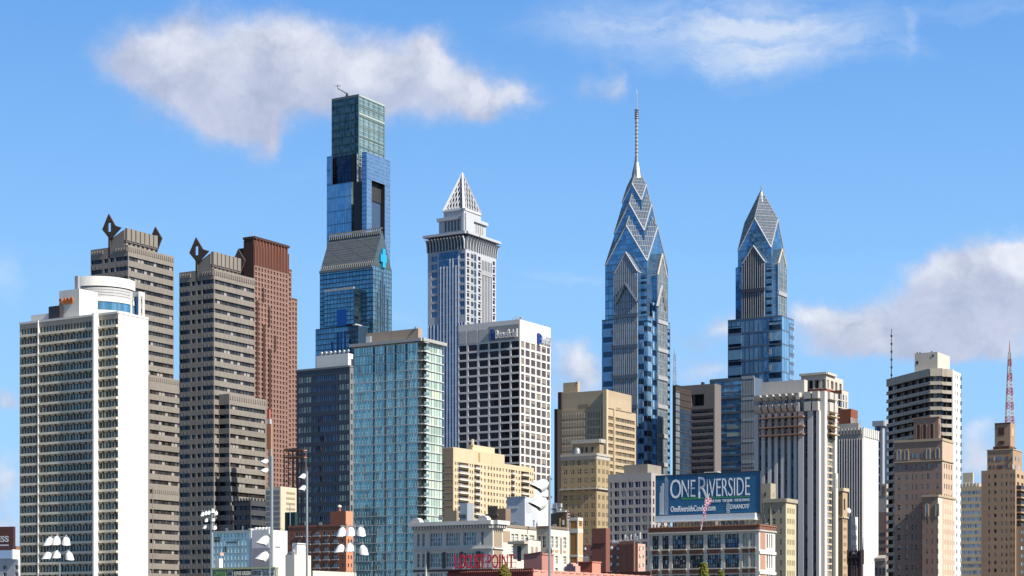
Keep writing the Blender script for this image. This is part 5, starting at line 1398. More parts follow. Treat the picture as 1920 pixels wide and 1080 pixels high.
def arch(kk, fr, x, w_, y0, y1, v_, mt, mg, d=0):
    u = fr.ux(x); z0, z1 = v_.z(y0), v_.z(y1); r = w_; zs_ = z1-r
    kk.fb(fr, u-r, u-r+.25, z0, zs_, d, d+.15, mt); kk.fb(fr, u+r-.25, u+r, z0, zs_, d, d+.15, mt); kk.fq(fr, u-r+.2, u+r-.2, z0, zs_, d+.03, mg)
    for i in range(8):
        a0, a1 = pi*i/8, pi*(i+1)/8
        P = [fr.p(u+rr_*cos(a), zs_+rr_*sin(a), dd) for dd in (d+.15, d) for rr_, a in ((r, a0), (r, a1), (r-.25, a1), (r-.25, a0))]
        kk.hexa(P, mt); kk.quad((fr.p(u, zs_, d+.03), fr.p(u+(r-.2)*cos(a0), zs_+(r-.2)*sin(a0), d+.03), fr.p(u+(r-.2)*cos(a1), zs_+(r-.2)*sin(a1), d+.03)), mg)
for x in (1685.5, 1699.8, 1740.5, 1757.7):
    k = MB(); arch(k, L, x, .58, 859, 838.5, v, 0, 1); t.part('arched_window', k, [TR, GW])
k = MB()
for x in (1711, 1718, 1729): k.fb(L, L.ux(x)-.2, L.ux(x)+.25, v.z(856), v.z(847), 0, .05)
t.part('window', k, GW)
pv = V(1713, 1755, 1764, B=add(along(v.B, DLv, 1755), DRv, 2)); k = MB(); k.vol(pv, zt, pv.z(782)); 
for x in (1722, 1733.5, 1747): arch(k, pv.L, x, .62, 822, 792, pv, 1, 2)
for x in (1757.5, 1761): k.fb(pv.R, pv.R.ux(x)-.2, pv.R.ux(x)+.2, pv.z(815), pv.z(795), 0, .08, 2)
for fr in (pv.L, pv.R): k.fb(fr, -.2, fr.W+.2, pv.z(783), pv.z(781), -.3, .2, 1)
t.part('tower_top', k, [BB, wall(.3, .2, .14), wall(.12, .07, .06)])
# projecting front wing
fv = V(1729, 1766.7, 1791.5, B=add(v.B, L.n, 3.2)); fv = V(1729, 1766.4, 1791.5, B=(fv.B[0], fv.B[1])); fz = fv.z(930); mb = MB(); mb.vol(fv, 0, fz, 'KS')
rf = rows(fv, 972, 19, 9)
facade(t, mb, fv.L, 0, fz, pxs(fv.L, (1736.5, 1739.5), (1747, 1749), (1756, 1759)), rf, GW, ZW, rec=.3, blind=.5)
facade(t, mb, fv.R, 0, fz, pxs(fv.R, (1769, 1770.3), (1774, 1775.4), (1778.6, 1780), (1783.4, 1784.8), (1788, 1789)), rf, G_DARK, ZW, rec=.25, m=1, blind=.2)
for x in (1738, 1757.5): arch(mb, fv.L, x, .5, 968, 943, fv, 2, 3)
for fr in (fv.L, fv.R): mb.fb(fr, -.1, fr.W+.1, fz-.15, fz+.35, -.2, .25, 2)
t.part('front_wing', mb, [wall(.33, .225, .18, var=.1, scale=.3), wall(.74, .64, .54, var=.05), TR, GW])  # second colour: sun glare on the right face put into a paler brick
t.done()

# ================================================================== cream ribbon-window block
v = V(1770, 1841, 1850, 660); L = v.L
t = bld('apartment_slab', 'cream apartment block with continuous window ribbons left of the right edge tower', v)
zt = v.z(912); mb = MB(); mb.vol(v, 0, zt, 'RKS'); rw = rows(v, 919.5, 12.5, 6.8)
facade(t, mb, L, 0, zt, pxs(L, (1803, 1839)), rw, None, None, rec=.3)
for (a, b) in rw:
    k = MB(); p, q = L.ux(1803), L.ux(1839); panes(k, L, p, q, a, b, 16, 1, -.28); bars(k, L, p, q, a, b, 16, 1, .12, 0, .1, 1, -.28); t.repeat('window_band', k, [glass((.12, .16, .2), (.45, .5, .54), metal=.5, c3=(.04, .05, .06)), WHITE], 5)
t.part('wall', mb, wall(.58, .48, .33, var=.08))
pv = V(1805, 1821, 1826, B=add(along(v.B, DLv, 1821), DRv, 2)); k = MB(); k.vol(pv, zt-1, pv.z(886)); t.part('penthouse', k, wall(.6, .54, .42))
pv = V(1800, 1834, 1840, B=add(along(v.B, DLv, 1834), DRv, 1)); k = MB(); k.vol(pv, zt-1, pv.z(906)); 
for i in range(5): k.fb(pv.L, pv.L.W*(.1+.18*i), pv.L.W*(.16+.18*i), pv.z(911), pv.z(903), 0, .2, 1)
t.part('roof_storey', k, [wall(.5, .44, .34), WHITE]); t.done()

# ================================================================== stepped brick tower at the right edge
v = V(1840, 1904, 1927, 480); L, R = v.L, v.R
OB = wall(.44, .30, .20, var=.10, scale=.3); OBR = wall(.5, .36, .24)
t = bld('brick_tower', 'stepped orange brown brick tower at the right edge carrying a red and white mast', v)
zt = v.z(880); mb = MB(); mb.vol(v, 0, zt, 'KS'); rw = rows(v, 888, 14.8, 6.8)
facade(t, mb, L, 0, zt, pxs(L, (1853, 1856), (1863.5, 1868.5), (1877.5, 1879.8), (1885.5, 1888.5), (1894.5, 1897), (1900, 1902)), rw, GW, ZW, rec=.3, blind=.5)
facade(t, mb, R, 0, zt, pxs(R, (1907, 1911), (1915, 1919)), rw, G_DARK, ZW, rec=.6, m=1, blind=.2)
t.part('wall', mb, [OB, OBR])
lo = V(1900, 1911.5, 1935, B=add(add(v.B, R.n, 3.4), DRv, .5)); k = MB(); k.vol(lo, 0, lo.z(987)); 
for i in range(6):
    for x in (1914, 1919): k.fb(lo.R, lo.R.ux(x), lo.R.ux(x)+1.2, lo.z(1003+i*14.8), lo.z(997+i*14.8), 0, .06, 1)
t.part('side_wing', k, [OB, GW])
k = MB()
for i in range(6): k.fb(R, R.ux(1905.5), R.ux(1925), v.z(917+i*14), v.z(910+i*14), 0, 1.2, 1); k.fb(R, R.ux(1905.5), R.ux(1925), v.z(920+i*14), v.z(917+i*14), 0, 1.3, 0)
t.part('balcony', k, [OB, DARKM])
m2 = V(1851, 1896, 1916, B=add(along(v.B, DLv, 1896), DRv, 1.5)); k = MB(); k.vol(m2, zt-.5, m2.z(842))
for fr in (m2.L, m2.R): k.fb(fr, -.1, fr.W+.1, m2.z(843), m2.z(841), -.3, .15, 1)
for y in (855, 871):
    for x, w_ in ((1856, 2.5), (1863, 2), (1870, 9.5), (1887, 4)): k.fb(m2.L, m2.L.ux(x), m2.L.ux(x+w_), m2.z(y+7), m2.z(y), 0, .07, 2)
    for x, w_ in ((1898, 1.5), (1903, 2), (1909, 2)): k.fb(m2.R, m2.R.ux(x), m2.R.ux(x+w_), m2.z(y+7), m2.z(y), 0, .07, 2)
t.part('middle_tier', k, [OB, TR, GW])
m3 = V(1865, 1892, 1903, B=add(along(m2.B, DLv, 1891.5), DRv, 1.5)); k = MB(); zz3 = m2.z(843); k.vol(m3, zz3, m3.z(792.5), m=0)
k.fb(m3.L, m3.L.ux(1872), m3.L.ux(1883), m3.z(815), m3.z(801), 0, .06, 1); k.fb(m3.L, m3.L.ux(1873), m3.L.ux(1883), m3.z(832), m3.z(826), 0, .06, 1); k.fb(m3.R, m3.R.W*.2, m3.R.W*.7, m3.z(817), m3.z(801), 0, .06, 2)
b4 = V(1862, 1893, 1905.5, B=add(m3.B, DRv, -1.0)); k.vol(b4, zz3, b4.z(836), m=1)
k.fb(m3.L, 0, m3.L.W, m3.z(794), m3.z(792), -.3, .2, 1)
t.part('top_tier', k, [OB, wall(.10, .045, .03), wall(.6, .45, .3)]); t.done()
# ================================================================== factory with billboard
v = V(1218, 1423, 1453.5, 350); L, R = v.L, v.R
CF = wall(.60, .585, .53, var=.08, joint=(1.6, 1.2, .06)); BRK = wall(.20, .10, .07); GF = glass((.03, .05, .07), (.16, .23, .30), metal=.7, wav=.08, c3=(.25, .28, .28)); WT = wall(.6, .6, .58)
t = bld('factory_building', 'grey concrete loft building with large paned windows and brick spandrels under the billboard', v)
zt = v.z(993); mb = MB(); mb.vol(v, 0, zt, 'KS')
rw = [(v.z(1117), v.z(1076)), (v.z(1064), v.z(1038)), (v.z(1026), v.z(999.5))]
cl_ = [(1223, 1235), (1241.5, 1254), (1260.5, 1286.5), (1293, 1319), (1326, 1352), (1359, 1385.5), (1392, 1403), (1406, 1416.5)]
cu_ = pxs(L, *cl_); nm_ = [3, 3, 6, 6, 6, 6, 2, 2]
facade(t, mb, L, 0, zt, cu_, rw, None, None, rec=.5)
for (a, b) in rw:
    for (p, q), n in zip(cu_, nm_):
        k = MB(); plain = n == 2
        panes(k, L, p, q, a, b, n, 3, -.45, 2 if plain else 0); bars(k, L, p, q, a, b, n, 3, .07, .07, .1, 1, -.45); k.fb(L, p, q, a, a+.25, -.45, -.1, 1)
        t.repeat('window', k, [GF, WT if plain else DARKM, glass((.3, .3, .26), (.4, .4, .34), metal=.2, rough=.3)], (q-p)*(b-a))
for z_ in (v.z(1035.5), v.z(1073)):
    for (p, q) in cu_: k = MB(); k.fb(L, p, q, z_-.05, z_+.72, -.1, .08, 0); k.fb(L, p-.1, q+.1, z_+.74, z_+.95, -.1, .3, 1); t.part('spandrel', k, [BRK, CF])
facade(t, mb, R, 0, zt, pxs(R, (1437.3, 1440), (1442, 1444), (1446, 1448.3)), rw, G_DARK, WHITE, rec=.3, m=1)
k = MB()
for (a, b) in rw: k.fb(R, R.ux(1425.5), R.ux(1435), a-.3, b+.2, 0, .06, 0); k.fb(R, 0, R.W, a-1.2, a-.7, 0, .25, 1)
t.part('brick_panel', k, [wall(.48, .27, .19), WHITE])
t.part('wall', mb, [CF, wall(.8, .78, .74)])  # right face in a whiter copy: its sunlight is put into the colour
k = MB()
for fr in (L, R): k.fb(fr, -.2, fr.W+.2, zt, v.z(984), -.6, .1, 0); k.fb(fr, -.25, fr.W+.25, v.z(985), v.z(983), -.7, .25, 1); k.fb(fr, -.1, fr.W+.1, zt-.25, zt, -.1, .3, 2)
t.part('parapet', k, [BRK, wall(.38, .16, .09), CF]); t.done()

bv = V(1230.5, 1425, 1428, 356); L = bv.L; z = bv.z
t = Thing('billboard', 'wide blue billboard reading One Riverside on the loft building roof', 'billboard', (*bv.B, v.z(984)))
BLU = wall(.03, .15, .31, rough=.45, var=.05, streak=.03, scale=.3); WHT = wall(1.0, 1.05, 1.1, rough=.6, var=.02, streak=0)
zt, zb = z(884), z(960)
k = MB(); k.fb(L, 0, L.W, zb, zt, -.5, 0); t.part('panel', k, BLU)
k = MB(); e = .12
k.fb(L, -e, L.W+e, zt, zt+.14, -.55, .1); k.fb(L, -e, L.W+e, zb-.2, zb, -.55, .1); k.fb(L, -e, 0, zb, zt, -.55, .1); k.fb(L, L.W, L.W+e, zb, zt, -.55, .1); t.part('frame', k, DARKM)
H = zt-zb
def ty(f): return zt-H*f     # fraction of the panel height from the top
def tx(px): return L.W*(px-150)/955.0  # in 4.91x crop pixels
lt = MB()
def tt(s, x0, x1, f0, f1, bold=0): text_mesh(lt, s, L, tx(x0), tx(x1), ty(f1), ty(f0), .01, 0, .05, bold)
tt('O', 282, 384, .10, .585, -.004); tt('NE', 390, 515, .135, .555, -.012)
tt('R', 545, 632, .07, .60, -.006); tt('IVERSIDE', 624, 1012, .125, .575, -.012)
tt('THE RIVER \u00b7 THE PARK \u00b7 THE ULTIMATE', 655, 1010, .655, .72, .012)
tt('OneRiversideCondos.com', 286, 700, .775, .925, .012); tt('DRANOFF', 840, 1008, .79, .90, .005)
t.part('lettering', lt, WHT)
k = MB(); k.quad((L.p(tx(390), ty(.62), .02), L.p(tx(545), ty(.60), .02), L.p(tx(545), ty(.565), .02), L.p(tx(390), ty(.57), .02))); k.fb(L, tx(390), tx(600), ty(.625), ty(.59), 0, .03); k.fb(L, tx(640), tx(1010), ty(.62), ty(.585), 0, .03); t.part('green_line', k, wall(.06, .33, .14, var=.03))
k = MB()  # pictured towers on the left of the panel
for x0, x1, f0, m_ in ((178, 190, .42, 1), (190, 203, .25, 0), (205, 225, .18, 0), (232, 256, .02, 0), (244, 262, .08, 1)): k.fb(L, tx(x0), tx(x1), ty(.985), ty(f0), 0, .02+.01*m_, m_)
for i in range(26): f0 = .12+i*.033; k.fb(L, tx(234), tx(260), ty(f0+.008), ty(f0), .02, .04, 2)
t.part('pictured_tower', k, [wall(.62, .7, .76), wall(.35, .45, .55), wall(.2, .32, .44)])
k = MB(); c = (tx(818), ty(.86)) # lamp-like emblem: body with ribs and a foot
for i in range(5):
    w_ = (.30, .42, .42, .36, .26)[i]; k.fb(L, c[0]-w_, c[0]+w_, c[1]+.75-.38*i-.28, c[1]+.75-.38*i, 0, .04)
k.fb(L, c[0]-.36, c[0]+.36, ty(.985), ty(.965), 0, .04); k.fb(L, c[0]-.2, c[0]+.2, ty(.74), ty(.70), 0, .04); t.part('emblem', k, wall(.6, .66, .7))
k = MB(); k.fb(L, .2, L.W*.97, z(973), z(961.5), -.3, .9, 0)
k.fb(L, .2, L.W*.97, z(974), z(972.5), -.6, 1.2, 1); t.part('catwalk_apron', k, [wall(.62, .72, .82, rough=.5), WHITE])
k = MB(); zr = v.z(986)
for i in range(17):
    u = L.W*i/16; 
    for d in (-.4, -2.6): k.tube(L.p(u, zr, d), L.p(u, z(972), d), .09, .09, 5)
    k.tube(L.p(u, zr, -2.6), L.p(u, zt-2, -.5), .07, .07, 5)
    if i < 16: k.tube(L.p(u, zr, -.4), L.p(u+L.W/16, z(974), -.4), .06, .06, 5); k.tube(L.p(u+L.W/16, zr, -2.6), L.p(u, z(974), -2.6), .06, .06, 5)
t.part('support_truss', k, wall(.16, .13, .12, rough=.6))
k = MB(); k.fb(L, L.W*.48, L.W*.61, zt+.2, zt+.33, -1, .6); t.part('top_rail', k, WHITE); 
# limp flag
q = gp(1314, 344); zb_ = zz(992, 344)
t = Thing('flag', 'limp red and white striped flag on a white pole in front of the billboard', 'flag', (q[0], q[1], zz(1000, 344)))
k = MB(); P0 = (q[0], q[1], zz(994, 344)); P1 = (gx(1330, 344), 344, zz(925, 344)); k.tube(P0, P1, .07, .06, 6)
t.part('pole', k, WHITE)
k = MB(); n = 14
for i in range(n):
    f0, f1 = i/n, (i+1)/n
    def e_(f, s): 
        x = gx(1327.5-12*f+1.2*sin(f*11), 344)+s*(.42-.28*f if f > .22 else .6); return (x, 343.7+.15*sin(f*17+s*2), zz(934+52*f, 344))
    for s0, s1, m_ in ((-1, -.33, i % 2), (-.33, .33, (i+1) % 2), (.33, 1, i % 2)): k.quad((e_(f0, s0), e_(f0, s1), e_(f1, s1), e_(f1, s0)), m_)
t.part('cloth', k, [wall(.50, .14, .24), wall(.6, .5, .58)])

# ================================================================== letter building with white cornice
v = V(775, 924, 943.5, 330); L, R = v.L, v.R
t = bld('loft_building', 'white loft building with curved cornice ends and wide paned windows behind the red letters', v)
WG = wall(.74, .71, .66, var=.08, streak=.1); WR = wall(.74, .69, .60); TB = wall(.36, .29, .22); BK = wall(.12, .10, .09)
zt = v.z(988); mb = MB(); mb.vol(v, 0, zt, 'KS'); rw = [(v.z(1100), v.z(1073)), (v.z(1061), v.z(1035)), (v.z(1021), v.z(996.5))]
xs_ = [(782, 786.5, 1), (791.5, 796, 1), (806, 829, 5), (836, 862, 6), (868.5, 892.5, 5), (901.5, 907, 1)]
cu_ = pxs(L, *[(a, b) for a, b, n in xs_]); facade(t, mb, L, 0, zt, cu_, rw, None, None, rec=.45)
for (a, b) in rw:
    for (p, q), (_, _, n) in zip(cu_, xs_):
        k = MB(); panes(k, L, p, q, a, b, n, 3, -.4, 0); bars(k, L, p, q, a, b, n, 3, .14, .1, .12, 1, -.4); t.repeat('window', k, [glass((.05, .08, .10), (.25, .34, .36), metal=.5), WHITE], (q-p)*(b-a))
facade(t, mb, R, 0, zt, pxs(R, (929, 933), (936, 940)), rw[1:], None, None, rec=.3, m=1)
t.part('wall', mb, [WG, WR])
k = MB(); k.fb(R, R.ux(926), R.ux(941), v.z(1066), v.z(993), -.31, .04); t.part('brick_panel', k, TB)
k = MB()
for p, q in pxs(L, (798, 805.5), (829.8, 835.5), (862.8, 868), (893, 901)): k.fb(L, p, q, v.z(1064), v.z(1033), 0, .12)
k.fb(L, 0, L.W, v.z(1070), v.z(1066), 0, .1); t.part('brick_pier', k, BK)
k = MB()
for fr in (L, R):
    k.fb(fr, -.3, fr.W+.3, v.z(983), v.z(975.5), -.3, 1.2); k.fb(fr, -.2, fr.W+.2, zt-.2, v.z(983), -.3, .4); n = int(fr.W/.62)
    for i in range(n): c = fr.W*(i+.5)/n; k.fb(fr, c-.13, c+.13, zt-.1, v.z(983)-.02, .3, .9)
    k.fb(fr, 0, fr.W, v.z(1029), v.z(1026.5), -.1, .3)
for x in (785, 911):
    u = L.ux(x)
    for i in range(10):
        a0, a1 = pi*i/10, pi*(i+1)/10; r = 1.0
        k.hexa([L.p(u+r*cos(a), v.z(976)+h*r*.9*sin(a), d) for d in (1.1, -.2) for a, h in ((a0, 1), (a1, 1), (a1, 0), (a0, 0))])
t.part('cornice', k, wall(.7, .69, .67)); 
k = MB(); u = L.ux(800); k.fb(L, u-.12, u+.12, 0, v.z(1026), 0, .3); t.part('drainpipe', k, WHITE); t.done()
# roof pieces
def simple(name, label, cat, xs, D, y0, y1, mats, deco=None, group=None):
    v = V(*xs, D); z0 = 0 if y0 is None else v.z(y0)
    t = Thing(name, label, cat, (*v.B, z0), group); k = MB(); k.vol(v, z0, v.z(y1)); k.quad([(*p, z0) for p in (v.A, v.B, v.C, v.E)])
    if deco: deco(t, k, v, v.z)
    t.part('body', k, mats); return t
def dec(t, k, v, z):
    for i in range(8): c = v.L.W*(i+.5)/8*.55; k.fb(v.L, c-.15, c+.15, z(957), z(948), 0, .1, 1)
    for i in range(3): k.tube((*v.L.p(v.L.W*.12*i+.4, 0, 0)[:2], z(951)), (*v.L.p(v.L.W*.12*i+.4, 0, 0)[:2], z(947)), .08, .08, 4, 1)
    k.fb(v.L, -.3, v.L.W*.6, z(967), z(963), 0, .5, 1)
simple('roof_house', 'brown brick lift house with dark louvres on the white loft building roof', 'roof house', (915, 948, 957.5), 350, 990, 953, [wall(.28, .2, .14), wall(.12, .1, .08)], dec)
def dec(t, k, v, z):
    for i in range(7): k.fb(v.L, v.L.W*(.1+.12*i), v.L.W*(.14+.12*i), z(972), z(964), 0, .08, 1)
simple('cooling_tower', 'pale metal cooling tower with a dark grille on the white loft building roof', 'cooling tower', (862, 876, 888), 345, 976, 943, [wall(.48, .53, .58, rough=.4, metal=.3), wall(.08, .09, .1)], dec)
simple('roof_house', 'plain tan roof house beside the teal tower on the loft roof', 'roof house', (832, 856, 860), 350, 980, 957, [wall(.38, .3, .22)])
def dec(t, k, v, z):
    k.fb(v.L, -.2, v.L.W+.2, z(932), z(930.5), -.3, .25, 1); k.fb(v.L, v.L.W*.2, v.L.W*.65, z(953.5), z(952), 0, .12, 1); k.fb(v.L, v.L.W*.2, v.L.W*.65, z(980), z(978.5), 0, .12, 1); k.fb(v.R, v.R.W*.1, v.R.W*.5, z(960), z(940), 0, .04, 1)
simple('blank_block', 'blank pale blue grey windowless block behind the white loft building', 'building', (950, 984, 1008), 430, None, 931.5, [wall(.58, .62, .70, var=.12, streak=.15), wall(.5, .52, .56)], dec)
# long white wing with windows
v = V(938, 942, 1008, 345)
t = bld('loft_wing', 'low white wing with tan brick panels and grouped windows right of the loft building', v); R = v.R; mb = MB(); zt = v.z(988); mb.vol(v, 0, zt, 'LKS')
rw = [(v.z(1035), v.z(1022)), (v.z(1014), v.z(999))]; cu_ = pxs(R, (959, 964), (965.5, 972), (977, 982), (983.5, 989), (993, 1002))
facade(t, mb, R, 0, zt, cu_, rw, glass((.1, .14, .15), (.35, .4, .4), metal=.4), WHITE, rec=.3, nm=3, tr=2)
t.part('wall', mb, wall(.74, .70, .62)); k = MB(); k.fb(R, 0, R.W, zt, zt+.55, -.4, .15, 0); k.fb(R, R.ux(943.5), R.ux(956), v.z(1016), v.z(995), 0, .06, 1)
for p, q in cu_: k.fb(R, p, q, v.z(1019), v.z(1015), 0, .06, 1)
t.part('parapet', k, [wall(.3, .25, .2), wall(.42, .32, .24)])
k = MB(); cvv = V(962, 990, 1014, 322); k.vol(cvv, cvv.z(1048), cvv.z(1013)); k.fb(cvv.L, -.3, cvv.L.W, cvv.z(1020), cvv.z(1015), 0, 1.3, 1); k.fb(cvv.L, cvv.L.W*.3, cvv.L.W*.55, cvv.z(1052), cvv.z(1024), 0, .08, 2)
for x in (996, 1004): k.fb(cvv.R, cvv.R.ux(x), cvv.R.ux(x+4), cvv.z(1036), cvv.z(1024), 0, .05, 3)
t.part('porch', k, [wall(.72, .69, .6), wall(.5, .45, .36), DARKM, TB]); t.done()
v = V(1006, 1030, 1068, 350); L, R = v.L, v.R
t = bld('loft_wing', 'cream wing with tall paired windows behind the grey lamp pole', v); mb = MB(); zt = v.z(991); mb.vol(v, 0, zt, 'KS')
rw = [(v.z(1090), v.z(1064)), (v.z(1056), v.z(1041)), (v.z(1026), v.z(1005))]
facade(t, mb, L, 0, zt, pxs(L, (1009, 1015), (1017, 1024)), rw, GF, WHITE, rec=.35, nm=3, tr=2); facade(t, mb, R, 0, zt, pxs(R, (1033, 1038), (1041, 1046), (1056, 1062)), rw, glass((.15, .18, .18), (.4, .43, .42), metal=.4), WHITE, rec=.3, nm=2, tr=2, m=1)
k = MB(); k.fb(R, R.ux(1050), R.ux(1053.5), v.z(1037), v.z(1006), 0, .05, 0)
for x in (1033, 1041, 1056): k.fb(R, R.ux(x), R.ux(x+5.5), v.z(1035), v.z(1030), 0, .05, 1)
for fr in (L, R): k.fb(fr, 0, fr.W, zt, zt+.5, -.4, .15, 2)
t.part('wall_panel', k, [wall(.35, .3, .3), wall(.5, .32, .22), wall(.22, .17, .13)]); t.part('wall', mb, [wall(.5, .47, .40), wall(.78, .74, .66)])
t.done()
def dec(t, k, v, z):
    k.fb(v.L, v.L.W*.25, v.L.W*.33, z(990), z(970), 0, .1, 1); k.fb(v.L, v.L.W*.55, v.L.W*.75, z(984), z(975), 0, .08, 2); k.fb(v.L, 0, v.L.W, z(960), z(957.5), -.4, .3, 2); k.fb(v.R, 0, v.R.W, z(962), z(958), 0, .2, 3)
simple('roof_house', 'small dark brown roof house with yellow pipe beside the orange brick lift tower', 'roof house', (1045, 1062, 1066), 360, 993, 958, [wall(.17, .12, .07), wall(.7, .45, .1), WHITE, DARKM], dec)
def dec(t, k, v, z):
    for i in range(9):
        x = v.L.W*(i+.3)/9; h = random.uniform(8, 20); kind = i % 3
        k.tube(v.L.p(x, z(962), -1), v.L.p(x, z(962-h), -1), .12, .1, 5, 1); k.fb(v.L, x-.2, x+.25, z(962-h*.6), z(962-h), -.9, -.6, 2 if kind else 1)
    for y in (944, 952): k.tube(v.L.p(0, z(y), -1), v.L.p(v.L.W, z(y), -1), .1, .1, 5, 1)
simple('roof_equipment', 'dark roof plant room crowded with pale antennas behind the grey lamp pole', 'roof equipment', (1032, 1050, 1056), 430, 993, 962, [DARKM, STEEL, WHITE], dec)
# orange brick lift tower
v = V(1068, 1083.3, 1092.5, 345)
t = bld('lift_tower', 'orange brick lift tower with white stone bands and corner strips', v); k = MB(); zt = v.z(976); k.vol(v, 0, zt, 'LKS', 0); k.fq(v.R, 0, v.R.W, 0, zt, 0, 1)
t.part('wall', k, [wall(.42, .20, .06), wall(.72, .42, .22)]); k = MB()
for fr in (v.L, v.R):
    for y0, y1 in ((976, 970), (999, 991), (1044, 1040)): k.fb(fr, -.04, fr.W+.04, v.z(y0), v.z(y1), -.2, .06)
    for u in (0, fr.W-.14): k.fb(fr, u-.02, u+.14, 0, zt, -.1, .04)
t.part('stone_band', k, wall(.7, .66, .58)); k = MB()
for i in range(7): q = v.L.p(v.L.W*i/6, 0, -.1); k.tube((*q[:2], v.z(970)), (*q[:2], v.z(965)), .05, .05, 4)
k.tube(v.L.p(0, v.z(965)), v.L.p(v.L.W, v.z(965)), .06, .06, 4); k.tube(v.R.p(0, v.z(965)), v.R.p(v.R.W, v.z(966)), .06, .06, 4)
t.part('railing', k, DARKM)
k = MB(); 
for a, b in ((.25, .48), (.55, .8)):
    for (p, q, r, s_) in ((a, b, 976.5, 978), (a, b, 984, 985.5), (a, a+.06, 976.5, 985), (b-.06, b, 976.5, 985), (a, b, 980, 981.3)): k.fb(v.R, v.R.W*p, v.R.W*q, v.z(s_), v.z(r), 0, .08)
t.part('number_mark', k, wall(.25, .18, .12)); t.done()
# red brick terrace with lift block
v = V(1092, 1196, 1210, 400); L, R = v.L, v.R; RBK = wall(.33, .165, .13, var=.1, scale=.4)
t = bld('brick_block', 'dull red brick block with window air conditioners and white antennas on its roof', v); zt = v.z(1019); mb = MB(); mb.vol(v, 0, zt, 'KS')
rw = [(v.z(y+6), v.z(y)) for y in (1072, 1056, 1040, 1024)]
cu_ = pxs(L, (1096, 1102), (1107, 1110), (1121, 1131), (1145, 1149), (1152.5, 1157)); facade(t, mb, L, 0, zt, cu_, rw, GW, ZW, rec=.25, nm=2, blind=.3)
facade(t, mb, R, 0, zt, pxs(R, (1199, 1201), (1205, 1207)), rw, GW, ZW, rec=.25, m=1)
k = MB()
for (a, b) in rw:
    for x in (1097.5, 1146, 1147, 1160, 1199): fr = L if x < 1197 else R; u = fr.ux(x); zr_ = random.uniform(0, .5); k = MB(); k.fb(fr, u-.2, u+.2, a-.1+zr_, a+.4+zr_, 0, .35); t.part('air_conditioner', k, WHITE)
k = MB(); k.fb(L, L.ux(1163), L.ux(1191), 0, zt+.5, 0, .5, 0)
for i in range(12): u = L.ux(1164+i*2.3); k.fb(L, u-.05, u+.05, 0, zt, .5, .56, 1)
t.part('ribbed_bay', k, [wall(.28, .14, .11), wall(.2, .1, .08)])
t.part('wall', mb, [RBK, wall(.62, .42, .35)])
pv = V(1110, 1136, 1143.5, 388); k = MB(); k.vol(pv, 0, pv.z(990)); k.fb(pv.L, -.1, pv.L.W+.1, pv.z(1018.5), pv.z(1017), 0, .15); t.part('lift_block', k, wall(.25, .10, .075)); 
for i, (x, h, m_) in enumerate(((1145, 8, 0), (1149, 6, 1), (1154, 7, 0), (1158, 9, 1), (1167, 18, 0), (1172, 14, 1), (1178, 18, 0), (1186, 19, 0), (1190, 15, 1), (1200, 22, 0))):
    k = MB(); q = L.p(L.ux(min(x, 1195)), 0, -1.2); zz_ = v.z(1019); k.tube((*q[:2], zz_), (*q[:2], v.z(1019-h)), .06, .05, 5, 1); f = Fr(q[:2], add(q[:2], L.u, .5)); k.fb(f, -.15, .25, v.z(1019-h*.4), v.z(1019-h), 0, .2, 0); t.part('roof_antenna', k, [WHITE, STEEL])
t.done()
# coral, pink and brown roofs along the bottom
def dec(t, k, v, z):
    k.fq(v.R, 0, v.R.W, z(1100), z(1054), .03, 1)
    for fr in (v.L, v.R): k.fb(fr, -.1, fr.W+.1, z(1054.5), z(1052.5), -.2, .15, 1 if fr is v.R else 0)
    k.fb(v.L, v.L.W*.55, v.L.W*.75, z(1061), z(1058), 0, .08, 2)
simple('coral_house', 'coral red painted roof house right of the orange brick lift tower', 'building', (1084, 1110, 1126), 300, None, 1053, [wall(.50, .12, .06), wall(.66, .27, .19), wall(.25, .15, .12)], dec)
def dec(t, k, v, z):
    k.tube(v.L.p(0, z(1040)), v.L.p(v.L.W, z(1035)), .12, .12, 5, 1); k.fb(v.R, 0, v.R.W, z(1040), z(1037.5), -.1, .12, 0)
simple('pink_house', 'dusty pink stucco house with a dark roof edge behind the grey lamp pole', 'building', (982, 1016, 1038), 280, None, 1037, [wall(.50, .235, .20), wall(.2, .1, .08)], dec)
t = Thing('pink_gable', 'small pink stepped gable at the bottom centre', 'building', (*gp(1068, 290), 0)); k = MB(); f = Fr(gp(1058, 290), gp(1079, 288))
for a, b, y in ((0, .2, 1062), (.2, .38, 1058), (.38, .62, 1056), (.62, .8, 1058), (.8, 1, 1062)): k.fb(f, f.W*a, f.W*b, 0, zz(y, 290), -1, 0)
for i in range(5): k.fb(f, f.W*(.05+.2*i), f.W*(.12+.2*i), zz(1079, 290), zz(1073, 290), 0, .06)
t.part('gable_wall', k, wall(.66, .38, .33))
def dec(t, k, v, z):
    for i in range(18): k.tube(v.R.p(v.R.W*i/18, z(1071)), v.R.p(v.R.W*(i+.6)/18, z(1069)), .14, .14, 5, 0)
simple('pink_house', 'long low salmon wall with a tiled coping along the bottom centre', 'building', (996, 1000, 1225), 262, None, 1068, [wall(.62, .32, .26)], dec)
def dec(t, k, v, z):
    n = 40
    for i in range(n): c = v.L.W*(i+.5)/n; k.tube(v.L.p(c, z(1071.5), .25), v.L.p(c, z(1066), -.2), .11, .11, 5, 1)
    k.fb(v.L, 0, v.L.W, z(1066.5), z(1065.5), -.4, .1, 0)
simple('tiled_parapet', 'dark red tiled roof edge under the tall red letters', 'roof', (840, 999, 1003), 262, None, 1067, [wall(.22, .05, .045), wall(.16, .05, .04)], dec)
simple('brown_parapet', 'dark brown parapet in front of the red brick block', 'roof', (1117, 1219, 1222), 305, None, 1071, [wall(.10, .045, .035)], None)
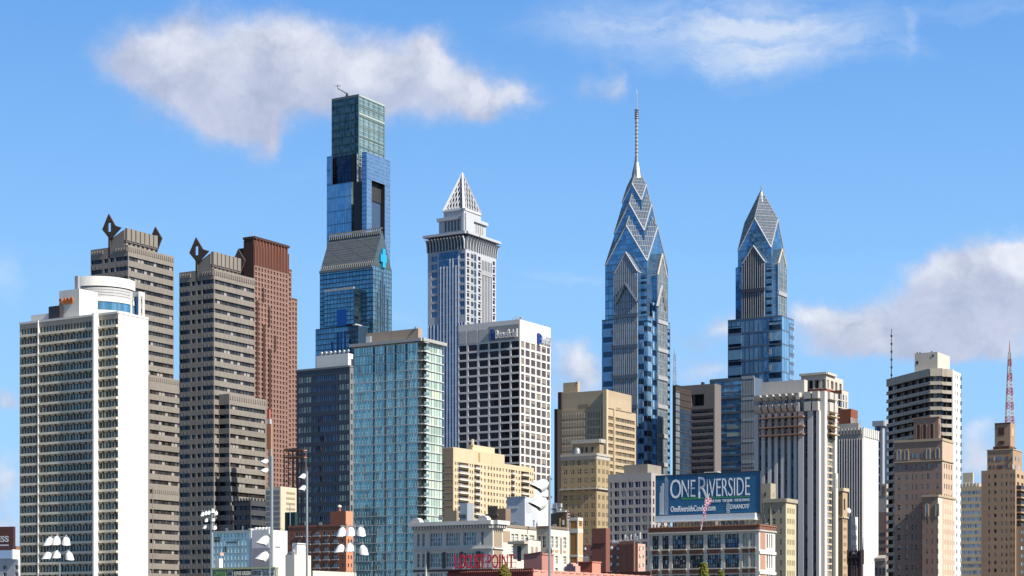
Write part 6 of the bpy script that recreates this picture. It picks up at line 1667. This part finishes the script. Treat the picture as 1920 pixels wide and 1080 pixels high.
# tall red letters
f = Fr(gp(852, 268), gp(966, 266)); 
t = Thing('letter_sign', 'row of tall thin red letters reading Locust Point above the tiled roof edge', 'sign', (*gp(852, 268), zz(1068, 268)))
xs_ = [('L', 853, 861), ('O', 861, 874), ('C', 873, 883), ('U', 882, 892), ('S', 892, 900), ('T', 899, 909), ('P', 914, 922), ('O', 922, 935), ('I', 936, 939.5), ('N', 941, 953), ('T', 954, 965)]
k2 = MB(); k2.fb(f, f.ux(910.3), f.ux(912.6), zz(1054.5, 268), zz(1052, 268), 0, .2); RDL = wall(.34, .012, .03, rough=.5, var=.04)
for s_, a, b in xs_:
    k = MB(); text_mesh(k, s_, f, f.ux(a+.5), f.ux(b-.5), zz(1066, 268), zz(1040, 268), 0, 0, .3, -.002); t.part('letter', k, RDL)
for i in range(12): u = f.W*i/11; k2.tube(f.p(u, zz(1068, 268), -.5), f.p(u, zz(1042, 268), -.5), .05, .05, 4)
for y in (1045, 1055, 1065): k2.tube(f.p(0, zz(y, 268), -.5), f.p(f.W, zz(y, 268), -.5), .05, .05, 4)
t.part('letter_frame', k2, wall(.25, .03, .04))

# ================================================================== bottom left cluster
v = V(540, 649, 662, 470); L, R = v.L, v.R; OBK = wall(.29, .125, .08, var=.1, scale=.4)
t = bld('brick_block', 'orange red brick block with white framed windows in front of the navy glass block', v); zt = v.z(986); mb = MB(); mb.vol(v, 0, zt, 'KS'); rw = rows(v, 995.5, 15.2, 7, n=6)
facade(t, mb, L, 0, zt, pxs(L, (545, 549), (555, 566), (571.5, 582), (588.5, 600), (606, 617), (623, 634.5), (640, 644)), rw, GW, ZW, rec=.3, nm=3, blind=.55)
facade(t, mb, R, 0, zt, pxs(R, (652, 654.5), (657.5, 660)), rw, G_DARK, ZW, rec=.3, m=1)
k = MB()
for (a, b) in rw:
    for p, q in pxs(L, (555, 566), (571.5, 582), (588.5, 600), (606, 617), (623, 634.5)): k.fb(L, p-.1, q+.1, a-.22, a, -.1, .25)
t.part('window_sill', k, ZW); t.part('wall', mb, [OBK, wall(.6, .27, .16)])
k = MB(); k.fb(L, 0, L.W, zt, zt+.5, -.4, .12); t.part('parapet', k, wall(.3, .13, .09))
pv = V(619, 648.5, 661.5, 473); k = MB(); k.vol(pv, zt-1, pv.z(958), 'LKS'); k.fq(pv.R, 0, pv.R.W, zt-1, pv.z(958), 0, 1); q = pv.L.p(pv.L.W*.45, 0, -1); k.tube((*q[:2], pv.z(958)), (*q[:2], pv.z(950)), .4, .4, 8, 0); k.lathe((*q[:2], pv.z(950)), [(.5, 0), (.5, .4), (.1, .6)], 8, 2); t.part('roof_house', k, [OBK, wall(.62, .3, .18), WHITE]); t.done()
v = V(395, 474, 481, 420); L = v.L
t = bld('glass_office_block', 'low pale teal glass block at the bottom left in front of the twin towers', v); zt = v.z(996); k = MB(); k.vol(v, 0, zt, 'RKS', 1)
GTE = glass((.30, .42, .44), (.46, .60, .62), metal=.6, rough=.2); z0 = v.z(1090); panes(k, L, 0, L.W, z0, zt, 12, 7); bars(k, L, 0, L.W, z0, zt, 12, 7, .06, .1, .08, 2)
k.fq(L, L.ux(419), L.ux(424), v.z(1034), v.z(1024), .05, 3); k.fb(L, L.ux(425), L.ux(445), v.z(1017), v.z(1014), 0, .1, 3); k.fq(L, L.ux(402), L.ux(412), v.z(1015), v.z(1005), .05, 3); k.fq(L, 0, L.W, 0, z0, 0, 1); k.fb(L, 0, L.W, zt-.3, zt+.3, -.3, .2, 2)
t.part('glass_facade', k, [GTE, wall(.3, .36, .36), wall(.5, .56, .56), wall(.12, .16, .17)]); t.done()
def dec(t, k, v, z): k.fb(v.L, 0, v.L.W, z(993), z(991), -.3, .2, 0)
simple('stair_block', 'narrow bright white stair block right of the pale teal glass block', 'building', (467, 471, 480.5), 405, None, 991, [WHITE], dec)
def dec(t, k, v, z):
    k.fb(v.R, v.R.W*.35, v.R.W*.6, z(1025.5), z(1023), 0, .12, 1)
    for i in range(5): q = v.L.p(v.L.W*(.1+.2*i), 0, -1); k.lathe((*q[:2], z(994)), [(.5, 0), (.5, .5), (.3, .7), (.02, .8)], 8, 0)
simple('plain_block', 'plain white block with a grey shaded side behind the tall grey lamp pole', 'building', (472, 504, 539), 400, None, 993, [wall(.76, .76, .77, var=.04), wall(.4, .4, .42)], dec)
simple('plain_block', 'small mauve grey wall block left of the tall grey lamp pole', 'building', (473, 506, 509), 340, None, 1027, [wall(.46, .42, .45)], None)
simple('plain_block', 'cream block carrying a boxy roof unit right of the tall grey lamp pole', 'building', (535, 552, 583), 330, None, 1040, [wall(.78, .74, .65, var=.05)], None)
def dec(t, k, v, z):
    k.fb(v.R, -.1, v.R.W+.1, z(1020), z(1018), -.3, .15, 0); k.tube(v.L.p(-1, z(1040), 0), v.L.p(v.L.W*.5, z(1033), .2), .3, .3, 8, 1)
simple('roof_unit', 'white box shaped ventilation unit on the cream block', 'roof unit', (548, 557, 573), 332, 1040, 1018, [WHITE, STEEL], dec)
simple('garden_wall', 'long cream rendered wall along the bottom in front of the orange brick block', 'wall', (584, 587, 668), 250, None, 1070, [wall(.76, .70, .60, var=.05)], None)
def dec(t, k, v, z): k.fb(v.R, 0, v.R.W, z(1042), z(1036), 0, .2, 1)
simple('roof_unit', 'small white and pink roof hut in front of the pale teal glass block', 'roof unit', (404, 411, 418), 330, 1070, 1047, [wall(.75, .74, .74), wall(.6, .42, .36)], dec)
# leasing banner
f = Fr(gp(398, 240), gp(517, 236)); Z = lambda y: zz(y, 238)
t = Thing('leasing_sign', 'long leasing sign strip with green, black and pale panels at the bottom left', 'sign', (*gp(398, 240), Z(1100)))
k = MB(); k.fb(f, 0, f.W, Z(1094), Z(1066), -.6, 0, 0); k.fb(f, 0, f.W, Z(1067), Z(1064), -.7, .15, 1); t.part('backing', k, [wall(.3, .33, .24), wall(.36, .42, .25)])
for (x0, x1, txt, bgc, fgc) in ((402, 424, '2401', wall(.26, .42, .22), wall(.12, .28, .1)), (426, 437, '2401', wall(.5, .55, .6), DARKM), (439, 471, 'LEASE GREEN', wall(.03, .035, .03), wall(.7, .72, .66)), (472, 492, 'OFFICES', wall(.62, .66, .7), DARKM), (493, 515, '215.66', wall(.52, .56, .62), wall(.08, .1, .12))):
    k = MB(); k.fb(f, f.ux(x0), f.ux(x1), Z(1092), Z(1068.5), 0, .06, 0); text_mesh(k, txt, f, f.ux(x0+1), f.ux(x1-1), Z(1079), Z(1071), .08, 1, .03, .02); t.part('sign_panel', k, [bgc, fgc])
# parking structure, site hoist and crane in the slot
def dec(t, k, v, z):
    for i in range(8):
        k.fb(v.L, .3, v.L.W-.3, z(925+i*10), z(919+i*10), 0, .06, 1); k.fb(v.R, v.R.W*.35, v.R.W*.9, z(925+i*10), z(921+i*10), 0, .06, 2)
simple('parking_block', 'cream stepped parking block in the slot between twin tower and navy glass block', 'building', (498, 526, 556), 620, None, 912, [wall(.66, .6, .46, var=.05), wall(.25, .27, .3), wall(.38, .3, .2)], dec)
def dec(t, k, v, z): k.fb(v.L, v.L.W*.5, v.L.W*.56, z(1000), z(945), 0, .1, 1)
simple('dark_block', 'small dark green glass block beside the navy glass block foot', 'building', (534, 553, 558), 560, None, 960, [wall(.02, .05, .055), wall(.4, .5, .55)], dec)
t = Thing('scaffold_tower', 'rusty open scaffold frame in front of the granite tower', 'scaffold', (*gp(545, 700), 0)); k = MB(); f = Fr(gp(533, 700), gp(556, 696)); Z = lambda y: zz(y, 700)
for d in (0, -5):
    for i in range(4): u = f.W*i/3; k.tube(f.p(u, 0, d), f.p(u, Z(842 if i else 850), d), .28, .28, 4, 0)
    for y in range(842, 950, 12): k.fb(f, 0, f.W, Z(y+1.6), Z(y), d-.2, d+.2, (y//12) % 2)
for y in (842, 855): k.fb(f, -.5, f.W+.5, Z(y+4), Z(y+2), -5, .4, 1)
t.part('frame', k, [wall(.2, .13, .12), wall(.48, .24, .14)])
t = Thing('construction_hoist', 'red and orange construction hoist mast between twin tower and granite tower', 'hoist', (*gp(503, 720), 0)); k = MB(); f = Fr(gp(500, 720), gp(508, 719)); Z = lambda y: zz(y, 720)
k.fb(f, f.W*.4, f.W, Z(1000), Z(842), -1, 0, 1); k.fb(f, 0, f.W, Z(842), Z(795), -1, 0, 0); k.fb(f, f.W*.15, f.W*.75, Z(796), Z(786), -1.2, 0, 2); k.fb(f, f.W*.1, f.W*.6, Z(786), Z(768), -1, 0, 3)
t.part('mast', k, [wall(.45, .25, .15), wall(.4, .34, .28), wall(.5, .5, .5), wall(.45, .14, .12)])

# ================================================================== far left: billboard and white house
v = V(-60, 34, 38, 420)
t = bld('low_house', 'low pale grey house with small dark windows at the bottom left edge', v); mb = MB(); zt = v.z(1044); mb.vol(v, 0, zt, 'RKS')
facade(t, mb, v.L, 0, zt, pxs(v.L, (6, 12.5), (28, 34)), [(v.z(1095), v.z(1073)), (v.z(1067), v.z(1060))], G_DARK, WHITE, rec=.3, nm=2); t.part('wall', mb, wall(.62, .62, .64)); k = MB(); k.fb(v.L, 0, v.L.W, zt-.2, zt+.4, -.3, .4); t.part('cornice', k, WHITE); t.done()
simple('brick_house', 'brown brick wall between the left edge billboard and the slab tower', 'building', (-20, 30, 38), 450, None, 1024, [wall(.26, .15, .09)], None)
f = Fr(gp(-70, 250), gp(24.5, 248)); Z = lambda y: zz(y, 249)
t = Thing('billboard', 'dark brown billboard with pale capital letters cut by the left photo edge', 'billboard', (*gp(-20, 250), 0)); k = MB(); k.fb(f, 0, f.W, Z(1032), Z(988), -.6, 0); t.part('panel', k, wall(.07, .03, .03))
k = MB(); text_mesh(k, 'NESS', f, f.ux(-18), f.ux(16.5), Z(1017), Z(1005.5), .02, 0, .05, .02); k.fb(f, f.ux(-30), f.ux(16), Z(1024), Z(1021.5), 0, .04); t.part('lettering', k, wall(.45, .47, .55))
k = MB(); k.fb(f, 0, f.W+.1, Z(1048), Z(1032.5), -1.2, .5, 0); k.fb(f, f.W+.1, f.W+.3, Z(1049), Z(1031), -1.2, .5, 1); t.part('apron', k, [wall(.25, .38, .6), WHITE])
k = MB(); k.tube((gx(-20, 249.6), 250, 0), (gx(-20, 249.6), 250, Z(1045)), .6, .6, 10); t.part('post', k, GREYM)

# ================================================================== floodlights
LW = wall(.80, .81, .82, rough=.35, var=.05, spec=.5); LI = wall(.10, .10, .05, rough=.4); PG = wall(.42, .46, .48, rough=.4, metal=.5, var=.1)
from mathutils import Vector, Matrix
def lamp(t, x, y, D, size, ax, name='floodlight'):
    """bell-shaped lamp head: axis ax points the way it shines; spun reflector, cut-off visor, ballast box and bracket"""
    c = Vector((gx(x, D), D, zz(y, D))); a = Vector(ax).normalized(); h = size/F*D
    k = MB(); b = c-a*h*.5
    prof = [(.02, 0), (.20, .01), (.26, .12), (.33, .22), (.39, .45), (.40, .70)]
    k.lathe(tuple(b), [(r*h*1.0, z_*h) for r, z_ in prof], 20, 0, tuple(a))
    o = t.part(name, k, [LW], smooth=True)
    # visor: the upper two thirds of the rim drawn out forward
    k = MB(); x_ = a.orthogonal().normalized()
    upv = Vector((0, 0, 1)); s = a.cross(upv).normalized(); u2 = s.cross(a).normalized(); n = 16
    for i in range(n):
        t0, t1 = [radians(-35+250*(i+j)/n) for j in (0, 1)]
        def P(th, r, l): return tuple(b+a*(l+.06)*h+(s*cos(th)+u2*sin(th))*r*.83*h)
        l0, l1 = [.62+.42*max(0, sin(th)+.45)/1.45 for th in (t0, t1)]
        k.quad((P(t0, .48, .60), P(t1, .48, .60), P(t1, .52, l1), P(t0, .52, l0)), 0); k.quad((P(t0, .46, .60), P(t1, .46, .60), P(t1, .50, l1), P(t0, .50, l0)), 1)
    t.part('visor', k, [LW, LI], parent=o)
    k = MB(); k.lathe(tuple(b+a*h*.58), [(.38*h, 0), (.33*h, .05*h), (.01, .10*h)], 16, 0, tuple(a)); t.part('lens', k, [LI], parent=o)
    k = MB(); k.tube(tuple(b), tuple(b-a*h*.12+Vector((0, 0, .12*h))), .09*h, .09*h, 6); t.part('bracket', k, [PG], parent=o)
def pole(label, x, ytop, D, r, lamps, arms=(), loc=True):
    t = Thing('floodlight_pole', label, 'floodlight', (*gp(x, D), 0), 'sports floodlight poles'); X, Y = gp(x, D)
    k = MB(); k.tube((X, Y, 0), (X, Y, zz(ytop, D)), r*1.15, r, 12); k.tube((X, Y, zz(ytop, D)), (X, Y, zz(ytop-2, D)), r*.5, r*.4, 8); t.part('pole', k, PG, smooth=False)
    for (x0, x1, y) in arms:
        k = MB(); k.tube((gx(x0, D), D, zz(y, D)), (gx(x1, D), D, zz(y, D)), .05, .05, 6)
        for xx in (x0, x1): k.fb(Fr(gp(xx-1, D), gp(xx+1, D)), 0, .12, zz(y+2, D), zz(y-2, D), -.1, .1)
        t.part('crossarm', k, PG)
    for (lx, ly, s, ax) in lamps: lamp(t, lx, ly, D, s, ax)
    return t
dn = (-.15, -.45, -1); 
pole('floodlight pole with two rows of three white lamps in front of the slab tower', 112, 1056, 190, .06, [(92, 1017, 19, (-.35, -.3, -1)), (106, 1015, 19, (-.05, -.4, -1)), (124, 1016, 19, (.1, -.4, -1)), (89, 1043, 18, (-.5, -.2, -1)), (107, 1041, 18, (-.1, -.5, -1)), (130, 1044, 19, (.25, -.4, -1))], [(92, 126, 1007), (92, 126, 1034)])
pole('distant floodlight pole with a dense cluster of small white lamps', 397.5, 955, 420, .32, [(380, 965, 9, dn), (386, 963, 9, dn), (392, 962, 9, dn), (399, 959, 9, dn), (405, 963, 9, dn), (387, 976, 8, dn), (400, 975, 8, dn), (403, 990, 9, dn), (384, 989, 8, (-.6, 0, -1))], [(380, 406, 958), (380, 406, 971), (382, 406, 984)])
pole('tall thick grey floodlight pole with two lamps on its left near the top', 509.5, 856, 300, .24, [(497, 866, 13, (-.9, -.3, -.6)), (497, 883, 13, (-.9, -.3, -.6))], [(497, 509, 861), (497, 509, 879)])
pole('shorter floodlight pole with two big visored lamps just left of the tall grey pole', 506, 1001, 180, .06, [(495, 1015, 23, (-.7, -.3, -.8)), (494, 1045, 23, (-.75, -.25, -.8))], [(496, 507, 1004), (496, 507, 1034)])
pole('slim white floodlight pole with two round lamps in front of the navy glass block', 575.5, 885, 290, .17, [(568, 894, 13, (-.7, -.3, -.8)), (568, 916, 13, (-.7, -.3, -.8))], [(568, 576, 889), (568, 576, 911)])
pole('floodlight pole with two rows of white hooded lamps in front of the teal tower', 665.5, 983, 165, .045, [(641, 999, 20, (-.2, -.35, -1)), (657.5, 998, 20, (0, -.4, -1)), (677, 998, 20, (.1, -.35, -1)), (638, 1030, 19, (-.45, -.2, -1)), (656, 1028, 20, (-.1, -.5, -1)), (681, 1033, 21, (.2, -.35, -1))], [(640, 680, 987), (662, 680, 1018)])
pole('grey floodlight pole with two large visored lamps in front of the white grid tower', 1030.5, 892, 170, .115, [(1014, 911, 30, (-.85, -.25, -.5)), (1012, 945, 30, (-.85, -.25, -.5))], [(1018, 1034, 898), (1018, 1034, 932)])
# small white flag pole beside the lift tower
t = Thing('flag_pole', 'thin white pole with a small faded flag left of the orange brick lift tower', 'flag pole', (*gp(1065, 340), 0)); k = MB(); k.tube((*gp(1065, 340), 0), (*gp(1065, 340), zz(957, 340)), .08, .05, 6); t.part('pole', k, WHITE)
k = MB(); 
for i in range(6):
    z0, z1 = zz(960+i*2.6, 340), zz(960+(i+1)*2.6, 340); k.quad(((gx(1063.5, 340), 339.8, z0), (gx(1068, 340), 339.6+.1*(i % 2), z0), (gx(1067.5, 340), 339.7, z1), (gx(1063.5, 340), 339.8, z1)), i % 2)
t.part('cloth', k, [wall(.6, .2, .25), wall(.7, .65, .68)])

# ================================================================== tree tips
def tree(x, ytop, D, rx, label, col, n=900):
    X, Y = gp(x, D); zt = zz(ytop, D); t = Thing('tree', label, 'tree', (X, Y, 0)); k = MB(); k.tube((X, Y, 0), (X+.2, Y, zt*.6), .3, .18, 8); k.tube((X+.2, Y, zt*.6), (X, Y, zt-.4), .18, .03, 6)
    R_ = random.Random(int(x)); h = zt-7
    for i in range(16):
        zb = 7+h*i/17; a = R_.uniform(0, 6.28); l = (zt-zb)*.28; k.tube((X, Y, zb), (X+cos(a)*l, Y+sin(a)*l, zb+l*.9), .08, .02, 5)
    t.part('trunk', k, wall(.1, .075, .05)); k = MB()
    for i in range(n*6):
        f = R_.random()**1.6; z_ = zt-f*h*.85; r = min(2.8, .16+rx*(zt-z_)*.42)*(1+.25*sin(z_*3+x)); a = R_.uniform(0, 6.28); q = r*sqrt(R_.random()); s = R_.uniform(.06, .14)
        c = Vector((X+q*cos(a), Y+q*sin(a), z_)); u_ = Vector((R_.gauss(0, 1), R_.gauss(0, 1), R_.gauss(0, 1))).normalized(); w2 = u_.orthogonal().normalized()
        k.quad([tuple(c+u_*s), tuple(c+w2*s*.6), tuple(c-u_*s), tuple(c-w2*s*.6)], R_.randrange(3))
    t.part('crown', k, [wall(*col), wall(col[0]*.6, col[1]*.75, col[2]), wall(col[0]*1.3, col[1]*1.15, col[2])])
tree(946, 1060, 150, .9, 'yellow green tree top poking up under the red letters', (.17, .15, .02))
tree(1320, 1056, 150, 1.0, 'bright yellow green tree top in front of the loft building', (.17, .18, .03))
tree(1352, 1071, 155, .9, 'smaller tree top just right of the bright yellow green tree', (.14, .165, .03))

# ================================================================== small fittings on the low roofs
def duct(name, label, cat, x, D, y0, h, kind):
    X, Y = gp(x, D); z0 = zz(y0, D); t = Thing(name, label, cat, (X, Y, z0)); k = MB(); s_ = h/F*D
    if kind == 'pipe':
        k.tube((X, Y, z0), (X, Y, z0+s_), .12*s_, .12*s_, 10); k.lathe((X, Y, z0+s_), [(.22*s_, -.05*s_), (.22*s_, .1*s_), (.02, .2*s_)], 10)
    elif kind == 'fan':
        k.prism([(X-.4*s_, Y-.3*s_), (X+.4*s_, Y-.3*s_), (X+.4*s_, Y+.3*s_), (X-.4*s_, Y+.3*s_)], z0, z0+.7*s_, 0)
        k.lathe((X, Y, z0+.7*s_), [(.3*s_, 0), (.3*s_, .2*s_), (.26*s_, .2*s_), (.02, .15*s_)], 12, 1)
        for i in range(4): k.fb(Fr((X-.36*s_, Y-.3*s_), (X+.36*s_, Y-.3*s_)), 0, .72*s_, z0+(.1+.14*i)*s_, z0+(.15+.14*i)*s_, 0, .03*s_, 1)
    t.part('body', k, [STEEL, DARKM])
for i, (x, D, y0, h, kd, lab) in enumerate((
    (800, 334, 976, 9, 'pipe', 'grey vent pipe near the left end of the white loft roof'), (826, 336, 975, 10, 'fan', 'small louvred fan box left of the pale cooling tower'),
    (898, 336, 975, 8, 'pipe', 'grey vent pipe just right of the pale cooling tower'), (966, 350, 987, 9, 'fan', 'small fan box on the long white wing roof'),
    (1001, 352, 987, 10, 'pipe', 'vent pipe at the right end of the long white wing roof'), (1040, 356, 990, 9, 'fan', 'fan box on the cream wing roof beside the grey lamp pole'),
    (572, 474, 985, 6, 'pipe', 'vent pipe on the left half of the orange red brick block'), (601, 474, 985, 7, 'fan', 'fan box on the orange red brick block roof'),
    (425, 424, 995, 6, 'fan', 'fan box near the left end of the pale teal glass block roof'), (455, 424, 995, 7, 'pipe', 'vent pipe near the right end of the pale teal glass block roof'),
    (1098, 304, 1053, 13, 'fan', 'grey unit standing on the coral roof house'), (1239, 352, 985, 7, 'pipe', 'vent pipe under the left end of the big billboard'), (1437, 356, 987, 9, 'fan', 'fan box on the loft roof just right of the big billboard'))):
    duct('roof_pipe' if kd == 'pipe' else 'roof_fan', lab, 'roof vent', x, D, y0, h, kd)
def railing(label, fr, z, n, h=1.0):
    t = Thing('roof_railing', label, 'railing', fr.p(0, z)); k = MB()
    for i in range(n+1): k.tube(fr.p(fr.W*i/n, z), fr.p(fr.W*i/n, z+h), .035, .035, 4)
    for f_ in (.5, 1): k.tube(fr.p(0, z+h*f_), fr.p(fr.W, z+h*f_), .03, .03, 4)
    t.part('rails', k, DARKM)
railing('thin dark railing along the long white wing roof', Fr(gp(948, 352), gp(1005, 392)), zz(987, 352), 14)
railing('thin dark railing on the plain white block behind the tall grey pole', Fr(gp(506, 401), gp(537, 425)), zz(992, 401), 9)
